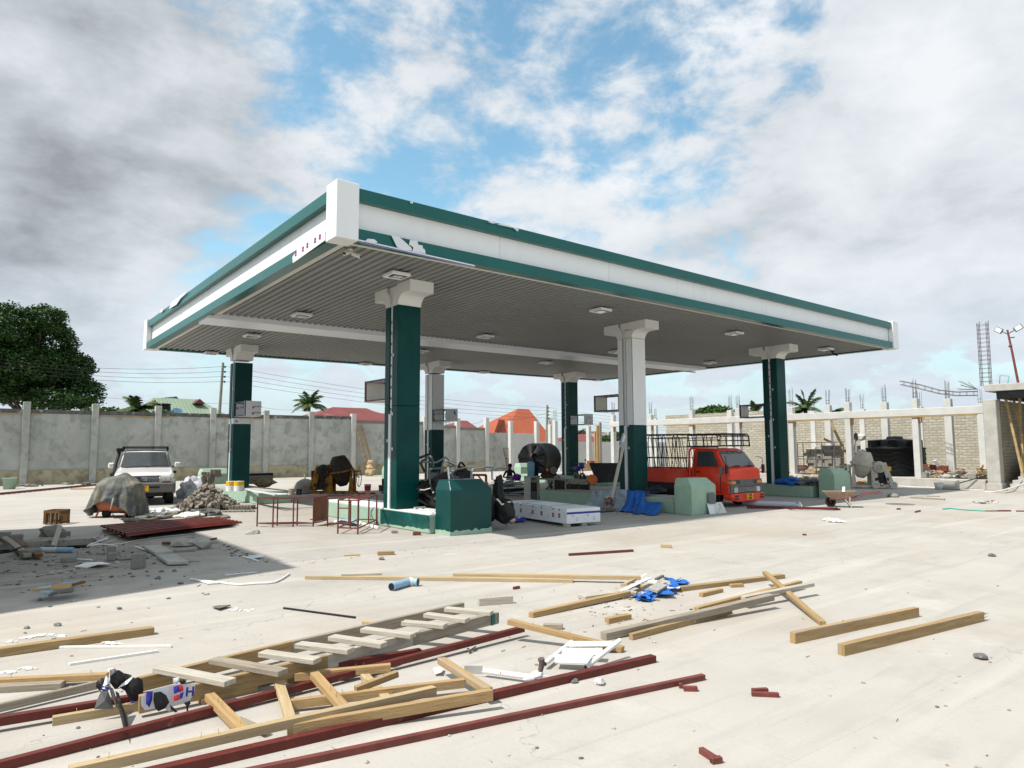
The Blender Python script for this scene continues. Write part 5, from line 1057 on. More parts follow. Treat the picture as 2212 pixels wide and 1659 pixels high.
# red-brown roofs left of it
Yc = 66; a = pz('d1',480,495,Yc); L0 = pz('d1',-330,560,Yc); hz2 = hip('house', 'house with a long red ribbed metal roof behind the wall left of the nearest column', pz('b8',1780,1370,Yc-5).x, pz('d1',1100,700,Yc-5).x, Yc-5, Yc+6, 3.9, a.z, pz('d1',60,530,Yc).x, a.x, 'roofred')
q = MB(); c_ = pz('d1',640,560,Yc); d_ = pz('d1',1130,690,Yc-5); q.add([Vector((a.x,Yc,a.z-.2)), Vector((c_.x,Yc,c_.z)), Vector((pz('d1',1000,565,Yc).x,Yc,c_.z)), Vector((d_.x+1,Yc-4.5,3.9)), Vector((a.x,Yc-4.5,3.9))], [(4,3,2,1,0)]); q.build('roof', 'roofred', hz2)
Yc = 64; a = pz('d1',1655,648,Yc); b_ = pz('d1',1735,648,Yc); hip('house', 'small house with a brownish red roof just left of the orange roof', pz('d1',1450,740,Yc-4).x, pz('d1',2010,730,Yc-4).x, Yc-4, Yc+5, 3.1, a.z, a.x, b_.x, 'roofred')
# green roof with two gablets
Yc = 68; p1 = pz('a1',1380,925,Yc+2); p2 = pz('a1',1535,908,Yc+2); zE = 3.6
gh = hip('house', 'house with a pale green roof and two small dark gables, right of the young palm', pz('a1',1180,1120,Yc-5).x, pz('a1',2230,1120,Yc-5).x, Yc-5, Yc+6, zE, pz('a1',1740,932,Yc).z, pz('a1',1345,940,Yc).x, pz('a1',1740,932,Yc).x, 'roofgreen')
for (x0_, y0_, x1_, y1_, xr, yr, Yg) in ((1345,938,1570,938,1535,908,Yc+1.5),(1690,970,1790,972,1742,930,Yc-1.2),(1328,975,1375,975,1352,938,Yc-1.4)):
    q = MB(); a = pz('a1',x0_,y0_,Yg); b_ = pz('a1',x1_,y1_,Yg); c_ = pz('a1',xr,yr,Yg)
    if x1_-x0_ > 150: q.add([a, b_, c_, pz('a1',1400,922,Yg), a+Vector((0,1,0)), b_+Vector((0,1,0)), c_+Vector((0,1,0)), pz('a1',1400,922,Yg)+Vector((0,1,0))], [(0,1,2,3),(7,6,5,4),(3,2,6,7),(0,3,7,4),(1,5,6,2)]); q.build('roof', 'roofgreen', gh); q = MB(); s_ = pz('a1',1495,938,Yg-.02); q.add([s_, b_+Vector((0,-.02,0)), c_+Vector((0,-.02,0))], [(0,1,2)]); q.build('gable', 'gable', gh)
    else: q.add([a, b_, c_, a+Vector((0,1.5,0)), b_+Vector((0,1.5,0)), c_+Vector((0,1.5,0))], [(0,1,2),(0,2,5,3),(1,4,5,2)]); q.build('gable', 'gable', gh)
# far tank on a stand
a = pz('a1',1362,1000,56); b_ = pz('a1',1488,1000,56); zt_ = pz('a1',1425,978,56).z; q = MB(); r = (b_.x-a.x)/2; q.lathe([(r,0),(r,zt_-3.2),(r*.9,zt_-3.1),(r*.9,zt_-2.95),(.001,zt_-2.93)], ((a.x+b_.x)/2, 56, 3.0), 20)
for k in range(10): q.box(((a.x+b_.x)/2+cos(k*.63)*r*.8, 56+sin(k*.63)*r*.8, zt_-.02), (.16,.16,.12))
q.bb(((a.x+b_.x)/2-.9,55.2,0),((a.x+b_.x)/2+.9,56.8,3.0), 1); tag(q.build('roof_tank', ['tankblack','conc']), 'distant black water tank standing in front of the pale green roof', 'water tank')
p_ = pz('a1',1548,1062,54); q = MB(); q.lathe([(.001,-.15),(.3,-.08),(.5,.05)], (p_.x,54,p_.z), 14, 0, (.3,-1,.6)); q.tube([(p_.x,54.1,0),(p_.x,54.1,p_.z)],.03,5); tag(q.build('satellite_dish','bpipe'), 'small blue satellite dish behind the wall by the pale green roof', 'satellite dish')
Yc = 88; a = pz('d2',1490,770,Yc); hip('house', 'low house with red ribbed roof seen over the low wall between column and post', pz('d2',1330,900,Yc-5).x, pz('d2',1700,900,Yc-5).x, Yc-5, Yc+5, 3.0, a.z, a.x-1, a.x+1.2, 'roofred')
Yc = 140; a = pz('d2',1600,760,Yc); b_ = pz('d2',1822,760,Yc); wb = thing('far_house', 'pale two storey house far away on the rise, beside the upright planks', 'house', ((a.x+b_.x)/2, Yc, 0)); zt_ = pz('d2',1700,757,Yc).z
q = MB(); q.bb((a.x+.8,Yc,0),(b_.x-.5,Yc+9,zt_)); q.build('wall', 'white', wb); q = MB(); cx_ = (a.x+b_.x)/2; zz2 = pz('d2',1700,728,Yc).z; q.add([(a.x-.3,Yc-.7,zt_),(b_.x+.3,Yc-.7,zt_),(b_.x+.3,Yc+9.5,zt_),(a.x-.3,Yc+9.5,zt_),(cx_-3,Yc+4,zz2),(cx_+3,Yc+4,zz2)], [(3,2,1,0),(0,1,5,4),(1,2,5),(2,3,4,5),(3,0,4)]); q.build('roof', 'gable', wb)
for k in range(6): q = MB(); q.bb((a.x+2+k*2.6,Yc-.05,zt_-2.2),(a.x+3.2+k*2.6,Yc-.005,zt_-.9)); q.build('window', 'glass', wb)
p_ = pz('d1',1452,560,200); q = MB()
for s in ((-1,-1),(1,-1),(0,1)): q.tube([(p_.x+s[0]*1.2,200+s[1],0),(p_.x+s[0]*.5,200+s[1]*.5,p_.z)],.15,4)
for k in range(10): q.box((p_.x,200,p_.z*(.55+.045*k)),(1.4,1,.12))
for k in range(3): q.box((p_.x+(-1)**k*.9,199.6,p_.z*(.9+.04*k)),(.5,.3,1.8))
tag(q.build('radio_mast', 'steel'), 'thin far radio mast seen through the empty sign box of the middle back column', 'mast')
# distant ridge
q = MB(); n = 60; pts = [(-200+ k*14, 420+30*sin(k*.5), 3.0+2.5*mnoise.noise(Vector((k*.31,2,0)))+(9 if 30 < k < 44 else 2.0)) for k in range(n)]
q.add([(x,y,0) for x,y,z in pts]+[(x,y+40,z) for x,y,z in pts]+[(x,y+140,z*.6) for x,y,z in pts], [(i,i+1,n+i+1,n+i) for i in range(n-1)]+[(n+i,n+i+1,2*n+i+1,2*n+i) for i in range(n-1)])
M['hillg'] = mat('far green ridge', (.10,.13,.11), .95, .3, .05); stru(q.build('hills', 'hillg'))
# ================================================================== poles and wires
def upole(lab, top, bot, Y, r=.12):
    a = Vector((bot.x, Y, 0)); t = thing('utility_pole', lab, 'utility pole', a, 'leaning wooden utility poles behind the wall'); q = MB(); q.tube([a, a.lerp(top,.5)+Vector((.05,0,0)), top], r*1.25, 8, 0, True, 0, r*.85); q.build('pole', 'pole', t)
    q = MB()
    for k in range(4): q.rock(top+Vector((.16,-.05,-.35-k*.42)), .09, 0, (1,1,1.1), k, 1, 0); q.bar(top+Vector((.0,0,-.35-k*.42)), top+Vector((.18,0,-.35-k*.42)), .04, .05)
    q.build('insulator', 'blackp', t); return t
Yp = 60; t1 = pz('a1',1943,615,Yp); b1_ = pz('a1',1875,1240,Yp); upole('leaning utility pole left of the back left canopy column', t1, b1_, Yp)
Yq = 62; t2 = pz('d2',940,350,Yq); b2_ = pz('d2',915,1000,Yq); p2o = upole('leaning utility pole in front of the orange roof', t2, b2_, Yq, .14); q = MB(); q.box(t2+Vector((.42,-.1,-1.9)), (.35,.3,.8)); q.build('meter_box', 'cream', p2o)
def wire(lab, pts, sagv, k=0):
    q = MB(); out = []
    for i in range(len(pts)-1):
        for j in range(12): f = j/12; p = pts[i].lerp(pts[i+1], f); out.append(p-Vector((0,0,sagv*4*f*(1-f))))
    out.append(pts[-1]); q.tube(out, .012 if k != 9 else .02, 4); return tag(q.build('power_line', 'blackp'), lab, 'power line', 'power lines strung along the utility poles')
names = ['topmost of the four wires along the leaning utility poles','second wire from the top on the leaning utility poles','third wire from the top on the leaning utility poles','lowest of the four wires on the leaning utility poles']
for k in range(4):
    o_ = Vector((.18,-.06,-.30-k*.42)); L_ = pz('a1',-200,[560,585,612,640][k],66)
    wire(names[k], [L_, t1+o_, t2+o_+Vector((0,0,.0)), Vector((t2.x+40, 60, t2.z-2.0-.3*k))], .55)
wire('faint single wire crossing low behind the green roof', [pz('a1',900,915,100), pz('b8',1200,1210,100), pz('b8',2000,1290,100)], .3)
wire('service wire dropping from the pole to the orange roof', [t2+Vector((0,0,-.9)), pz('d2',60,530,66), pz('d2',-300,590,66)], .5)
wire('service wire running down right from the pole by the orange roof', [t2+Vector((0,0,-.6)), pz('d2',1140,470,58), pz('d2',1840,690,56)], .2)
# street lamps at the right edge
sl_b, sl_t = onX('b3',1372,634,41), onX('b3',1278,205,41); st = thing('street_lamp', 'leaning red pole with two bright white lamp heads above the unfinished slab', 'street lamp', sl_b)
q = MB(); q.tube([sl_b-Vector((0,0,.3)), sl_b.lerp(sl_t,.6), sl_t], .06, 8, 0, True, 0, .045); q.rock(onX('b3',1303,338,41), .10, 0, (1,1,.8), 1, 1, 0); a = onX('b3',1290,270,41); q.tube([a, a+Vector((0,-.25,0))], .03, 6); q.build('pole', 'redsteel2', st)
M['led'] = mat('lamp diffuser', (.85,.87,.9), .3, .01, 1)
for (xa, ya, xb, yb) in ((1282,240,1178,195),(1288,235,1400,170)):
    o_ = onX('b3',xa,ya,41); e_ = onX('b3',xb,yb,41); d = (e_-o_); q = MB(); q.tube([o_, o_+d*.45], .03, 6); q.bar(o_+d*.42, e_, .26, .06, 0, up=Vector((1,0,.2))); hd = q.build('lamp_head', 'greyplastic', st, bevel=.01); q = MB(); q.bar(o_+d*.52-Vector((.036,0,.0)), o_+d*.95-Vector((.036,0,0)), .20, .012, 0, up=Vector((1,0,.2))); q.build('diffuser', 'led', hd)
# ================================================================== under the canopy
def simple(q, name, mt, lab, cat, group=None, **k): return tag(q.build(name, mt, **k), lab, cat, group)
# boxed aluminium panels
a = G('b1',325,1025,.1); bq = G('b1',650,1000,.1); c_ = G('a6',1450,1075,.1)
ex = (bq-a).normalized(); ey = Vector((-ex.y, ex.x, 0)); W_ = (bq-a).length; H0, H1 = .12, .47; L3 = 2.95
pb = thing('panel_crate', 'long low white box wrapped in printed protective film lying on wooden blocks under the canopy', 'crate', a+ex*W_/2+ey*L3/2)
Tb = Matrix((ex, ey, Vector((0,0,1)))).transposed().to_4x4(); Tb.translation = Vector((a.x, a.y, 0))
q = MB(Tb); q.bb((0,0,H0),(W_,L3,H1)); bxp = q.build('box', 'film', pb, bevel=.006)
q = MB(Tb); q.bb((.0,-.003,H1-.13),(W_,-.0005,H1-.08),2)
for k, yy in enumerate((.30,.55,1.05,1.45,2.0)): logo(q, (-.001,yy,H1-.17), (0,-1,0), (0,0,1), .085); q.bb((-.003,yy-.03,H1-.055),(-.0005,yy+.03,H1-.045),2); q.bb((-.003,yy-.025,H1-.04),(-.0005,yy+.02,H1-.02),3)
for yy in (.75,1.55): mark(q, (-.001,yy,H0+.12), (0,-1,0), (0,0,1), .09, 2)
for xx in (.30,.82): mark(q, (xx,-.001,H0+.10), (1,0,0), (0,0,1), .085, 2)
for xx in (.15,.6): q.bb((xx,-.003,H0+.17),(xx+.06,-.0005,H0+.185),2)
for y0_ in (.7,1.95,2.2):
    pts = [(W_*k/10, y0_+.35*sin(pi*k/20), H1+.003) for k in range(11)]; q.add([p for p in pts]+[(x,y+.03,z) for x,y,z in pts], [(k,k+1,12+k,11+k) for k in range(10)], 2)
    q.box((.03,y0_,H1+.002),(.05,.05,.004),2)
logo(q, (.1,.95,H1), (0,-1,0), (1,0,0), .09)
q.build('printed_mark', ['film','red','blue','blackp'], bxp)
text('lettering', 'HUBER ALITECOND', .10, axes(Tb @ Vector((.12,1.5,H1+.003)), Tb.to_3x3() @ Vector((0,1,0)), Tb.to_3x3() @ Vector((-1,0,0))), 'blue', bxp)
for k, (x, y) in enumerate(((.07,.10),(W_-.45,.10),(.3,.5),(.15,2.2),(W_-.3,2.3))):
    q = MB(Tb); q.box((x,y,.08),(.16,.12,.078)); simple(q, 'support_block', 'rubble' if k < 3 else 'oldwood', ['grey block under the near corner of the film wrapped box','second grey block under the near end of the film wrapped box','small block set back under the near end of the film wrapped box','wooden block under the far left of the film wrapped box','wooden block under the far right of the film wrapped box'][k], 'block', bevel=.008)
# fridge with its bottle
f0 = G('d3',905,1215,.04); f1 = G('d3',1050,1230,.04)
Fy = f0.y; ft = thing('old_fridge', 'dusty cream fridge body standing behind the film wrapped box', 'fridge', f0)
q = MB(); Fx, Fy = 15.0, 18.0; p_ = onY('d3',905,1215,17.6); q_ = onY('d3',1050,1230,17.6)
g0 = G('d3',905,1215,.04); zt_ = g0.z+ (D('d3',0,1215)[1]-D('d3',0,700)[1])*(Vector((g0.x,g0.y,-CH)).dot(FW))/CF
dep = Vector((g0.x,g0.y,0)).normalized(); rt_ = Vector((dep.y,-dep.x,0)); Tf = Matrix((rt_, dep, Vector((0,0,1)))).transposed().to_4x4(); Tf.translation = Vector((g0.x,g0.y,0))
mpp = Vector((g0.x,g0.y,-CH)).dot(FW)/CF/ (1.8228*5.53)   # metres per zoom pixel
q = MB(Tf); Wf = 330*mpp; q.bb((0,0,.04),(150*mpp,.55,zt_-.04)); q.bb((150*mpp,.25,.04),(Wf,.55,zt_-.04)); q.bb((-.01,-.01,zt_-.04),(Wf*.93,.56,zt_)); q.build('body', 'fridge', ft, bevel=.015)
q = MB(Tf); q.bb((150*mpp+.004,.0,.06),(Wf-.01,.245,zt_-.22),0); q.bb((150*mpp+.03,-.01,.08),(Wf-.08,.0,.36),1); q.build('open_back', ['blackp','greyplastic'], ft)
q = MB(Tf); q.bb((195*mpp,-.004,zt_-.14),(235*mpp,-.0005,zt_-.07)); q.build('sticker', 'greyplastic', ft)
q = MB(Tf); wr = 85*mpp; q.lathe([(wr*.55,0),(wr*.86,.01),(wr*.95,.06),(wr*.90,.12),(wr,.16),(wr*.92,.22),(wr,.28),(wr*.92,.34),(wr,.40),(wr*.95,.46),(wr*.6,.53),(.001,.54)], (150*mpp,.22,zt_), 20); simple(q, 'water_bottle', 'water', 'big pale blue water bottle standing upside down on the dusty cream fridge', 'water bottle')
# welding table frame, machine, work bench
g0 = G('d3',1210,1245,.04); Tw = Matrix((rt_, dep, Vector((0,0,1)))).transposed().to_4x4(); Tw.translation = Vector((g0.x,g0.y,0)); mp2 = Vector((g0.x,g0.y,-CH)).dot(FW)/CF/(1.8228*5.53)
wt = thing('work_table', 'dark dusty work table frame with thick legs beside the cream fridge', 'table', g0); q = MB(Tw); hgt = .04+500*mp2
for x in (0,340,600): q.bb((x*mp2-.03,-.03,.04),(x*mp2+.03,.03,hgt-.045)); q.build('leg', 'oldwood', wt); q = MB(Tw)
for x in (0,250,600): q.bb((x*mp2-.03,.5,.04),(x*mp2+.03,.56,hgt-.045)); q.build('leg', 'oldwood', wt); q = MB(Tw)
q.bb((-.05,-.04,hgt-.044),(610*mp2,.58,hgt)); q.bb((0,-.03,.14),(600*mp2,-.0,.18)); q.bb((0,.5,.14),(600*mp2,.54,.18)); q.build('frame', 'oldwood', wt)
q = MB(Tw); q.bb((350*mp2,.02,.22),(590*mp2,.3,hgt-.1)); simple(q, 'scrap_bundle', 'plasticbag', 'dark crumpled bundle stuffed in the work table frame', 'bundle')
q = MB(Tw); 
for k, (x, y, z, w_, d_, h_) in enumerate(((220,.2,.0,.35,.25,.12),(200,.15,.12,.2,.2,.16),(330,.2,.05,.2,.22,.2),(270,.2,.2,.14,.16,.12),(120,.15,.0,.12,.12,.2))): q.rock((x*mp2,y,hgt+z+h_/2), max(w_,h_)*.55, 0, (1,.8,.75), k+3, 2, .4)
q.cyl((345*mp2,.05,hgt+.28),.13,.05,18,1,'Y'); q.tube([(60*mp2,.1,hgt+.1),(150*mp2,.1,hgt+.3),(260*mp2,.12,hgt+.38)],.02,6); simple(q, 'pipe_machine', ['mixdark','greyplastic'], 'dusty dark threading machine with a round disc on the work table', 'machine')
q = MB(Tw); q.rock((205*mp2,-.02,hgt+.30),.055,0,(1,1,1),3,2,0); simple(q, 'oil_bulb', 'orange', 'small orange cap on the dusty machine by the reaching hand', 'cap')
q = MB(Tw); q.bb((600*mp2+.06,.1,hgt-.16),(1180*mp2,.5,hgt-.04)); bn = thing('work_bench', 'grey plank work bench right of the table frame, full of dark clutter below', 'bench', g0+rt_*2); q.build('plank', 'oldwood', bn)
for x in (680,880,1100): q = MB(Tw); q.bb((x*mp2,.2,.04),(x*mp2+.05,.26,hgt-.161)); q.build('leg', 'darkwood', bn)
q = MB(Tw); q.bb((640*mp2,.3,.04),(1150*mp2,.8,hgt-.22)); simple(q, 'dark_cabinet', 'blackp', 'dark low cabinet in the shade under the plank bench', 'cabinet')
q = MB(Tw); c0 = Vector((1195*mp2,.1,hgt-.05)); q.lathe([(.001,-.02),(.17,-.02),(.19,0),(.17,.02),(.001,.02)], c0, 20, 0, (.3,-1,.3)); simple(q, 'orange_basin', 'orange', 'orange round basin hanging at the end of the plank bench', 'basin')
# motorcycle
gm_ = G('d2',1370,1500,.04); Tm = frame((gm_.x,gm_.y,.04), atan2(-gm_.x,gm_.y)+.5); mc = thing('motorcycle', 'dark motorcycle with blue fairing parked behind the bench by the back right column', 'motorcycle', gm_)
for y in (-.6,.65): q = MB(Tm); q.lathe([(.24,-.04),(.29,-.045),(.31,0),(.29,.045),(.24,.04)],(0,y,.31),22,0,(1,0,0)); q.lathe([(.03,-.03),(.05,.0),(.03,.03)],(0,y,.31),10,0,(1,0,0)); [q.tube([(0,y,.31),(0,y+cos(a)*.25,.31+sin(a)*.25)],.006,4) for a in [k*.785 for k in range(8)]]; q.build('wheel', 'black', mc)
q = MB(Tm); q.tube([(-.08,-.6,.31),(-.08,-.42,.95)],.025,6); q.tube([(.08,-.6,.31),(.08,-.42,.95)],.025,6); q.tube([(0,-.40,.9),(0,.1,.45),(0,.65,.35)],.03,6); q.tube([(0,-.35,.85),(0,.3,.75),(0,.65,.35)],.025,6); q.build('frame', 'blackp', mc)
q = MB(Tm); q.tube([(-.38,-.28,1.08),(-.15,-.40,1.0),(.15,-.40,1.0),(.38,-.28,1.08)],.018,6); 
for s in (-1,1): q.tube([(s*.25,-.36,1.03),(s*.30,-.38,1.22)],.008,4); q.rock((s*.31,-.38,1.25),.06,0,(1,.4,.8),2,1,0)
q.build('handlebar', 'blackp', mc)
q = MB(Tm); q.rock((0,-.05,.82),.2,0,(.75,1.3,.7),4,2,.1); q.rock((0,-.55,.95),.15,0,(1,.7,1.1),5,2,.1); q.add([(-.16,-.5,1.12),(.16,-.5,1.12),(.12,-.62,.85),(-.12,-.62,.85)],[(0,1,2,3)]); q.build('fairing', 'blue', mc, sub=0)
q = MB(Tm); q.box((0,.42,.80),(.22,.65,.09)); q.build('seat', 'black', mc, bevel=.03); q = MB(Tm); q.rock((0,.05,.45),.18,0,(.8,1.1,1),6,2,.3); q.build('engine', 'greyplastic', mc)
# dark boards behind island C
a = onY('b1',590,500,20.3); b_ = onY('b1',800,500,20.3); q = MB(); q.add([(a.x-.1,20.0,.5),(b_.x+1.0,20.0,.5),(b_.x+1.0,20.7,1.25),(a.x+.15,20.7,1.28),(a.x-.1,20.06,.48),(b_.x+1.0,20.06,.48),(b_.x+1.0,20.76,1.23),(a.x+.15,20.76,1.26)], [(0,1,2,3),(7,6,5,4),(0,4,5,1),(1,5,6,2),(2,6,7,3),(3,7,4,0)]); simple(q, 'dark_mat', 'plasticbag', 'large dark textured mat propped up left of the leaning plank', 'mat')
# leaning plank with lamp head
a = onY('b1',755,770,14.55); b_ = onY('b1',900,140,14.62); a = Vector((a.x,14.2,.42)) if False else at_depth('b1',757,765,14.2); b_ = at_depth('b1',893,150,14.62)
q = MB(); q.bar(a, b_, .13, .03, up=(0,1,0)); simple(q, 'leaning_plank', 'oldwood2', 'grey plank leaning on the middle front column under the old lamp head', 'plank', bevel=.004)
a = at_depth('b1',880,145,14.5); b_ = at_depth('b1',850,245,14.45); q = MB(); q.bar(a, b_, .14, .06, up=(0,1,0)); q.bar(b_, at_depth('b1',840,275,14.45), .07, .05, up=(0,1,0)); sh = thing('old_lamp_head', 'old grey street lamp head hung on the leaning plank with its arm hanging down', 'lamp head', b_); q.build('housing', 'greytarp', sh, bevel=.015); q = MB(); q.bar(a+Vector((0,-.034,-.03)), a.lerp(b_,.75)+Vector((0,-.034,0)), .10, .01, up=(0,1,0)); q.build('lens', 'lens', sh)
q = MB(); q.tube([b_, at_depth('b1',835,300,14.45), at_depth('b1',832,400,14.42)], .02, 6); q.build('arm', 'rust', sh)
# white lamp clamp: blue tarp on island C
q = MB(); n1, n2 = 90, 44; vs = []
for i in range(n1+1):
    x = i/n1
    for j in range(n2+1):
        t = j/n2; y = 15.7-2.7*x-.75*x*max(0, t-.45); fold = 1.8*mnoise.noise(Vector((x*13, t*2.2, 4)))
        if t < .4: xx = 16.6-(.70*t/.4); z = ZI+.05+.10*mnoise.noise(Vector((x*4,t*4,1)))+.08*max(0, sin(x*3))
        else: k = (t-.4)/.6; xx = 15.9-.12*k-.42*k*k*(1+.9*x*x)+.10*fold+.05*mnoise.noise(Vector((x*30,t*9,2))); z = (ZI+.04)*(1-k)**(1+.6*x)+.05+.07*abs(fold)*(.3+k)*(1-.4*k)+.03*abs(mnoise.noise(Vector((x*26,t*11,7))))
        vs.append((xx, y-.10*t*sin(x*14)+.05*fold, max(.052+.02*abs(fold), z)))
w_ = n2+1; half = int(n1*.52)
q.add(vs, [(i*w_+j, i*w_+j+1, (i+1)*w_+j+1, (i+1)*w_+j) for i in range(half) for j in range(n2)], 0, None, True); q.add(vs, [(i*w_+j, i*w_+j+1, (i+1)*w_+j+1, (i+1)*w_+j) for i in range(half, int(n1*.80)) for j in range(n2)], 1, None, True)
q.add(vs, [(i*w_+j, i*w_+j+1, (i+1)*w_+j+1, (i+1)*w_+j) for i in range(int(n1*.80), n1) for j in range(26, n2)], 1, None, True)
simple(q, 'tarpaulin', ['greytarp','bluetarp'], 'grey and blue tarpaulin draped over the pale green island beside the paint bucket', 'tarpaulin', solid=.008, weld=True)
q = MB(); g_ = at_depth('b1',1190,700,14.1); q.rock((g_.x,14.1,ZI+.15),.22,0,(1.4,.7,.5),3,2,.5); q.rock((g_.x-.35,14.2,ZI+.12),.14,0,(1.2,.8,.6),5,2,.5); simple(q, 'dark_bag', 'plasticbag', 'small black bag lying on the tarpaulin at the foot of the middle front column', 'bag')
def bucket(r, x, y, z, h, rt, mt, lab, lid=False, name='bucket', extra=None, water=False):
    g = G(r, x, y, z); q = MB(); rb = rt*.82; q.lathe([(.001,.0),(rb,.0),(rt,h),(rt*1.05,h),(rt*1.05,h-.02),(rt*.98,h-.02)]+([(rt*.94,h*.9),(rb*.9,.02)] if not lid else [(.001,h+.004)]), g, 22); t = thing(name, lab, 'bucket' if name == 'bucket' else 'paint tin', g); q.build('shell', mt, t)
    q = MB(); q.tube([(g.x-rt,g.y,g.z+h*.95),(g.x-rt*.6,g.y-rt*.6,g.z+h*.6),(g.x+rt*.6,g.y-rt*.6,g.z+h*.6),(g.x+rt,g.y,g.z+h*.95)],.004,4); q.build('handle', 'steel', t)
    if extra: q = MB(); q.lathe([(rb+.3*(rt-rb)+.003,h*.25),(rb+.8*(rt-rb)+.003,h*.8)], g, 22, 0); q.build('label_band', extra, t)
    return t
M['paintmess'] = mat('paint splashed tin', (.60,.62,.60), .5, .1, 10, spots=[(9,.5,.53,(.50,.04,.02),.9),(7,.55,.6,(.05,.22,.30),.9)])
bucket('b1',737,880,.04,.40,.17,'paintmess','paint splashed white and red bucket below the leaning plank',name='bucket')
q = MB(); g = G('b1',700,900,.04)
for k in range(5): q.rock(g+Vector((.16*k-.2,.05*(k%2),.05)),.12,0,(1.3,.8,.45),k,2,.5)
simple(q, 'rag_pile', 'coverdark', 'dark rags lying around the paint splashed bucket', 'rags')
q = MB(); P_ = [G('b1',*p,.05+zz_) for p, zz_ in (((805,925),0),((850,830),.25),((905,920),0),((990,850),.2),((1010,900),.02),((960,925),0),((1030,925),0))]; q.tube(P_, .008, 5); simple(q, 'bent_rod', 'rust', 'thin zigzag bent rod in front of the grey tarpaulin', 'rod')
# tiles leaning on block C
x_ = 16.35
for k, (xa, xb, h_, dy, mt, lab, rr_) in enumerate(((16.60,16.95,.30,.05,'greyplastic','dark grey tile leaning on the pale green block, behind the white tiles',.22),(16.55,17.12,.30,.11,'film','white tile leaning on the foot of the pale green block',.05),(16.85,17.32,.30,.13,'lens','glassy tile with tape marks leaning at the right foot of the pale green block',.03))):
    q = MB(); zb_ = .045+(.28 if k == 0 else 0); y1_ = 11.93-.012; q.add([(xa,y1_-dy,zb_),(xb,y1_-dy,zb_),(xb-.05*(k>0),y1_-.01,zb_+h_),(xa+.02,y1_-.01,zb_+h_),(xa,y1_-dy-.012,zb_),(xb,y1_-dy-.012,zb_),(xb-.05*(k>0),y1_-.022,zb_+h_),(xa+.02,y1_-.022,zb_+h_)], [(0,1,2,3),(7,6,5,4),(0,4,5,1),(1,5,6,2),(2,6,7,3),(3,7,4,0)])
    if k == 2: q.bar((xa+.02,y1_-dy-.02,zb_+.03),(xb-.1,y1_-.03,zb_+h_),.05,.006,1); q.bar((xa+.25,y1_-.2,zb_+.1),(xa+.3,y1_-.03,zb_+h_),.04,.006,1)
    simple(q, 'tile', [mt,'cream'], lab, 'tile')
# steel handrails, seats and junk on island A
q = MB(); junk = thing('handrail_stack', 'jumble of shiny bent stainless handrail tubes stacked behind the dark green block', 'handrails', (9.4, 15.5, .04))
def hr(pts, r=.024, mt='chrome'):
    q = MB(); q.tube(pts, r, 8); return q.build('rail', mt, junk)
Rz = (1600, 1750, 5.53); REG['e3'] = Rz
def E3(x, y, Y): return at_depth('e3', x, y, Y)
def bend(pts, Y0_, Y1_=None):
    P_ = [E3(x, y, Y0_+(Y1_-Y0_)*i/(len(pts)-1) if Y1_ else Y0_) for i, (x, y) in enumerate(pts)]; out = [P_[0]]
    for i in range(1, len(P_)-1): out += [P_[i].lerp(P_[i-1], .12), P_[i].lerp(P_[i-1], .03).lerp(P_[i+1], .03), P_[i].lerp(P_[i+1], .12)]
    return out+[P_[-1]]
hr(bend([(585,1040),(530,900),(495,560),(540,530),(780,520),(1050,465),(1185,455)],13.6,15.5)); hr(bend([(935,780),(900,500),(920,462),(960,468)],13.25,13.4)); hr(bend([(1010,780),(990,600),(1020,560),(1300,500),(1480,490)],13.2,15))
hr(bend([(1420,760),(1420,580),(1445,535),(1720,490),(2180,515)],13.2,16)); hr(bend([(1870,760),(1870,560),(1900,525),(1960,520)],13.2,13.6)); hr(bend([(740,760),(790,450),(830,370),(880,365),(1050,440)],14.2,15.5)); hr(bend([(590,520),(560,290),(520,255),(310,380),(660,395),(870,275),(925,350)],14.0,15.6)); hr(bend([(300,985),(400,990),(530,950)],13.9,13.9),.012,'wpipe')
hr(bend([(290,290),(520,205)],13.9),.03,'black'); hr(bend([(300,390),(400,600)],13.9),.03,'black'); hr(bend([(1100,660),(1140,470),(1170,400),(1210,395),(1270,470)],14.5,15),.028,'black')
q = MB(); c_ = E3(700,640,14.2)
rr = random.Random(31)
for k in range(75):
    y_ = rr.uniform(13.25, 15.3); x_ = rr.uniform(8.95, 9.9); z_ = rr.uniform(.2, 1.28-.10*abs(y_-14.2)); a = rr.uniform(0,3.14); l_ = rr.uniform(.2,.5); e_ = rr.uniform(-.5,.5)
    d = Vector((cos(a)*cos(e_), sin(a)*cos(e_), sin(e_)))*l_/2; p_ = Vector((x_,y_,z_)); q.bar(p_-d, p_+d, rr.uniform(.08,.30), rr.uniform(.02,.12), 0, rr.uniform(0,3))
for k in range(6): q.rock((rr.uniform(9.0,9.6), rr.uniform(13.4,14.9), rr.uniform(.5,1.0)), .22, 0, (1.3,1,.7), k, 3, .5)
simple(q, 'sofa_scrap', 'black', 'dark heap of broken seats and boards between the nearest column and its end block', 'cushions')
q = MB(); P_ = [E3(x,y,15.2) for x, y in ((1090,680),(1280,560),(1290,480),(1330,560),(1400,580),(1400,770),(1100,770))]; d_ = Vector((0,.35,0)); n = len(P_); q.add(P_+[p+d_ for p in P_], [tuple(range(n)), tuple(range(n,2*n))[::-1]]+[(i,n+i,n+(i+1)%n,(i+1)%n) for i in range(n)]); simple(q, 'chair_back', 'black', 'pointed black seat back showing above the dark green block', 'seat')
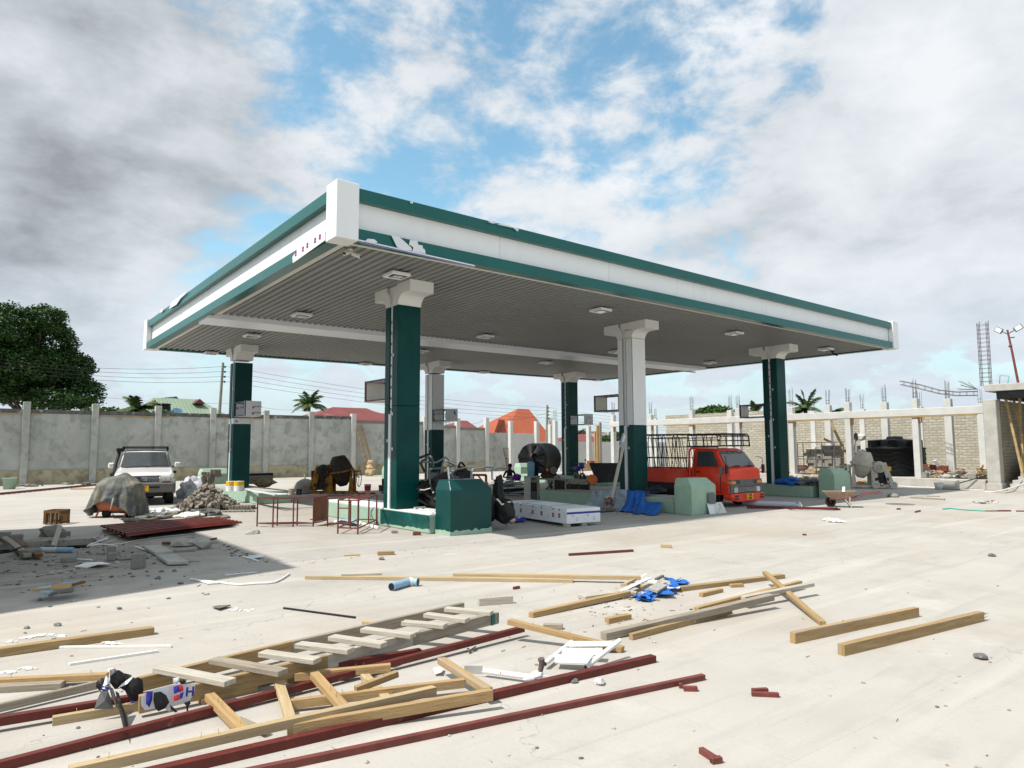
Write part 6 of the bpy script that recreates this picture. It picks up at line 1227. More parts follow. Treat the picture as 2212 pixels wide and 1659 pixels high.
q = MB(); P_ = [E3(x,y,14.6) for x, y in ((780,620),(960,630),(1280,750),(740,760))]; n = 4; d_ = Vector((0,.5,.0)); q.add(P_+[p+d_ for p in P_], [tuple(range(n)), tuple(range(n,2*n))[::-1]]+[(i,n+i,n+(i+1)%n,(i+1)%n) for i in range(n)]); simple(q, 'wedge_cushion', 'greyplastic', 'grey wedge shaped cushion lying under the bent rails', 'cushion')
# office chair right of block A
g = G('a6',1510,1170,.04); ch = thing('black_chair', 'black moulded chair with a pale curved armrest beside the dark green block', 'chair', g)
q = MB(); c_ = at_depth('a6',1480,1040,12.75); q.rock((c_.x,12.75,.45),.27,0,(.85,1,1.1),4,3,.15); q.rock((c_.x-.20,12.95,.50),.17,0,(.7,1,1.7),6,3,.2); q.build('seat', 'black', ch); q = MB(); A_ = [at_depth('a6',x,y,12.6) for x, y in ((1400,870),(1430,900),(1450,930),(1480,925),(1520,905),(1550,905))]; q.tube(A_, .02, 6); q.build('armrest', 'cream', ch); q = MB(); q.tube([at_depth('a6',1550,925,12.6), at_depth('a6',1565,945,12.6)],.06,10); q.tube([(g.x,g.y,.05),(g.x,g.y,.3)],.03,8,1); q.build('fitting', ['black','chrome'], ch)
q = MB(); p_ = at_depth('a6',1420,740,13.6); q.rock((p_.x,13.6,.75),.2,0,(.7,.7,2.4),9,3,.3); simple(q, 'standing_roll', 'plasticbag', 'upright roll of black sheeting just right of the dark green block', 'roll')
q = MB(); g = G('a6',1615,1130,.04)
for k in range(5): q.rock(g+Vector((.09*k-.18,.04*(k%2),.06)),.09,[0,1,2,0,2][k],(1.2,.8,.7),k,2,.5)
simple(q, 'litter_bag', ['cream','orange','blue'], 'small crumpled colourful litter bag beside the black chair', 'litter')
# stack of panels and offcuts the men work on
sp_ = thing('offcut_stack', 'untidy stack of metal offcuts and boards in the middle of the canopy floor', 'stack', (17.3, 22.5, .04)); rr = random.Random(4)
gA, gB = at_depth('d3',270,810,21.8), at_depth('d3',900,810,21.8); zt_ = gA.z
for k in range(26):
    f = k/25; z = .12+f*(zt_-.15); x0_ = gA.x+rr.uniform(-.1,.5)+.25*(1-f); x1_ = gB.x+rr.uniform(-.5,.35); q = MB(); yy = 21.8+rr.uniform(-.25,.45); q.bar((x0_,yy,z),(x1_,yy+rr.uniform(-.4,.4),z+rr.uniform(-.06,.06)),rr.uniform(.1,.5),rr.choice((.015,.03,.05))); q.build('board', rr.choice(['film','steel','oldwood','greyplastic','white','blackp']), sp_)
for x in (.5,1.6): q = MB(); q.bb((gA.x+x,21.7,.04),(gA.x+x+.5,22.5,.3)); q.build('trestle', 'palegreen', sp_)
q = MB(); c_ = at_depth('d3',740,790,22.0); 
for k in range(5): q.rock((c_.x+.06*(k-2),22.0+.04*(k%2),zt_+.10+.04*(k%3)),.09,0,(1,.8,1.0),k+2,2,.6)
simple(q, 'purple_bag', 'purple', 'crumpled purple plastic bag on the offcut stack beside the man in the vest', 'bag')
q = MB(); c_ = at_depth('d3',350,780,21.7); q.rock((c_.x,21.7,zt_+.05),.16,0,(1.9,1,.35),8,2,.6); simple(q, 'dark_cloth', 'plasticbag', 'dark cloth heaped on the left end of the offcut stack', 'cloth')
# red trestle behind block A
q = MB(); a = at_depth('e3',1450,665,30); b_ = at_depth('e3',1735,665,30); q.bar(a, b_, .08, .12); q.bar(b_, (b_.x,30,.02), .1, .1); q.bar(b_-Vector((.55,0,0)), (b_.x,30,b_.z-.55), .06, .06); q.bar(a, (a.x,30,.02), .1,.1); simple(q, 'red_trestle', 'redsteel', 'dark red steel trestle standing beyond the bent rails', 'trestle')
# lattice gate leaning on the wall
a = onY('d2',303,975,44.9); b_ = onY('d2',405,975,44.9); c_ = onY('d2',405,1280,44.9); d_ = onY('d2',358,1280,44.9); gt_ = thing('lattice_gate', 'rusty lattice window grille leaning askew by the slim post', 'grille', (b_.x, 44.9, 0)); q = MB()
for p, r in ((a,b_),(b_,c_),(c_,d_),(d_,a),(a.lerp(d_,.5),b_.lerp(c_,.5))): q.bar(p, r, .05, .05, up=(0,1,0))
q.build('frame', 'redsteel2', gt_); q = MB()
for k in range(1,6): q.tube([a.lerp(b_,k/6)+Vector((0,0,0)), d_.lerp(c_,k/6)], .015, 4)
for k in range(1,9): q.tube([a.lerp(d_,k/9), b_.lerp(c_,(k+.7)/9.5)], .012, 4)
q.build('bar', 'rust', gt_)
# ladder on the back wall
a, b_, c_, d_ = [Vector((onY('d1',x,y,45.6 if y > 1000 else 46.3).x, 45.5 if y > 1000 else 46.35, max(0.02, onY('d1',x,y,45.6 if y > 1000 else 46.3).z))) for x, y in ((333,715),(478,1320),(400,710),(548,1330))]
ld = thing('wooden_ladder', 'home made light wood ladder leaning on the back wall left of the nearest column', 'ladder', (b_.x, 45.5, 0))
for p, r in ((a,b_),(c_,d_)): q = MB(); q.bar(p, r, .09, .06, up=(0,1,0)); q.build('rail', 'timber', ld)
for k in range(9): f = (k+.6)/9.1; q = MB(); p, r = a.lerp(b_,f), c_.lerp(d_,f); e_ = (r-p).normalized()*.12; q.bar(p-e_+Vector((0,-.05,0)), r+e_+Vector((0,-.05,0)), .04, .10, up=(0,1,0)); q.build('rung', 'timber', ld)
q = MB(); g = onY('d1',495,1335,44.5)
for k in range(3): q.rock((g.x,44.5,.25+.35*k),.34-.07*k,0,(1,.8,1),k,2,.4)
simple(q, 'tan_sack', 'timber2', 'crumpled tan sack at the foot of the light wood ladder', 'sack')
bucket('a4',1790,660,0,.36,.15,'white','white bucket with red label left of the nearest column',True,extra='red'); bucket('a4',1940,655,0,.30,.13,'greyplastic','grey bucket hidden half behind the nearest column')
q = MB(); g = G('a4',1775,770,0)
for k in range(4): q.rock(g+Vector((.02*k,0,.06+.085*k)),.095-.012*k,0,(1.1,.8,.9),k,2,.5)
simple(q, 'foam_scrap', 'timber2', 'lumpy yellow foam scrap standing by the red steel frames', 'foam')
for k in range(12): pass
gg = G('a4',1870,690,0); q = MB()
for k in range(9): q.rock(gg+Vector((R_.uniform(-.9,.9),R_.uniform(-.4,.4),.06)),R_.uniform(.06,.15),0,(1.6,1,.5),k,1,.5)
simple(q, 'dark_scrap', 'plasticbag', 'scatter of dark scrap behind the red steel frames', 'scrap')
# on island E
for x, w_, lab in ((303,.16,'yellow topped paint tin at the corner of the far left island'),(387,.15,'yellow and white paint tin right beside the corner tin')):
    p_ = G('a4',x,645,ZI); q = MB(); q.cyl((p_.x,p_.y,ZI+.17),.17,.34,20); q.cyl((p_.x,p_.y,ZI+.26),.173,.14,20,1); tag(q.build('paint_tin', ['film','yellow2']), lab, 'paint tin')
os_ = thing('profile_bundle', 'bundle of pale aluminium profiles sprawled on the far left island', 'profiles', G('a4',650,670,ZI))
for k in range(14): a = G('a4',440+12*k,622+3.2*k,ZI+.03+.02*(k%3)); b_ = G('a4',760+14*k,690-1.0*k,ZI+.05+.01*(k%4)); q = MB(); q.bar(a,b_,.04,.025); q.build('profile', 'film' if k%3 else 'steel', os_)
q = MB(); p_ = G('a4',610,600,ZI); q.rock(p_+Vector((.3,.3,.12)),.3,0,(1.6,.8,.5),5,2,.5); q.box(p_+Vector((.1,.6,.25)),(1.1,.5,.3),1); q.box(p_+Vector((0.2,1.0,.35)),(1.2,.5,.3),2); simple(q, 'junk_heap', ['sack','oldwood','blackp'], 'heap of sacks and dark boxes on the far left island', 'heap')
q = MB(); p_ = G('a4',960,690,ZI); q.cyl(p_+Vector((0,0,.1)),.09,.2,14); q.cyl(p_+Vector((.25,.0,.1)),.09,.2,14,1); simple(q, 'small_pots', ['oldwood','blackp'], 'two small pots on the near end of the far left island', 'pots')
# tarpaulin heap on island D
q = MB()
for k, (x, y, mt, r, sq) in enumerate(((700,1250,0,.38,(1.5,1,.42)),(790,1255,0,.34,(1.5,.8,.40)),(900,1255,1,.34,(1.5,.8,.42)),(1000,1270,1,.32,(1.4,.8,.40)),(1080,1265,1,.28,(1.3,.8,.45)),(1110,1290,0,.18,(1,.8,.5)))):
    p_ = at_depth('b2', x, y, 14.2-1.2*(x-700)/400); q.rock((p_.x+.2, p_.y, ZI+.10), r, mt, sq, k+1, 3, .45)
simple(q, 'bundle', ['bluetarp','coverdark'], 'blue and brown tarpaulin bundles heaped on the right hand island', 'bundle')
# wheelbarrow
ga, gb_ = G('b2',1165,1510), G('b2',1385,1515); dv = (gb_-ga).normalized(); Tw2 = frame((ga.x,ga.y,0), atan2(dv.y,dv.x)); wbk = thing('wheelbarrow', 'rusty wheelbarrow standing in front of the right hand island', 'wheelbarrow', ga); Lw = (gb_-ga).length
q = MB(Tw2); tr_ = [(-.24,-.24,.50),(.74,-.27,.52),(.74,.27,.52),(-.24,.24,.50)]; bt_ = [(-.02,-.16,.28),(.52,-.19,.28),(.52,.19,.28),(-.02,.16,.28)]; q.add(tr_+bt_, [(0,1,5,4),(1,2,6,5),(2,3,7,6),(3,0,4,7),(4,5,6,7)]); q.build('tray', 'traymat', wbk, solid=.012)
q = MB(Tw2); 
for s in (-1,1): q.tube([(.0,s*.05,.16),(-.05,s*.14,.24),(.70,s*.22,.30),(1.0,s*.27,.44),(1.45,s*.29,.50)],.02,7); q.tube([(.55,s*.20,.33),(Lw-.05,s*.24,.16),(Lw,s*.24,.0)],.022,6,1); q.tube([(.40,s*.20,.26),(Lw,s*.24,.02)],.022,6,1)
q.build('handle', ['redsteel2','rubble'], wbk); q = MB(Tw2); q.lathe([(.09,-.045),(.14,-.05),(.16,0),(.14,.05),(.09,.045)],(0,0,.16),22,0,(0,1,0)); q.lathe([(.001,-.03),(.09,-.02),(.09,.02),(.001,.03)],(0,0,.16),14,0,(0,1,0)); q.build('wheel', 'black', wbk)
q = MB(Tw2); q.add([(.32,-.27,.50),(.40,-.27,.50),(.42,-.24,.66),(.34,-.24,.66)],[(0,1,2,3)]); simple(q, 'white_card', 'film', 'small white card sticking up in the wheelbarrow tray', 'card', solid=.006)
# long pipes by the truck
q = MB(); a = G('b2',280,1470,.10); b_ = G('b2',790,1490,.10); q.tube([a-(b_-a)*.15,b_],.095,16); simple(q, 'plastic_pipe', 'pvcgrey', 'thick lilac grey pipe lying along the right hand island by the truck', 'pipe'); q = MB(); q.tube([b_,G('b2',850,1502,.07)],.05,10); q.rock(b_+Vector((.05,-.05,-.02)),.12,1,(.6,1,1),3,2,.5); simple(q, 'pipe_end', ['wpipe','greytarp'], 'thin white pipe end wrapped in torn plastic sticking out of the thick pipe', 'pipe')
for k in range(4): q = MB(); a = G('b2',250,1500+7*k,.03+.03*(k%2)); b_ = G('b2',[1270,1240,780,1200][k],[1535,1525,1525,1530][k],.03+.03*(k%2)); q.bar(a,b_,.05,.05); simple(q, 'red_tube', 'redsteel', ['longest dark red square tube beside the lilac pipe','second dark red tube beside the lilac pipe','short dark red tube under the lilac pipe','dark red tube between the longest one and the lilac pipe'][k], 'steel tube')
# ================================================================== loose timber and steel in the yard
def fp(u, v, z=0): return G('f', u, v, z)
def plank(name, mt, lab, cat, A, B, w_, h_, za=0, zb=0, roll=0, nails=0, group=None, hollow=False, splint=False):
    """A, B: (u, v) of the axis line; za, zb: lift of the underside above the ground"""
    a = fp(*A, za+h_/2) if len(A) == 2 else G(*A, za+h_/2); b_ = fp(*B, zb+h_/2) if len(B) == 2 else G(*B, zb+h_/2)
    q = MB(); L_ = (b_-a).length; d = (b_-a)/L_
    if hollow:
        q.bar(a, b_, w_, h_, 0, roll); q.bar(a-d*.0015, a+d*.002, w_-.012, h_-.012, 1, roll); q.bar(b_-d*.002, b_+d*.0015, w_-.012, h_-.012, 1, roll); o = q.build(name, [mt, 'blackp'], bevel=.003)
    else:
        n = max(1, int(L_/.5)); 
        pr = a
        # slightly bowed board, built in one piece
        U = Vector((0,0,1)); Y = U.cross(d).normalized(); Z = d.cross(Y); r = Matrix.Rotation(roll, 3, d); Y = r @ Y; Z = r @ Z
        sd = R_.uniform(0,99); vs = []; uo = R_.uniform(0,60)
        for i in range(n+1):
            c_ = a+d*L_*i/n+Y*.008*mnoise.noise(Vector((sd, i*.4, 0)))+Z*.004*mnoise.noise(Vector((i*.5, sd, 1)))
            tw = 1+.03*mnoise.noise(Vector((i*.8, 1, sd)))
            sk = d*(.02*mnoise.noise(Vector((sd,5,5)))) if i in (0, n) else Vector()
            for y, z in ((-1,-1),(1,-1),(1,1),(-1,1)): vs.append(c_+Y*y*w_/2*tw+Z*z*h_/2*tw+sk*y)
        fs = [(3,2,1,0), tuple(4*n+k for k in (0,1,2,3))]; uv = [[(uo,.0),(uo,.05),(uo+.02,.05),(uo+.02,0)]]*2
        for i in range(n):
            for k in range(4):
                fs.append((4*i+k, 4*i+(k+1)%4, 4*i+4+(k+1)%4, 4*i+4+k)); u0, u1 = uo+L_*i/n, uo+L_*(i+1)/n; v0 = uo*.37+k*.07; uv.append([(u0,v0),(u0,v0+.06),(u1,v0+.06),(u1,v0)])
        q.add(vs, fs, 0, uv)
        if splint:
            for k in range(7): e_ = b_+Y*(k-3)*w_/7+Z*R_.uniform(-.4,.4)*h_; q.tube([e_-d*.05, e_+d*R_.uniform(.04,.13)+Z*R_.uniform(-.01,.02)], .010, 4, 0, True, 0, .002)
        for k in range(nails): f = R_.uniform(.08,.92); p = a+d*L_*f+Z*h_/2; q.tube([p, p+Z*.03+Vector((R_.uniform(-.01,.01),0,0))], .0025, 4, 1)
        o = q.build(name, [mt, 'rust'], bevel=.003)
    return tag(o, lab, cat, group)
PK, ST = 'plank', 'steel tube'
plank('timber_beam','timber3','thick honey coloured beam coming in from the left edge, its end by the white rods',PK,('a3',-420,650),('a3',1335,402),.10,.075)
plank('plastic_rod','wpipe','upper of the two thin white rods below the thick left beam','rod',('a3',460,550),('a3',1495,541),.024,.024)
plank('plastic_rod','wpipe','lower slanting one of the two thin white rods below the thick left beam','rod',('a3',600,698),('a3',1375,582),.024,.024)
plank('board','timber','light board from the left edge running in behind the black plastic',PK,('a3',-300,862),('a3',935,800),.07,.05,.03,.03,nails=4)
plank('board','oldwood','short grey board under the light one at the left edge',PK,('a3',-300,925),('a3',555,872),.10,.05)
plank('board','darkwood' if False else 'oldwood','long thin weathered dark board rising from the left edge to the black plastic',PK,('a3',-200,1120),('a3',850,876),.04,.06,.02,.02)
plank('steel_tube','redsteel','dark red square tube passing behind the hanging black plastic strip',ST,(-20,1560),(908,1408),.06,.06,.04,.02,hollow=True)
plank('board','timber2','light board under the white and blue plastic wrap, blunt end at the left',PK,(113,1557),(552,1481),.05,.06,nails=2)
plank('steel_tube','redsteel','dark red tube passing below the hanging black strip and ending by the slanting light plank',ST,(-40,1664),(1130,1358),.055,.055,0,.05,hollow=True)
plank('steel_tube','redsteel','thick dark red tube running under the nailed frame, far end beside the white step frame',ST,(270,1684),(1412,1422),.07,.06,hollow=True)
plank('steel_tube','redsteel2','thinnest and nearest long red tube, its far end beside two tiny red offcuts',ST,(520,1672),(1520,1462),.045,.045,hollow=True)
# nailed frames
nf = thing('nailed_frame', 'long nailed frame of light timber lying across the dark red tubes', 'timber frame', fp(720,1550)); 
def part(name, mt, par, A, B, w_, h_, za=0, zb=0, nails=0):
    o = plank(name, mt, 'x', 'x', A, B, w_, h_, za, zb, nails=nails); del o['label']; del o['category']; o.parent = par; o.location = o.location-WLOC[par.name]; return o
part('rail','timber2',nf,(150,1667),(938,1491),.06,.06,.06,.09,5); part('crosspiece','timber',nf,(452,1504),(528,1581),.07,.05,.06,.02,3); part('crosspiece','timber2',nf,(604,1476),(630,1558),.07,.04,.06,.05); part('crosspiece','timber',nf,(679,1458),(742,1530),.07,.05,.10,.06,3); part('brace','oldwood',nf,(512,1555),(575,1580),.05,.03,.01,.02)
nf2 = thing('nailed_frame', 'second nailed frame with a square corner, resting on the thick red tube', 'timber frame', fp(900,1500))
part('rail','timber',nf2,(622,1577),(1062,1500),.05,.08,.02,.07); part('rail','timber',nf2,(627,1521),(1004,1474),.05,.065,.02,.05,2); part('crosspiece','timber',nf2,(953,1426),(1056,1492),.07,.05,.10,.08); part('crosspiece','timber2',nf2,(789,1460),(838,1512),.07,.04,.03,.03)
plank('board','timber3','splintered light stick lying diagonally over the second nailed frame',PK,(768,1489),(858,1455),.05,.045,.08,.13,nails=3)
plank('board','timber','light board with a knotty end, lying across below the grey ladder rail',PK,(637,1462),(844,1442),.06,.06,.02,.05,nails=2)
plank('board','timber3','short thick piece tucked under the brown ladder rail',PK,(565,1469),(637,1464),.10,.05,.0,.0)
plank('board','timber','flat board with one nail, showing under the brown ladder rail',PK,(430,1513),(551,1484),.12,.04,.0,.0,nails=1)
# big ladder
bl = thing('scaffold_ladder', 'big rough wooden ladder with nine grey rungs lying across the foreground', 'ladder', fp(700,1430))
part('rail','timber3',bl,(300,1522),(706,1430),.05,.12,.03,.05); part('rail','oldwood2',bl,(700,1430),(905,1376),.055,.12,.05,.07); part('rail','oldwood',bl,(890,1381),(1072,1334),.055,.11,.07,.10,3)
part('rail','timber3',bl,(290,1481),(640,1395),.05,.11,.02,.05); part('rail','oldwood',bl,(630,1398),(1000,1312),.05,.11,.05,.09)
q = MB(); a = fp(1058,1339,.15); b_ = fp(1073,1334,.15); q.bar(a, b_, .0575, .108); o = q.build('green_paint','teal',bl)
rungs = [((342,1444),(498,1474)),((462,1426),(612,1453)),((567,1411),(686,1428)),((644,1393),(758,1406)),((716,1377),(830,1393)),((784,1360),(893,1373)),((871,1345),(962,1353)),((920,1328),(1010,1340)),((963,1316),(1062,1325))]
for k, (A, B) in enumerate(rungs): f = k/8; part('rung', ['oldwood2','oldwood'][k % 2] if k < 3 else 'oldwood2', bl, A, B, .11-.02*f, .04, .16+.04*f, .16+.04*f, 0)
# middle field
plank('board','timber2','long pale board lying level, second short board on its left end',PK,('a4',1120,1582),('b4',2030,203),.09,.05)
plank('board','oldwood2','short board resting on the left end of the long pale board',PK,(737,1241),(825,1239),.10,.03,.05,.05)
plank('board','timber2','long pale board beside the other one, its end by the blue rag heap',PK,(979,1242),(1384,1248),.08,.055,.03,.05)
plank('block','oldwood2','pale wooden block with two upright nails beyond the ladder end','wood block',('b4',1145,404),('b4',1462,380),.06,.09,nails=2)
plank('board','timber','honey board with a split end leading up to the blue rag heap',PK,('b5',200,490),('b5',1050,300),.07,.06,0,.02)
plank('board','oldwood2','wide bleached offcut just left of the rag heap',PK,('b5',640,335),('b5',905,300),.17,.05)
plank('board','timber3','weathered board starting at the right of the blue rag heap',PK,(1469,1272),(1691,1244),.09,.06)
plank('block','timber','small square yellow block right of the blue rag heap','wood block',('b5',1935,235),('b5',2045,230),.06,.045)
plank('board','timber','short split offcut below the small yellow block',PK,('b5',1680,315),('b5',1858,272),.06,.05,nails=0)
plank('block','timber','short yellow block with a nail, alone between the two long boards','wood block',('b5',860,540),('b5',1057,500),.07,.06,nails=1)
plank('board','oldwood','long wide grey board ending near the white step frame',PK,(1303,1374),(1667,1290),.09,.07,.0,.10)
plank('board','timber3','knotty brown board lying along the near side of the long grey board',PK,('b5',1070,680),('b5',1938,455),.05,.06,nails=3)
plank('board','timber','pale orange board with white paint drops behind the long grey board',PK,('b5',1640,438),(1728,1257),.06,.04,.05,.08)
plank('board','oldwood2','bleached board with a red tip on top of the crossed pile',PK,('b6',40,575),('b6',485,487),.08,.045,.10,.12)
plank('board','timber3','slanting crossbar lying across the other boards, low end at the right',PK,('b6',180,412),('b6',548,735),.07,.045,.15,.0)
plank('board','timber','slanting light plank whose low end slips under the white step frame',PK,('b5',12,545),('b5',1000,792),.07,.05,.17,.0,nails=3)
plank('block','oldwood','rotten dark spotted block between the rag heap and the step frame','wood block',('b5',310,588),('b5',475,592),.07,.05)
plank('timber_beam','timber','first of the two thick yellow beams on the right, clean cut at both ends',PK,('b6',357,828),('b6',1148,662),.06,.105)
plank('timber_beam','timber3','second thick yellow beam on the right with a splintered far end',PK,('b6',667,905),('b6',1560,690),.07,.10,splint=True)
plank('board','timber2','thin pale stick behind the light rung of the big ladder',PK,('b4',68,590),('b4',310,618),.05,.03,.02,.02)
plank('bark_rod','blackp','thin dark crooked rod lying alone in the middle left','rod',('a5',890,310),('a5',1500,390),.02,.02)
plank('steel_tube','redsteel2','lone dark red bar on the bare concrete in front of the boxed panels',ST,('b1',345,1312),('b1',965,1273),.045,.045,hollow=True)
plank('block','timber2','small wood block alone in front of the pale green island','wood block',('b1',1232,1229),('b1',1337,1232),.07,.06)
plank('block','timber3','brown wood block at the kerb in front of the dark green block','wood block',('a4',1900,1325),('a4',2078,1318),.12,.06)
plank('board','timber2','thin broken offcut on the kerb line left of the brown block',PK,('a4',1525,1348),('a4',1705,1338),.07,.025)
for k, (A, B, w_, lab) in enumerate([(('b4',1475,275),('b4',1528,265),.05,'tiny dark red tube offcut near the blue pipe tee'),(('b5',1490,1105),('b5',1520,1105),.05,'upright looking tiny red offcut at the end of the thinnest red tube'),(('b5',1530,1130),('b5',1650,1132),.05,'larger of two red offcuts at the end of the thinnest red tube'),(('b6',100,1168),('b6',198,1163),.05,'far one of the pair of red offcuts on the open concrete'),(('b6',96,1185),('b6',270,1193),.045,'near one of the pair of red offcuts on the open concrete'),((1514,1620),(1545,1640),.05,'red offcut at the bottom edge, upper piece'),((1536,1643),(1558,1640),.05,'red offcut at the bottom edge, lower piece'),(('a4',772,1330),('a4',945,1322),.055,'short red tube on the ground below the steel frames'),(('b6',422,170),('b6',445,170),.05,'tiny red cube of tube far off near the island'),(('c4',135,1262),('c4',185,1258),.06,'dark red stub on the right hand ground beside a white strip'),(('c4',435,1310),('c4',510,1290),.06,'dark red stub right of the first one on the far concrete'),(('c4',1760,1292),('c4',1990,1290),.06,'dark red tube far right behind the green hose'),(('c4',2080,1295),('c4',2300,1297),.05,'dark red tube leaving at the right edge')]): plank('tube_offcut','redsteel2',lab,'tube offcut',A,B,w_*.72,w_*.72,hollow=True,group='short red tube offcuts scattered on the concrete')
plank('board','oldwood','grey board end lying left of the far right red tube',PK,('c4',1580,1292),('c4',1755,1292),.08,.05)
plank('board','oldwood','grey plank flat on the ground by the round manhole cover',PK,('c4',360,1075),('c4',910,1105),.12,.05)
plank('board','oldwood','second grey plank behind the one by the manhole cover',PK,('c4',430,1045),('c4',830,1055),.18,.03)
# blue tee pipe
tp = thing('pipe_tee', 'pale blue plastic pipe tee with an open dark mouth on bare concrete', 'pipe', G('b4',420,245)); q = MB(); r = .055; a, b_ = G('b4',335,262,r), G('b4',495,215,r); q.tube([a,b_],r,16); q.tube([b_-Vector((0,.02,0)), G('b4',530,215,r)],r*1.15,16,2); q.tube([G('b4',525,215,r),G('b4',582,218,r)],r,16); d = (a-b_).normalized(); q.tube([a,a+d*.004],r*.88,16,1); e_ = G('b4',582,218,r); d = (e_-G('b4',525,215,r)).normalized(); q.tube([e_,e_+d*.004],r*.88,16,1); q.build('pipe',['bpipe','blackp','tin'],tp)
# white step frame
sf = thing('step_frame', 'chipped white tubular frame with three perforated steps lying on the concrete', 'step frame', G('b5',640,820)); r = .022
def p5(x, y, z): return G('b5', x, y, z)
for A, B, z0, z1 in (((322,915),(560,722),.05,.06),((678,945),(975,712),.03,.16)): q = MB(); a, b_ = p5(*A,z0), p5(*B,z1); q.tube([a,b_],r,12); d = (a-b_).normalized(); q.tube([a,a+d*.003],r*.8,10,1); q.build('rail',['wmetal','blackp'],sf)
for k, (A, B, C_, D_) in enumerate((((535,722),(905,722),(912,762),(530,768)),((475,782),(822,782),(828,840),(470,838)),((408,838),(742,840),(690,915),(408,905)))):
    P_ = [p5(*A,.09),p5(*B,.10),p5(*C_,.07),p5(*D_,.06)]; q = MB(); n_ = (P_[1]-P_[0]).cross(P_[3]-P_[0]).normalized(); n_ = n_ if n_.z > 0 else -n_; q.add([p+n_*.006 for p in P_]+[p-n_*.006 for p in P_], [(3,2,1,0),(4,5,6,7),(0,1,5,4),(1,2,6,5),(2,3,7,6),(3,0,4,7)])
    q.tube([P_[0],P_[1]],.004,6,1)
    if k:
        for i in range(14):
            for j in range(5): u, v = .18+.045*i, .2+.13*j; c_ = P_[0].lerp(P_[1],u).lerp(P_[3].lerp(P_[2],u),v)+n_*.0075; e1_, e2_ = (P_[1]-P_[0]).normalized()*.0034, (P_[3]-P_[0]).normalized()*.0024; q.add([c_-e1_-e2_,c_+e1_-e2_,c_+e1_+e2_,c_-e1_+e2_],[(0,1,2,3)],2)
    q.build('step',['wmetal','rust','greyplastic'],sf,bevel=0)
# white pole with foot plate
wp = thing('broken_pole', 'white pole with square foot plate and torn rusty flange, lying beside the nailed frame', 'pole', G('b4',1300,1080)); q = MB(); a, b_ = G('b4',1190,1045,.05), G('b4',1640,1105,.05); q.tube([a,b_],.022,12); q.build('pole','wmetal',wp); q = MB(); P_ = [G('b4',1015,998,.10),G('b4',1185,1000,.10),G('b4',1192,1080,.02),G('b4',1000,1082,.02)]; n_ = Vector((0,0,.012)); q.add([p+n_ for p in P_]+P_, [(3,2,1,0),(4,5,6,7),(0,1,5,4),(1,2,6,5),(2,3,7,6),(3,0,4,7)]); q.build('foot_plate','wmetal',wp,bevel=.004); q = MB(); c_ = G('b4',1690,1110,.06); q.rock(c_,.06,0,(1.3,.6,.7),3,2,.7); q.tube([c_+Vector((.03,0,.02)),c_+Vector((.06,0,.10)),c_+Vector((.05,0,.14))],.02,7,1,True,0,.03); q.build('flange',['wmetal','rust'],wp)
# pipes and strips
def hose(name, mt, lab, pts, r, cat='pipe', z=None): q = MB(); q.tube([G(*p[:3], (p[3] if len(p) > 3 else r)) for p in pts], r, 8); return tag(q.build(name, mt), lab, cat)
hose('plastic_conduit','wpipe','bent white plastic conduit at the edge of the shade, turned up at its right end',[('a5',165,75),('a5',240,92),('a5',350,92),('a5',450,105),('a5',530,112),('a5',600,106),('a5',680,100),('a5',760,98),('a5',820,90),('a5',880,62),('a5',942,20)],.016)
hose('plastic_conduit','wpipe','short white conduit crossing the left end of the bent one',[('a5',108,64),('a5',170,72),('a5',290,86),('a5',350,98),('a5',245,106)],.014)
hose('strip','film','thin pale strip on the ground above the bent white conduit',[('a4',240,1563),('a4',400,1545),('a4',585,1530)],.010,'strip')
hose('green_hose','greenpipe','thin green hose on the far right concrete',[('c4',880,1262),('c4',1000,1250),('c4',1200,1270),('c4',1575,1292)],.02,'hose')
hose('white_cable','cream','long thin white cable snaking left of the red steel frames',[('a2',770,990),('a2',930,985),('a2',1050,975),('a2',1200,945),('a2',1400,915),('a2',1700,885),('a2',1950,862),('a2',2110,850),('a2',2150,858),('a2',2140,875)],.010,'cable')
hose('white_cable','cream','second white cable running from the trench past the slabs',[('a2',920,965),('a2',1010,940),('a2',1060,915),('a2',1030,903)],.012,'cable')
hose('white_cable','cream','faint cable crossing the yard behind the red steel frames',[('a4',0,960),('a4',200,935),('a4',420,925),('a4',600,895),('a4',850,900)],.007,'cable')
hose('conduit_end','wpipe','white pipe stub at the right lip of the trench',[('c6',1435,828),('c6',1500,795),('c6',1590,780)],.022)
hose('conduit_end','wpipe','white pipe lying from the trench lip to the right',[('c6',1480,830),('c6',1620,800),('c6',1750,812),('c6',1900,832)],.020)
hose('conduit_end','wpipe','short white stick pointing up at the trench corner',[('c6',1575,762,.05),('c6',1760,702,.10)],.018)
hose('conduit_end','wpipe','thin white pipe just above the bent white sheet',[('c6',1020,1035),('c6',1300,1050),('c6',1510,1058)],.014)
hose('conduit_end','wpipe','little white pipe left of the grey slabs',[('a2',1180,998),('a2',1220,1015),('a2',1270,1030)],.015)
hose('conduit_end','wpipe','white pipe tip crossing the thin red bar',[('a2',1812,938),('a2',1825,965),('a2',1832,975)],.016); hose('conduit_end','wpipe','white pipe on the ground with grit around its end, left of the torn film',[('a4',435,1358),('a4',520,1382),('a4',602,1408)],.018)
hose('hose','black','grey black hose looping over the trench at the left edge',[('c6',-300,990),('c6',0,940,.1),('c6',150,920,.12),('c6',400,838,.1),('c6',520,850,.08)],.022,'hose')
hose('rod','greyplastic','thin dark rod right of the spotted blocks',[('a2',1040,1115),('a2',1290,1098)],.016,'rod')
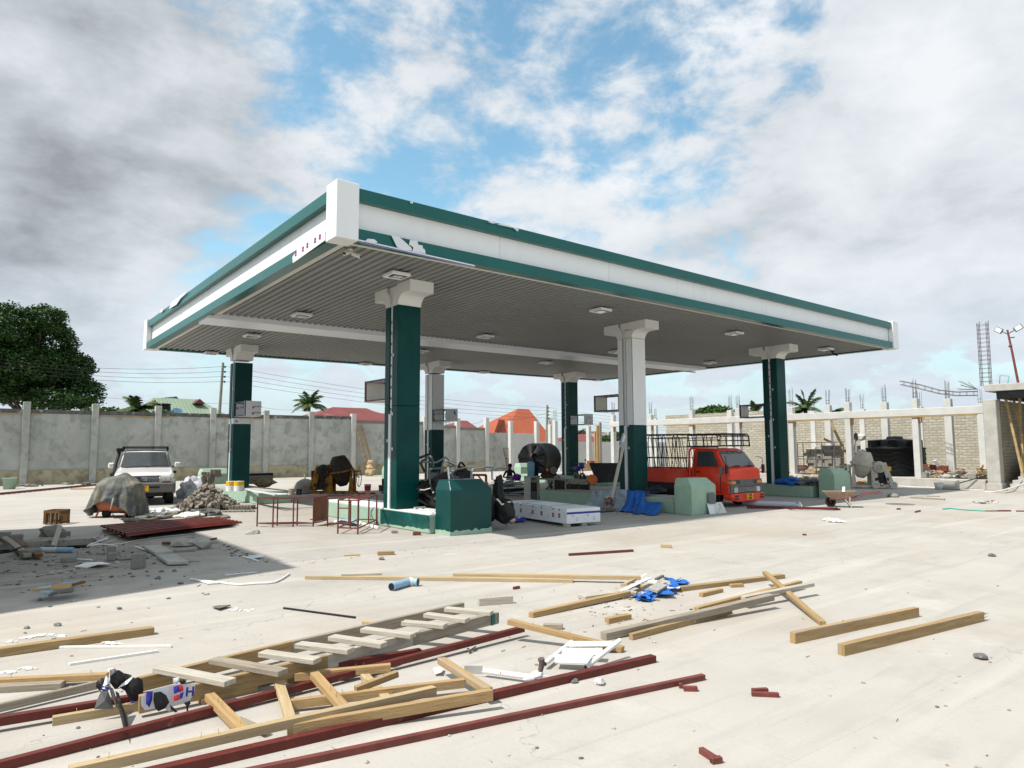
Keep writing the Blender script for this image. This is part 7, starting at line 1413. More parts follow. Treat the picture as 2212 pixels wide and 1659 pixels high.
plank('steel_tube','redsteel2','thin red bar right of the grey slabs in the shade edge',ST,('a2',1640,975),('a2',1888,928),.04,.04,.03,.06); plank('board','redsteel2','short red piece behind the grey slabs',PK,('a2',1415,970),('a2',1630,972),.09,.05,.02,0)
# shade area: crate, blocks, slabs, rubble
ga, gb_, gc_ = G('a2',380,812), G('a2',515,812), G('a2',600,795); ct = thing('wooden_crate', 'small dark slatted wooden crate standing in front of the shade edge', 'crate', (ga+gc_)/2); ex = (gb_-ga).normalized(); ey = (gc_-gb_).normalized(); W1 = (gb_-ga).length; W2 = (gc_-gb_).length; hC = .36
def cr(a, e, Lx, nrm, nm):
    for k, z in enumerate((.03, hC-.06)): q = MB(); q.bar(a+Vector((0,0,z+.03))+nrm*.012, a+e*Lx+Vector((0,0,z+.03))+nrm*.012, .02, .07 if k else .05); q.build('slat','darkwood',ct)
    n = max(3, int(Lx/.11))
    for k in range(n): q = MB(); p = a+e*(Lx*(k+.5)/n); q.bar(p+Vector((0,0,.02)), p+Vector((0,0,hC-.05)), .02, Lx/n*.72, up=e.cross(Vector((0,0,1)))*-1); q.build('slat','darkwood',ct)
cr(ga, ex, W1, -ey, 'a'); cr(gb_, ey, W2, ex, 'b'); cr(ga+ey*W2, ex, W1, ey, 'c'); cr(ga, ey, W2, -ex, 'd')
def block(r, A, B, h_, w_, lab, mt='concgrey', name='concrete_block', cat='block', z=0, jag=0):
    a, b_ = G(r,*A,z), G(r,*B,z); q = MB(); q.bar(a+Vector((0,0,h_/2)), b_+Vector((0,0,h_/2)), w_, h_); return tag(q.build(name, mt, bevel=.012), lab, cat, 'grey blocks lying around the trench' if mt == 'concgrey' else None)
block('c6',(388,1045),(605,1005),.16,.20,'grey block at the lower end of the two boards crossing the trench'); block('c6',(1750,950),(1885,942),.13,.16,'upper one of two spotted grey blocks right of the blue pipe'); block('c6',(1757,1065),(1890,1058),.13,.16,'lower one of two spotted grey blocks right of the blue pipe'); block('a2',(1155,1190),(1250,1188),.24,.18,'squarish grey block alone in the shade, right of the bent white sheet')
block('c6',(988,682),(1132,678),.12,.14,'dark block behind the trench, right of the upright stick'); block('c6',(155,748),(375,735),.13,.16,'dark block at the back lip of the trench, right of the boards'); block('c6',(-60,700),(165,690),.12,.16,'dark block at the left edge behind the trench'); block('c6',(-80,755),(30,745),.12,.12,'small dark block at the very left edge by the trench'); block('c6',(985,1100),(1250,1080),.08,.14,'flat broken grey slab piece left of the bent sheet')
plank('board','oldwood','first of two boards leaning across the trench at the left',PK,('c6',60,690),('c6',450,985),.12,.06,.03,.05); plank('board','darkwood','second board crossing the trench, right of the first',PK,('c6',290,755),('c6',640,985),.12,.06,.03,.05)
q = MB(); a, b_ = G('c6',870,850,-.05), None; gb2 = G('c6',960,690,0); b_ = at_depth('c6',985,495,gb2.y+.05); a = at_depth('c6',872,830,gb2.y-.9); q.bar(a, b_, .10, .02, up=(0,1,0)); tag(q.build('stick','oldwood2'), 'flat grey stick poking up out of the trench', 'stick')
q = MB(); q.rock(G('c6',850,675)+Vector((0,.1,.10)),.20,0,(1.25,.9,.72),4,2,.35); tag(q.build('boulder','concgrey'), 'rounded grey lump of concrete behind the flat stick', 'boulder')
q = MB(); r = .05; q.tube([G('c6',650,895,r),G('c6',930,895,r)],r,16,1); q.tube([G('c6',930,895,r),G('c6',1200,893,r)],r,16,0); tag(q.build('blue_pipe',['bpipe','tin']), 'blue plastic pipe half coated with cement beside the trench', 'pipe')
q = MB(); P_ = [G('c6',1205,1168,.01),G('c6',1425,1185,.01),G('c6',1610,1128,.07),G('c6',1815,1122,.03),G('c6',1650,1090,.05),G('c6',1400,1100,.03)]; q.add(P_, [(0,1,2,5),(2,3,4,5)]); tag(q.build('white_sheet','white',solid=.006), 'bent white metal sheet on the shaded ground', 'sheet')
sl_ = [((1240,990),(1350,1050),(1510,1040),(1400,985)),((1360,1068),(1460,1130),(1640,1125),(1520,1060))]
for k, P4_ in enumerate(sl_):
    q = MB(); P_ = [G('a2',x,y,.075) for x, y in P4_]; D4 = [Vector((p.x,p.y,.02)) for p in P_]; q.add(P_+D4, [(3,2,1,0),(4,5,6,7),(0,1,5,4),(1,2,6,5),(2,3,7,6),(3,0,4,7)]); tag(q.build('paving_slab','conc',bevel=.006), ['upper thin grey slab lying flat, left of the red pieces','lower thin grey slab lying flat, nearest of the two'][k], 'slab')
q = MB(); q.rock(G('a2',1580,1000)+Vector((0,0,.08)),.2,0,(1.3,.7,.5),3,1,.4); tag(q.build('concrete_lump','rubble'), 'broken grey lump behind the flat slabs', 'rubble'); q = MB(); q.rock(G('a2',1770,1020)+Vector((0,0,.08)),.2,0,(1.4,.7,.6),5,1,.5); tag(q.build('concrete_lump','rubble'), 'grey lump at the right of the flat slabs', 'rubble'); plank('board','oldwood','grey batten lying behind the nearer flat slab',PK,('a2',1350,1048),('a2',1700,1035),.05,.04)
# palette knife board on block
bb_ = thing('float_board', 'blue and orange trowel board resting on a grey block in the shade', 'board', G('c6',950,1560)); 
q = MB(); P_ = [G('c6',525,1545,.13),G('c6',770,1585,.13),G('c6',1180,1480,.16),G('c6',1300,1405,.17),G('c6',1080,1420,.17),G('c6',640,1500,.14)]; n=6; q.add([p for p in P_]+[p-Vector((0,0,.012)) for p in P_], [tuple(range(n)),tuple(range(n,2*n))[::-1]]+[(i,n+i,n+(i+1)%n,(i+1)%n) for i in range(n)]); q.build('board','bpipe',bb_); q = MB(); q.bar(G('c6',525,1548,.14),G('c6',1040,1505,.15),.07,.02); q.bar(G('c6',850,1500,.18),G('c6',1170,1465,.19),.12,.045); q.build('batten','timber',bb_); q = MB(); q.bar(G('c6',1180,1465,.18),G('c6',1370,1415,.18),.05,.03); q.build('handle','darkwood',bb_)
block('c6',(830,1610),(1190,1570),.13,.16,'grey block under the blue and orange trowel board')
# corrugated sheets
sh = thing('roofing_sheets', 'stack of dark red corrugated roofing sheets on the ground beside a crumpled plastic sheet', 'roofing sheets', G('a2',1500,840))
for k, (off, z) in enumerate(((0,.03),(.04,.075),(-.05,.12))):
    q = MB(); A = G('a2',930-30*k,830,z); B = G('a2',1150-20*k,912,z); C_ = G('a2',2120-40*k,802,z); D_ = G('a2',1900-30*k,760,z); n = 28; vs = []
    for i in range(n+1):
        f = i/n; w_ = [0,1,1,0][i % 4]*.055; p, r = A.lerp(B,f), D_.lerp(C_,f); vs += [p+Vector((0,0,w_)), p.lerp(r,.5)+Vector((0,0,w_+.015)), r+Vector((0,0,w_))]
    q.add(vs, [(3*i+j,3*i+j+1,3*i+4+j,3*i+3+j) for i in range(n) for j in range(2)]); q.build('sheet','redsteel' if k else 'redsteel2',sh,solid=.003)
q = MB()
for k in range(4): q.bar(G('a2',890+20*k,860+8*k,.03), G('a2',1050+20*k,850+9*k,.05), .05, .04)
tag(q.build('split_log','oldwood'), 'rough split sticks under the left end of the roofing sheets', 'sticks')
def crumple(name, mts, lab, cat, pts, seed, r=.16, z=.07, sq=(1.5,1,.5)):
    q = MB()
    for k, (rg, x, y, s, m) in enumerate(pts): q.rock(G(rg,x,y,0)+Vector((0,0,z*s)), r*s, m, sq, seed+k, 3, .55)
    return tag(q.build(name, mts), lab, cat)
crumple('plastic_sheet',['coverdark','film','cream'],'grey crumpled plastic sheeting behind the red roofing sheets','plastic sheet',[('a2',1180,800,1.0,0),('a2',1290,780,1.1,0),('a2',1420,770,1.1,0),('a2',1520,745,1.1,0),('a2',1640,760,1.2,2),('a2',1740,745,1.3,0),('a2',1840,735,1.4,0),('a2',1920,765,.9,0)],30,.19,.06)
crumple('plastic_sheet',['film','bpipe','cream'],'bright white plastic wrap between the canvas cover and the bricks','plastic sheet',[('a2',1320,715,1.0,0),('a2',1400,710,1.0,0),('a2',1460,700,.8,2),('a2',1530,705,.9,0),('a2',1505,712,.45,1),('a2',1580,690,.8,0)],60,.17,.06)
M['silver'] = mat('silver plastic sack', (.50,.51,.54), .3, .25, 8); crumple('silver_sack',['silver','blackp'],'shiny silver grey sack behind the heap of paving bricks','sack',[('a2',1650,585,1.4,0),('a2',1690,560,1.5,0),('a2',1720,555,1.3,0)],80,.26,.22,(1.2,1,1.2))
# red ladder on the ground at far left
a, b_ = G('a2',-60,548,.05), G('a2',845,462,.05); rl = thing('red_ladder', 'long dark red steel ladder lying on the ground near the back wall', 'ladder', (a+b_)/2); off = Vector((.05,.55,0))
for o_ in (Vector(), off): q = MB(); q.bar(a+o_, b_+o_, .04, .07); q.build('rail','redsteel',rl)
for k in range(22): p = a.lerp(b_,(k+.5)/22); q = MB(); q.bar(p,p+off,.03,.04); q.build('rung','redsteel2',rl)
bucket('c7',80,832,0,.55,.30,'palegreen','pale green bucket near the back wall at far left')
q = MB(); q.bar(G('a2',620,497,.03),G('a2',830,494,.03),.3,.04); tag(q.build('board','timber2'),'pale board on the ground behind the end of the red ladder',PK)
q = MB()
for k in range(26): q.rock(Vector((R_.uniform(1.2,9.5),R_.uniform(44.2,45.9),.04)),R_.uniform(.06,.22),0,(1.5,1,.5),k,1,.5)
stru(q.build('wall_foot_litter','coverdark'),'stuff')
# red steel stands
def stand(lab, near, h_, zz, panel=None, mids=(.12,)):
    t = thing('steel_stand', lab, 'steel stand', sum((Vector(p) for p in near), Vector())/len(near)); n = len(near); tb = .028
    for p in near: q = MB(); q.bar(p, (p[0],p[1],h_), tb, tb); q.build('leg','redsteel2',t)
    for z in mids+(h_-.015,):
        for i in range(n): q = MB(); a, b_ = Vector(near[i]), Vector(near[(i+1) % n]); q.bar((a.x,a.y,z),(b_.x,b_.y,z),tb*.95,tb*.95); q.build('rail','redsteel2',t)
    return t
A = [G('a4',*p) for p in ((585,1050),(757,1060))]; B = [G('a4',*p) for p in ((1197,1050),(1140,1010))]
p0, p1, p2 = A[0], A[1], G('a4',1197,1050); p3 = p0+(p2-p1)
hS = .74; s1 = stand('long red steel stand with one brown board in its side, left of the smaller one', [p0,p1,p2,p3], hS, 0)
mid_ = [p1.lerp(p2,.5), p0.lerp(p3,.5)]
for p in mid_: q = MB(); q.bar(p, p+Vector((0,0,hS)), .026, .026); q.build('leg','redsteel2',s1)
q = MB(); q.bar(mid_[0]+Vector((0,0,hS-.016)), mid_[1]+Vector((0,0,hS-.016)), .026,.026); q.build('rail','redsteel2',s1)
e2 = G('a4',1440,990); s1b = (e2-p2)*.62
q = MB(); a, b_ = p2+Vector((0,0,.14)), p2+s1b+Vector((0,0,.14)); q.add([a,b_,b_+Vector((0,0,.58)),a+Vector((0,0,.58))]+[p+Vector((.012,.012,0)) for p in (a,b_,b_+Vector((0,0,.58)),a+Vector((0,0,.58)))], [(0,1,2,3),(7,6,5,4),(0,4,5,1),(1,5,6,2),(2,6,7,3),(3,7,4,0)]); q.build('board','cardboard',s1)
for p in (p2+s1b,): q = MB(); q.bar(p, p+Vector((0,0,hS)), .028,.028); q.build('leg','redsteel2',s1)
for z in (.12,hS-.015): q = MB(); q.bar(p2+Vector((0,0,z)), p2+s1b+Vector((0,0,z)), .027,.027); q.bar(p2+s1b+Vector((0,0,z)), p3+s1b*.9+Vector((0,0,z)), .027,.027); q.build('rail','redsteel2',s1)
C_ = [G('a4',*p) for p in ((1465,1130),(1683,1138),(1885,1035))]; c3 = C_[0]+(C_[2]-C_[1]); s2 = stand('smaller red steel stand in front of the pale green kerb, an extra small shelf inside', [C_[0],C_[1],C_[2],c3], .79, 0, mids=(.17,))
for p in (C_[0].lerp(C_[1],.62), C_[1].lerp(C_[2],.55), C_[0].lerp(c3,.5)): q = MB(); q.bar(p+Vector((0,0,.17)), p+Vector((0,0,.78)), .026,.026); q.build('leg','redsteel2',s2)
for k in (.33,.66): q = MB(); q.bar(C_[0].lerp(c3,k)+Vector((0,0,.775)), C_[1].lerp(C_[2],k)+Vector((0,0,.775)), .025,.025); q.build('rail','redsteel2',s2)
q = MB(); a, b_ = C_[0].lerp(C_[1],.05), C_[0].lerp(C_[1],.62); q.bar(a+Vector((0,0,.60)), b_+Vector((0,0,.60)), .025,.025); q.build('rail','redsteel2',s2)
D4 = [G('a4',1352,1050), G('a4',1460,1000)]; q = MB(); q.bar(D4[0], D4[0]+Vector((0,0,.74)), .028,.028); q.bar(D4[0]+Vector((0,0,.73)), C_[0].lerp(c3,.6)+Vector((0,0,.77)), .027,.027); q.bar(D4[0]+Vector((0,0,.12)), C_[0].lerp(c3,.6)+Vector((0,0,.17)), .027,.027); q.build('leg','redsteel2',s2)
hose('pipe_roll','bpipe','pale blue pipe lying between the stand and the kerb',[('a4',1480,965),('a4',1680,985)],.05); hose('pipe_end','wpipe','white pipe with open end at the foot of the small red stand',[('a4',1700,995),('a4',1915,1052)],.05)
plank('board','timber2','thin light board on the ground between the two red stands',PK,('a4',1365,1030),('a4',1460,1052),.16,.04); plank('strip','film','thin white strip on the ground in front of the red stands','strip',('a4',1162,1070),('a4',1640,1082),.04,.01); crumple('litter',['plasticbag','film'],'dark plastic and paper litter inside the small red stand','litter',[('a4',1520,1020,.9,0),('a4',1580,1030,.8,0),('a4',1475,1000,.8,1),('a4',1640,1040,.7,0)],90,.13,.05)
plank('brick','redsteel2','reddish brick at the foot of the dark green kerb','brick',('a6',487,1258),('a6',570,1255),.10,.11); plank('brick','concgrey','grey brick at the foot of the kerb, left of the reddish one','brick',('a6',253,1240),('a6',316,1238),.10,.10)
# paving bricks: heap and neat rows, every one its own
def paver_proto(name, mt):
    q = MB(); P_ = [(-.10,-.05),(-.05,-.058),(0,-.048),(.05,-.058),(.10,-.05),(.108,0),(.10,.05),(.05,.042),(0,.052),(-.05,.042),(-.10,.05),(-.092,0)]; q.prism(P_, 0, .07); return q.build(name, mt, bevel=.004)
g1, g2, g3 = G('a2',1560,700), G('a2',2190,690), G('a2',1850,600); pc = (g1+g2)/2+Vector((-.1,.7,0)); pp = paver_proto('paving_brick','paver'); tag(pp, 'greyish brown interlocking paving brick tumbled in the big heap by the far left column', 'paving brick', 'paving bricks tumbled in the heap'); rr = random.Random(12); wdt = (g2-g1).length/2; axu = (g2-g1).normalized(); axv = Vector((-axu.y, axu.x, 0))
for k in range(240):
    o = pp if k == 0 else pp.copy()
    if k: COL.objects.link(o)
    while True:
        u, v = rr.uniform(-1,1), rr.uniform(-1,1)
        if u*u+v*v < 1: break
    hh = max(0, .80*(1-abs(u-.08)**1.1)*(1-v*v)-.12*abs(mnoise.noise(Vector((u*3,v*3,1)))));  p = pc+axu*u*wdt*.86+axv*v*.95
    o.location = (p.x, p.y, .02+hh*rr.uniform(.55,1)); o.rotation_euler = (rr.gauss(0,.55), rr.gauss(0,.55), rr.uniform(0,6.28)); o.scale = (1.15,1.15,1.15)
k_ = 0; tw_ = G('a2',1835,500,.55)
def prow(lab, grp, r, A, B, n, z0, layers, dep=1):
    global pp2
    a, b_ = G(r,*A), G(r,*B); d = (b_-a)/max(1,n-1); first_ = None; ang = atan2(d.y, d.x)+pi/2; s_ = Vector((-d.y, d.x, 0)).normalized()
    for L_ in range(layers):
        for i in range(n-(L_ % 2)):
            for j in range(dep):
                o = pp.copy(); COL.objects.link(o); p = a+d*(i+.5*(L_ % 2))+s_*(.24*j); o.location = (p.x+rr.uniform(-.01,.01), p.y+rr.uniform(-.01,.01), z0+.083*L_); o.rotation_euler = (0,0,ang+rr.uniform(-.05,.05)); sc = min(1.15, d.length/.118); o.scale = (1.1,sc,1.15); o['label'] = lab; o['group'] = grp
prow('paving brick in the neat double row at the front left of the heap','paving bricks in the left neat row','a2',(1640,690),(1870,685),13,.0,2,2); prow('paving brick in the low neat stack at the front right of the heap','paving bricks in the right neat stack','a2',(1990,690),(2200,688),9,.0,2,2); prow('paving brick in the scattered front line right of the heap','paving bricks in the front line','a2',(1955,712),(2200,708),8,.0,1,1); prow('paving brick in the short low row at the left foot of the heap','paving bricks in the low left row','a2',(1480,682),(1560,690),4,.0,1,1)
for k in range(22):
    o = pp.copy(); COL.objects.link(o); L_ = k//2-(k > 15)*2; p = pc+axu*(-.16+.13*(k % 2)+.22*(k > 15))+axv*.45+Vector((rr.uniform(-.03,.03),rr.uniform(-.03,.03),0)); o.location = (p.x+.0*L_, p.y, .52+.083*L_); o.rotation_euler = (0,0,rr.uniform(-.2,.2)+ang if False else rr.uniform(-.3,.3)); o.scale = (1.15,1.15,1.15); o['label'] = 'paving brick in the small leaning tower on top of the heap'; o['group'] = 'paving bricks in the tower on the heap'
# ================================================================== right side yard
# concrete block stack behind a scaffold frame
A, B = onX('b2',905,1130,37.4), onX('b2',1290,1130,37.4); y_hi, y_lo = A.y, B.y; zb_ = .43; q = MB(); q.box((0,0,.0975),(.41,.20,.193)); cbk = q.build('cement_block','concgrey',bevel=.006); tag(cbk, 'grey cement block in the high stack behind the rusty frame', 'cement block', 'cement blocks stacked behind the rusty frame'); first_ = True; wdth = y_hi-y_lo
for L_ in range(8):
    n = int(wdth/.205); 
    yc = y_lo
    while yc < y_hi-.2-(.8 if L_ > 6 else 0):
        long_ = rr.random() < .45
        for j in range(2):
            o = cbk if first_ else cbk.copy()
            if not first_: COL.objects.link(o)
            first_ = False
            o.location = (37.35+(.42*j if not long_ else .2*j)+rr.uniform(-.02,.02), yc+(.21 if long_ else .10), zb_+.195*L_); o.rotation_euler = (0,0,pi/2 if long_ else 0)
        yc += .42 if long_ else .205
for k in range(14):   # second shorter stack by the dark tank
    o = cbk.copy(); COL.objects.link(o); p_ = onX('d5',60+100*(k % 3 if False else k % 4),240+0*k,38.2); L_ = k//4; o.location = (38.0+.0*L_, onX('d5',90+120*(k % 4),400,38.2).y, 1.0+.195*(L_+1)); o['label'] = 'grey cement block in the short stack left of the standing black tank'; o['group'] = 'cement blocks stacked by the black tank'; o.rotation_euler = (0,0,pi/2 if L_ == 1 else 0)
q = MB(); q.bb((37.8,onX('d5',480,400,38.2).y,.43),(38.5,onX('d5',40,400,38.2).y,1.19)); tag(q.build('block_stack','concgrey'),'solid lower part of the cement block stack left of the black tank','block stack')
rf = thing('rusty_scaffold', 'rusty welded rebar frame standing in front of the cement block stack', 'frame', (35.5, 20, 0)); X_ = 35.2
def fr_(x, y): return onX('b2', x, y, X_)
for (a, b_) in (((800,810),(812,1140)),((860,815),(878,1140)),((1000,860),(1008,1145)),((1065,815),(1075,1120)),((1200,805),(1212,1100)),((1300,820),(1308,1070)),((800,810),(1200,805)),((805,985),(1205,990)),((812,1140),(1010,1145)),((1200,805),(1310,800)),((805,960),(870,960)),((1205,965),(1305,975)),((1210,1070),(1305,1065))): q = MB(); q.tube([fr_(*a), fr_(*b_)], .028, 6); q.build('bar','rust',rf)
for lab, A_, B_, X2 in (('long leaning plank propped on the white column above the cement blocks',(1165,590),(1310,890),36.9),('weathered short plank on top of the cement block stack',(1090,770),(1170,805),37.1)): q = MB(); q.bar(onX('b2',*A_,X2), onX('b2',*B_,X2), .13, .04, up=(1,0,0)); tag(q.build('plank','bamboo'), lab, PK)
q = MB(); a = onX('d5',60,700,36.2); b_ = onX('d5',140,120,36.6); q.tube([a,b_],.025,6); q.rock(onX('d5',135,135,36.6),.16,1,(.3,.9,1.4),3,2,.1); tag(q.build('shovel',['oldwood','rust']),'shovel standing blade up against the block stack behind the dusty mixer','shovel')
q = MB(); q.rock(onX('d5',270,150,38),.28,0,(.8,1.2,.8),8,1,.3); tag(q.build('concrete_chunk','concw'),'white concrete chunk on top of the short cement block stack','chunk')
# rubble on the plinth and dirt heap
def heap(lab, name, X_, ya, yb, n, z, mts, seed, smin=.06, smax=.22, hgt=.25, r2=.6):
    q = MB(); rr2 = random.Random(seed)
    for k in range(n): y = rr2.uniform(ya, yb); q.rock((X_+rr2.uniform(-r2,r2), y, z+hgt*rr2.random()**2), rr2.uniform(smin,smax), rr2.randrange(len(mts)), (1.2,1,.6), seed+k, 1, .5)
    return stru(q.build(name, mts), 'stuff')
ya = onX('c4',1640,700,36.6).y; yb = onX('c4',570,700,36.6).y
heap('','rubble_heap',36.9,ya,yb,150,.46,['rubble','conc','timber3','oldwood','paver'],100,.05,.2,.30)
heap('','rubble_heap',35.0,onX('b2',1120,1200,35).y,onX('b2',780,1200,35).y,110,.05,['rubble','conc','paver','timber2'],300,.05,.2,.35)
heap('','rubble_heap',37.0,18.5,24,60,.46,['rubble','conc','redsteel2'],500,.06,.2,.3)
for k, (A_, B_, mt, w_) in enumerate((((568,625),(650,545),'timber',.10),((750,465),(810,560),'film',.16),((740,715),(870,680),'timber',.10),((1210,765),(1415,640),'oldwood2',.14),((1110,605),(1230,620),'timber3',.1),((1430,610),(1650,640),'timber',.12),((1440,650),(1640,665),'timber2',.16),((1500,600),(1535,550),'bamboo',.1))): q = MB(); q.bar(onX('c4',*A_,36.5-.05*k), onX('c4',*B_,36.7-.05*k), w_, .05, up=(1,0,.3)); tag(q.build('scrap_board',mt),['yellow scrap board slanting at the left of the rubble on the plinth','white strip sticking up behind the red tubes','yellow scrap board low in the rubble on the plinth','bleached scrap board slanting at the right of the rubble','brown scrap board behind the thick white column','upper yellow plank at the right end of the rubble','lower pale plank at the right end of the rubble','small upright stub at the right end of the rubble'][k],'scrap board')
for k in range(7): q = MB(); q.tube([onX('c4',560,540+15*k,37.5)+Vector((0,0,0)), onX('c4',965,570+12*k,37.3)], .05, 8); tag(q.build('red_pipe','redsteel2'),'dark red pipe lying in the bundle behind the column on the plinth','pipe','dark red pipes bundled on the plinth')
for k in range(4): q = MB(); q.tube([onX('b2',765,1055+16*k,37.2), onX('b2',905,1065+14*k,37.2)], .045, 8); tag(q.build('red_pipe','redsteel2'),'dark red pipe lying left of the cement block stack','pipe','dark red pipes by the block stack')
def lay(lab, name, mt, pts, r, X_=None, cat='pipe'): q = MB(); q.tube([onX('c4',x,y,Xq) for x,y,Xq in pts], r, 7); return tag(q.build(name, mt), lab, cat)
lay('black hose running up from the ground to the right end of the plinth','black_hose','black',[(0,925,34.3),(300,950,34.2),(650,985,34.0),(820,965,34.2),(960,900,35),(1180,830,35.4),(1420,765,35.6),(1620,705,35.9)],.025)
lay('grey pipe along the foot of the plinth','grey_pipe','tin',[(30,880,34.9),(400,905,34.9),(760,915,34.8)],.035); lay('pale pipe along the right foot of the plinth','grey_pipe','pvcgrey',[(1130,940,34.8),(1400,950,34.8),(1560,955,34.8)],.03)
lay('long grey pipe curving up to the right edge','grey_pipe','tin',[(1500,990,34),(1800,970,34),(2000,920,34),(2206,850,34),(2500,740,34)],.03); lay('blue grey cable on the ground in front of the stairs','ground_cable','greyplastic',[(640,985,33.8),(1000,995,33.6),(1400,1000,33.5),(1900,1003,33.5),(2040,975,33.5),(2130,880,34),(2180,800,34.5)],.02)
q = MB(); g = onX('c4',970,880,34.6); q.box((34.7,g.y,.22),(.3,.75,.42)); tag(q.build('cement_lump','conc',bevel=.03),'big squarish cement lump against the plinth','cement lump'); g = onX('c4',820,960,34.2); q = MB(); q.lathe([(.001,0),(.14,0),(.19,.30),(.18,.30)],(34.2,g.y,0),18); tag(q.build('glass_bucket','tin'),'small pale bucket in front of the cement lump','bucket')
q = MB(); q.box((34.9,onX('c4',560,720,36.2).y+.0,.0),(.01,.01,.01)); 
for n_, (x, y, s, lab) in enumerate(((565,725,.40,'rough square block beside the second thick column base'),(1370,735,.34,'rough square block in the rubble by the slanting board'),(70,1060,.0,''))):
    if s: q = MB(); g = onX('c4',x,y,36.2); q.box((36.2,g.y,.42+.13),(s*.8,s,.26)); tag(q.build('rough_block','concgrey',bevel=.02),lab,'block')
q = MB(); g = G('c4',70,1085); q.rock(g+Vector((0,0,.08)),.21,0,(1,1.2,.5),6,2,.2); tag(q.build('boulder','concgrey'),'dark grey flat boulder on the far right concrete','boulder')
q = MB(); g = G('c4',180,1180,.006); q.lathe([(.001,.006),(.42,.006),(.45,0)],(g.x,g.y,0),28); tag(q.build('manhole_cover','greyplastic'),'round dark manhole cover on the far right concrete','manhole cover')
q = MB()
for k in range(14): q.rock(G('c4',1400+28*k+R_.uniform(-10,10),1155+R_.uniform(-20,30))+Vector((0,0,.02)),R_.uniform(.03,.11),0,(1.5,1,.6),k,1,.5)
stru(q.build('broken_bits','rubble'),'stuff')
bucket('d5',445,1390,0,.42,.23,'yellow2','yellow bucket beside the dusty mixer',name='bucket'); crumple('broken_tiles',['rubble','orange','timber3'],'orange and brown rubble and sacks beside the yellow bucket','rubble',[('d5',120,1450,1.0,1),('d5',220,1440,1.0,2),('d5',330,1420,1.1,2),('d5',400,1430,.9,0),('d5',190,1470,.7,0)],120,.22,.12); crumple('sack_pile',['sack','cream','cardboard'],'heap of patterned sacks in a barrow behind the right hand island','sacks',[('b2',960,1240,1.0,0),('b2',1010,1235,1.2,0),('b2',1060,1235,1.2,1),('b2',1100,1240,1.1,0),('b2',1010,1225,1.1,2)],140,.34,.40,(1.2,1.4,.8))
crumple('paper_litter',['cream','film'],'crumpled off white paper on the open concrete to the right','litter',[('b6',590,85,1,0),('b6',630,92,1,1),('b6',660,94,.8,0)],160,.10,.04)
# planks and oil drum by the post on the far wall
for k, (xa, xb, Yq_) in enumerate(((1632,1655,43.4),(1660,1692,43.2),(1700,1728,43.5))): a = onY('d2',xa,600 if k != 1 else 600,Yq_); b_ = onY('d2',xb,600,Yq_); q = MB(); q.bb((a.x,Yq_,0),(b_.x,Yq_+.12,[3.4,3.9,4.2][k])); tag(q.build('upright_plank','timber' if k < 2 else 'oldwood'),['leftmost of the three upright planks beside the far post','middle and widest of the three upright planks beside the far post','rightmost grey of the three upright planks beside the far post'][k],PK)
a = onY('d2',1572,1290,42.6); b_ = onY('d2',1636,1290,42.6); q = MB(); q.bb((a.x,42.6,.02),(b_.x,43.1,onY('d2',1600,1158,42.6).z)); tag(q.build('rusty_drum','cardboard',bevel=.03),'rusty brown box at the foot of the upright planks','box')
q = MB()
for k in range(9): x_ = onY('d2',1450+12*k,1300,41.6).x; q.bar((x_-.6,41.5+.1*k,.05+.06*k),(x_+1.0,41.6+.1*k,.05+.06*k),.2,.05)
stru(tag(q.build('timber_pile','timber'),'pile of light boards on the ground left of the rusty brown box','timber pile'),'stuff') if False else tag(q.build('timber_pile','timber'),'pile of light boards on the ground left of the rusty brown box','timber pile')
a = onY('d2',1130,1030,43.5); q = MB(); q.bb((a.x-.15,43.5,0),(a.x+.4,43.6,onY('d2',1140,1015,43.5).z)); tag(q.build('white_sheet','white'),'tall narrow white panel standing just left of the back right column','panel')
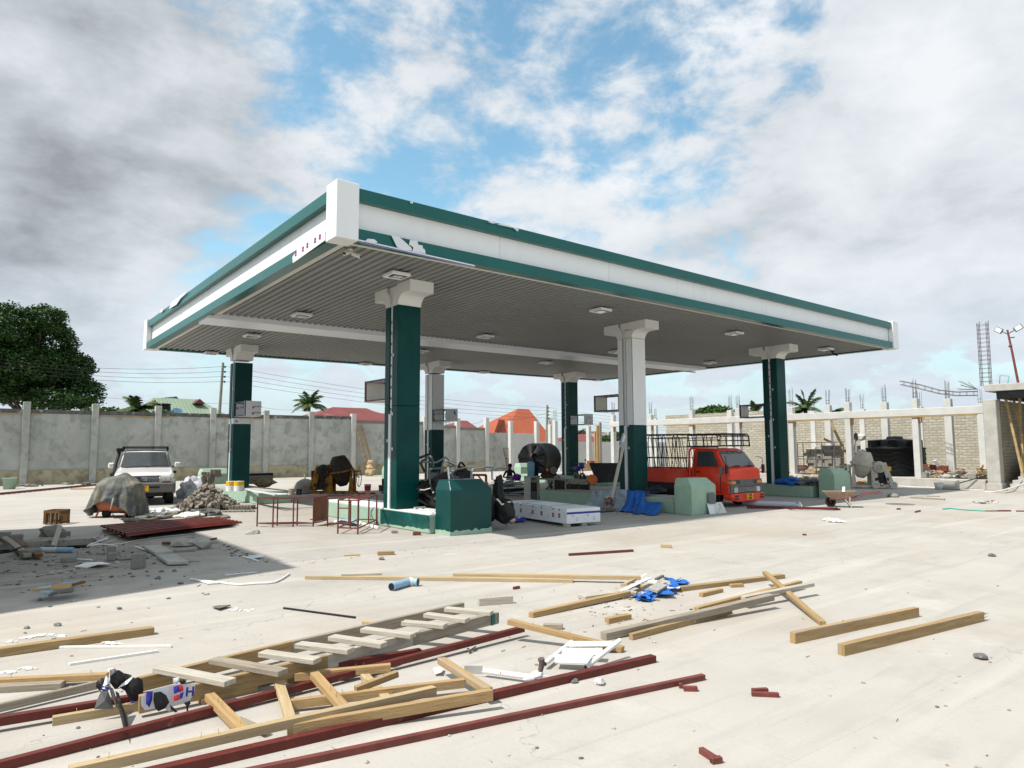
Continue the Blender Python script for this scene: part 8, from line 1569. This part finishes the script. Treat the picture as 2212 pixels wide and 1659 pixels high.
# ================================================================== torn plastic wrap on the ladder
def gnd(r, x, y, Y):
    p = at_depth(r, x, y, Y); return p if p.z > .03 else G(r, x, y, .03)
def shred(name, mts, lab, polys, hang=None):
    q = MB()
    for (m, Y_, pts) in polys:
        P_ = [gnd('a3', x, y, Y_+.02*mnoise.noise(Vector((x*.02,y*.02,1)))) for x, y in pts]; c_ = sum(P_, Vector())/len(P_)+Vector((0,-.03-.03*abs(mnoise.noise(Vector((pts[0][0]*.01,1,1)))),0)); n = len(P_); q.add(P_+[c_], [(i,(i+1)%n,n) for i in range(n)], m)
    return tag(q.build(name, mts, solid=.002), lab, 'plastic wrap')
ga = G('a3',1000,1000,.1); Yb = ga.y+.0
shred('plastic_wrap',['plasticbag','film','blue','greyplastic'],'torn black and grey plastic wrap on the ladder with a long hanging strip',[(0,Yb-.02,[(955,745),(1040,750),(1085,780),(1100,850),(1060,905),(1000,915),(960,860)]),(3,Yb-.05,[(955,745),(1000,735),(1020,760),(960,800)]),(1,Yb,[(935,740),(985,730),(1010,745),(940,760)]),(0,Yb,[(1085,775),(1140,790),(1180,830),(1150,900),(1090,930),(1040,900),(1100,850)]),(0,Yb-.04,[(1150,830),(1205,810),(1240,835),(1250,920),(1235,985),(1190,990),(1165,1005),(1120,990),(1090,930),(1120,880)]),(1,Yb-.06,[(1060,870),(1165,795),(1150,830),(1090,880),(1030,905)]),
    (0,Yb,[(840,850),(890,815),(925,830),(895,880),(870,930),(835,895)]),(1,Yb-.03,[(925,790),(950,830),(965,900),(930,940),(880,935),(900,880)]),(3,Yb-.08,[(880,930),(940,930),(960,980),(990,1085),(820,1090),(850,1000)]),(3,Yb-.06,[(945,885),(985,910),(1010,990),(1030,1090),(1010,1060),(975,990)]),(0,Yb-.12,[(1005,930),(1035,950),(1060,1050),(1105,1150),(1118,1230),(1105,1360),(1085,1300),(1055,1170),(1030,1060)]),(3,Yb-.125,[(1060,1060),(1112,1150),(1115,1220),(1090,1180)]),(2,Yb-.08,[(1135,1015),(1165,1010),(1160,1030),(1140,1032)])])
o = bpy.data.objects['plastic_wrap']; text_par = o
ga = G('a3',1500,1050,.08); Yc2 = ga.y-.10
def A3(x, y, Y_=None): return gnd('a3', x, y, Y_ or Yc2)
q = MB(); 
def pol(m, pts, dy=0):
    P_ = [A3(x,y,Yc2+dy) for x,y in pts]; n = len(P_); c_ = sum(P_,Vector())/n+Vector((0,-.012,0)); q.add(P_+[c_],[(i,(i+1)%n,n) for i in range(n)],m)
pol(1,[(1290,930),(1480,880),(1600,872),(1700,872),(1695,930),(1650,1020),(1600,1040),(1500,1060),(1480,1110),(1420,1080),(1340,1085),(1265,1100),(1230,1060),(1228,990)],.03)
pol(2,[(1275,935),(1330,932),(1325,1010),(1300,1075),(1270,1040)],-.02); pol(0,[(1340,945),(1400,935),(1450,970),(1475,1030),(1440,1080),(1380,1108),(1350,1080),(1335,1010)],-.05); pol(0,[(1480,1050),(1530,1090),(1545,1110),(1525,1118),(1490,1090)],-.04); pol(1,[(1505,820),(1560,808),(1565,840),(1540,875),(1510,860)],-.0); pol(0,[(1560,840),(1600,830),(1625,850),(1600,872),(1570,865)],-.01); pol(0,[(1600,1035),(1650,1015),(1660,1040),(1640,1060),(1640,1105),(1625,1105),(1622,1060)],-.03)
for (m, pts) in ((2,[(1510,895),(1550,880),(1565,935),(1515,958)]),(3,[(1553,878),(1590,880),(1598,925),(1566,945)]),(3,[(1512,975),(1560,962),(1555,1010),(1515,1020)]),(2,[(1566,955),(1600,935),(1590,990),(1558,1008)])): pol(m,pts,-.035)
wr_ = tag(q.build('plastic_wrap',['plasticbag','film','blue','red'],solid=.0015),'torn white and blue printed plastic wrap tied round the ladder rail','plastic wrap')
xa = A3(1640,970)-A3(1600,975); text('lettering','H',.085,axes(A3(1655,940,Yc2-.03), xa, (0.05,0,1)),'blue',wr_,.003)
ya_ = A3(940,910)-A3(900,925); text('lettering','SS',.06,axes(at_depth('a3',912,915,Yb-.07), ya_, (0,0,1)),'blue',text_par,.002)
# heap of blue rag, boards and paper
rg = thing('rag_heap', 'heap of torn blue sheet, white scraps and board ends between the long boards', 'rubbish heap', G('b5',1250,260)); rr = random.Random(5)
q = MB()
for k in range(40): x, y = rr.choice(((1420,230),(1450,200),(1500,215),(1370,280),(1180,320),(1230,305),(1300,310))); p_ = G('b5',x+rr.gauss(0,28),y+rr.gauss(0,16),rr.uniform(.01,.06)); a = rr.uniform(0,6.28); s = rr.uniform(.04,.13); u_ = Vector((cos(a),sin(a),rr.uniform(-.3,.5)))*s; v_ = Vector((-sin(a),cos(a),rr.uniform(-.3,.5)))*s*.5; q.add([p_-u_-v_,p_+u_-v_,p_+u_*.7+v_,p_-u_*.6+v_*1.3],[(0,1,2,3)])
q.build('blue_sheet','bluetarp',rg,solid=.003)
for k, (A_, B_, w_, z, mt) in enumerate((((1010,230),(1090,185),.10,.04,'timber2'),((1000,275),(1230,165),.10,.06,'film'),((1290,180),(1350,150),.04,.07,'greyplastic'),((1120,235),(1190,245),.06,.03,'timber3'),((1260,275),(1345,225),.13,.08,'cardboard'),((1230,195),(1310,205),.06,.10,'cream'),((1160,160),(1205,130),.06,.05,'film'),((960,290),(1120,300),.05,.01,'timber2'),((1390,250),(1500,250),.14,.03,'film'),((1150,300),(1280,290),.08,.01,'film'))): q = MB(); q.bar(G('b5',*A_,z+.02),G('b5',*B_,z+.03),w_,.03 if k not in (1,6,8,9) else .006,roll=rr.uniform(-.3,.3)); q.build('scrap',mt if mt != 'cardboard' else 'rubble',rg)
# ground grit and splinters
q = MB(); rr = random.Random(77)
def grit(n, fn, smin, smax, ms):
    for k in range(n):
        p = fn(); s = rr.uniform(smin,smax)
        if rr.random() < .75: q.rock((p[0],p[1],s*.3), s, rr.choice(ms), (1.2,.9,.6), k, 0 if False else 1, .4)
        else: a = rr.uniform(0,6.28); q.bar((p[0],p[1],.006),(p[0]+cos(a)*s*5,p[1]+sin(a)*s*5,.008),s*.35,.006,rr.choice(ms))
grit(150, lambda: (lambda g: (g.x,g.y))(fp(rr.uniform(0,2212), 1120+540*rr.random()**1.0)), .005,.016,[0,0,1,0,2])
grit(420, lambda: (rr.gauss(1.4,1.0)+.4, rr.gauss(14.2,2.2)), .008,.042,[0,1,1,0,1])
grit(90, lambda: (lambda g: (g.x,g.y))(G('b5',rr.gauss(1000,250),rr.gauss(430,110))), .006,.022,[0,2,1,0])
grit(120, lambda: (4.25+rr.gauss(0,.12), rr.uniform(11.7,17)), .01,.04,[0,1]); grit(60, lambda: (rr.uniform(4.3,9), 11.55+rr.gauss(0,.22)), .006,.02,[0,0])
stru(q.build('loose_grit',['rubble','greyplastic','timber3','film']),'stuff')
for k, (r, x, y, s, mt, lab) in enumerate([('a4',543,1130,.13,'rubble','rounded stone alone between the roofing sheets and the red stands'),('b5',795,1092,.045,'concw','white pebble below the thick red tube end'),('b5',578,1078,.03,'greyplastic','dark angular pebble left of the white pebble'),('b5',1590,560,.055,'concw','flat pale stone against the knotty brown board'),('b6',1560,962,.05,'greyplastic','dark bluish stone on the open concrete at the right'),('a6',145,1532,.05,'paver','small brown stone below the wood block at the kerb'),('b6',1630,310,.05,'greyplastic','lone dark pebble at the far right')]): q = MB(); q.rock(G(r,x,y)+Vector((0,0,s*.4)),s,0,(1.2,1,.65),k+40,2,.3); tag(q.build('stone',mt),lab,'stone','single stones on the concrete')
for k, (r, P_, mt, lab) in enumerate([('a4',[(480,1350),(590,1338),(740,1345),(700,1352),(590,1375),(520,1375)],'film','torn bluish film scrap on the edge of the shade'),('a4',[(945,1352),(1040,1340),(1105,1340),(1060,1350),(960,1358)],'white','white strip scrap right of the short red tube'),('a5',[(290,300),(345,312),(448,290),(440,282),(320,290)],'greyplastic','thin grey flake on the bare concrete above the left beam'),('b4',[(1040,830),(1075,845),(1125,812),(1120,830),(1080,862),(1045,862)],'coverdark','dark rubber scrap above the nailed frame'),('b4',[(725,1020),(790,1010),(830,1030),(800,1060),(740,1080)],'cream','crumpled cream paper by the frame crosspiece')]): q = MB(); q.add([G(r,x,y,.015+.02*(i % 2)) for i,(x,y) in enumerate(P_)],[tuple(range(len(P_)))]); tag(q.build('scrap',mt,solid=.004),lab,'scrap')
M['plasterdust'] = mat('plaster crumbs', (.68,.67,.64), .9, .05, 8)
for lab, pts in (('white plaster crumbs scattered beside the thick left beam',[('a3',100,500),('a3',250,470),('a3',330,455),('a3',420,450),('a3',520,450),('a3',950,515),('a3',1010,520),('a3',60,770),('a3',240,735),('a5',500,325),('a5',540,335)]),):
    q = MB()
    for r, x, y in pts:
        for k in range(7): p_ = G(r,x+rr.gauss(0,35),y+rr.gauss(0,7)); q.rock(p_+Vector((0,0,.006)),rr.uniform(.008,.026),0,(1.6,1,.35),k,1,.4)
    stru(q.build('plaster_crumbs','plasterdust'),'stuff')
for nm_, (x_, y_, r_) in dict().items(): pass
bpy.context.view_layer.update()
for ob in bpy.data.objects:
    if ob.type == 'MESH' and ob.parent is None and 'kind' not in ob.keys() and 'label' not in ob.keys(): print('UNLABELLED', ob.name)
scene.render.resolution_x = 1024; scene.render.resolution_y = 768
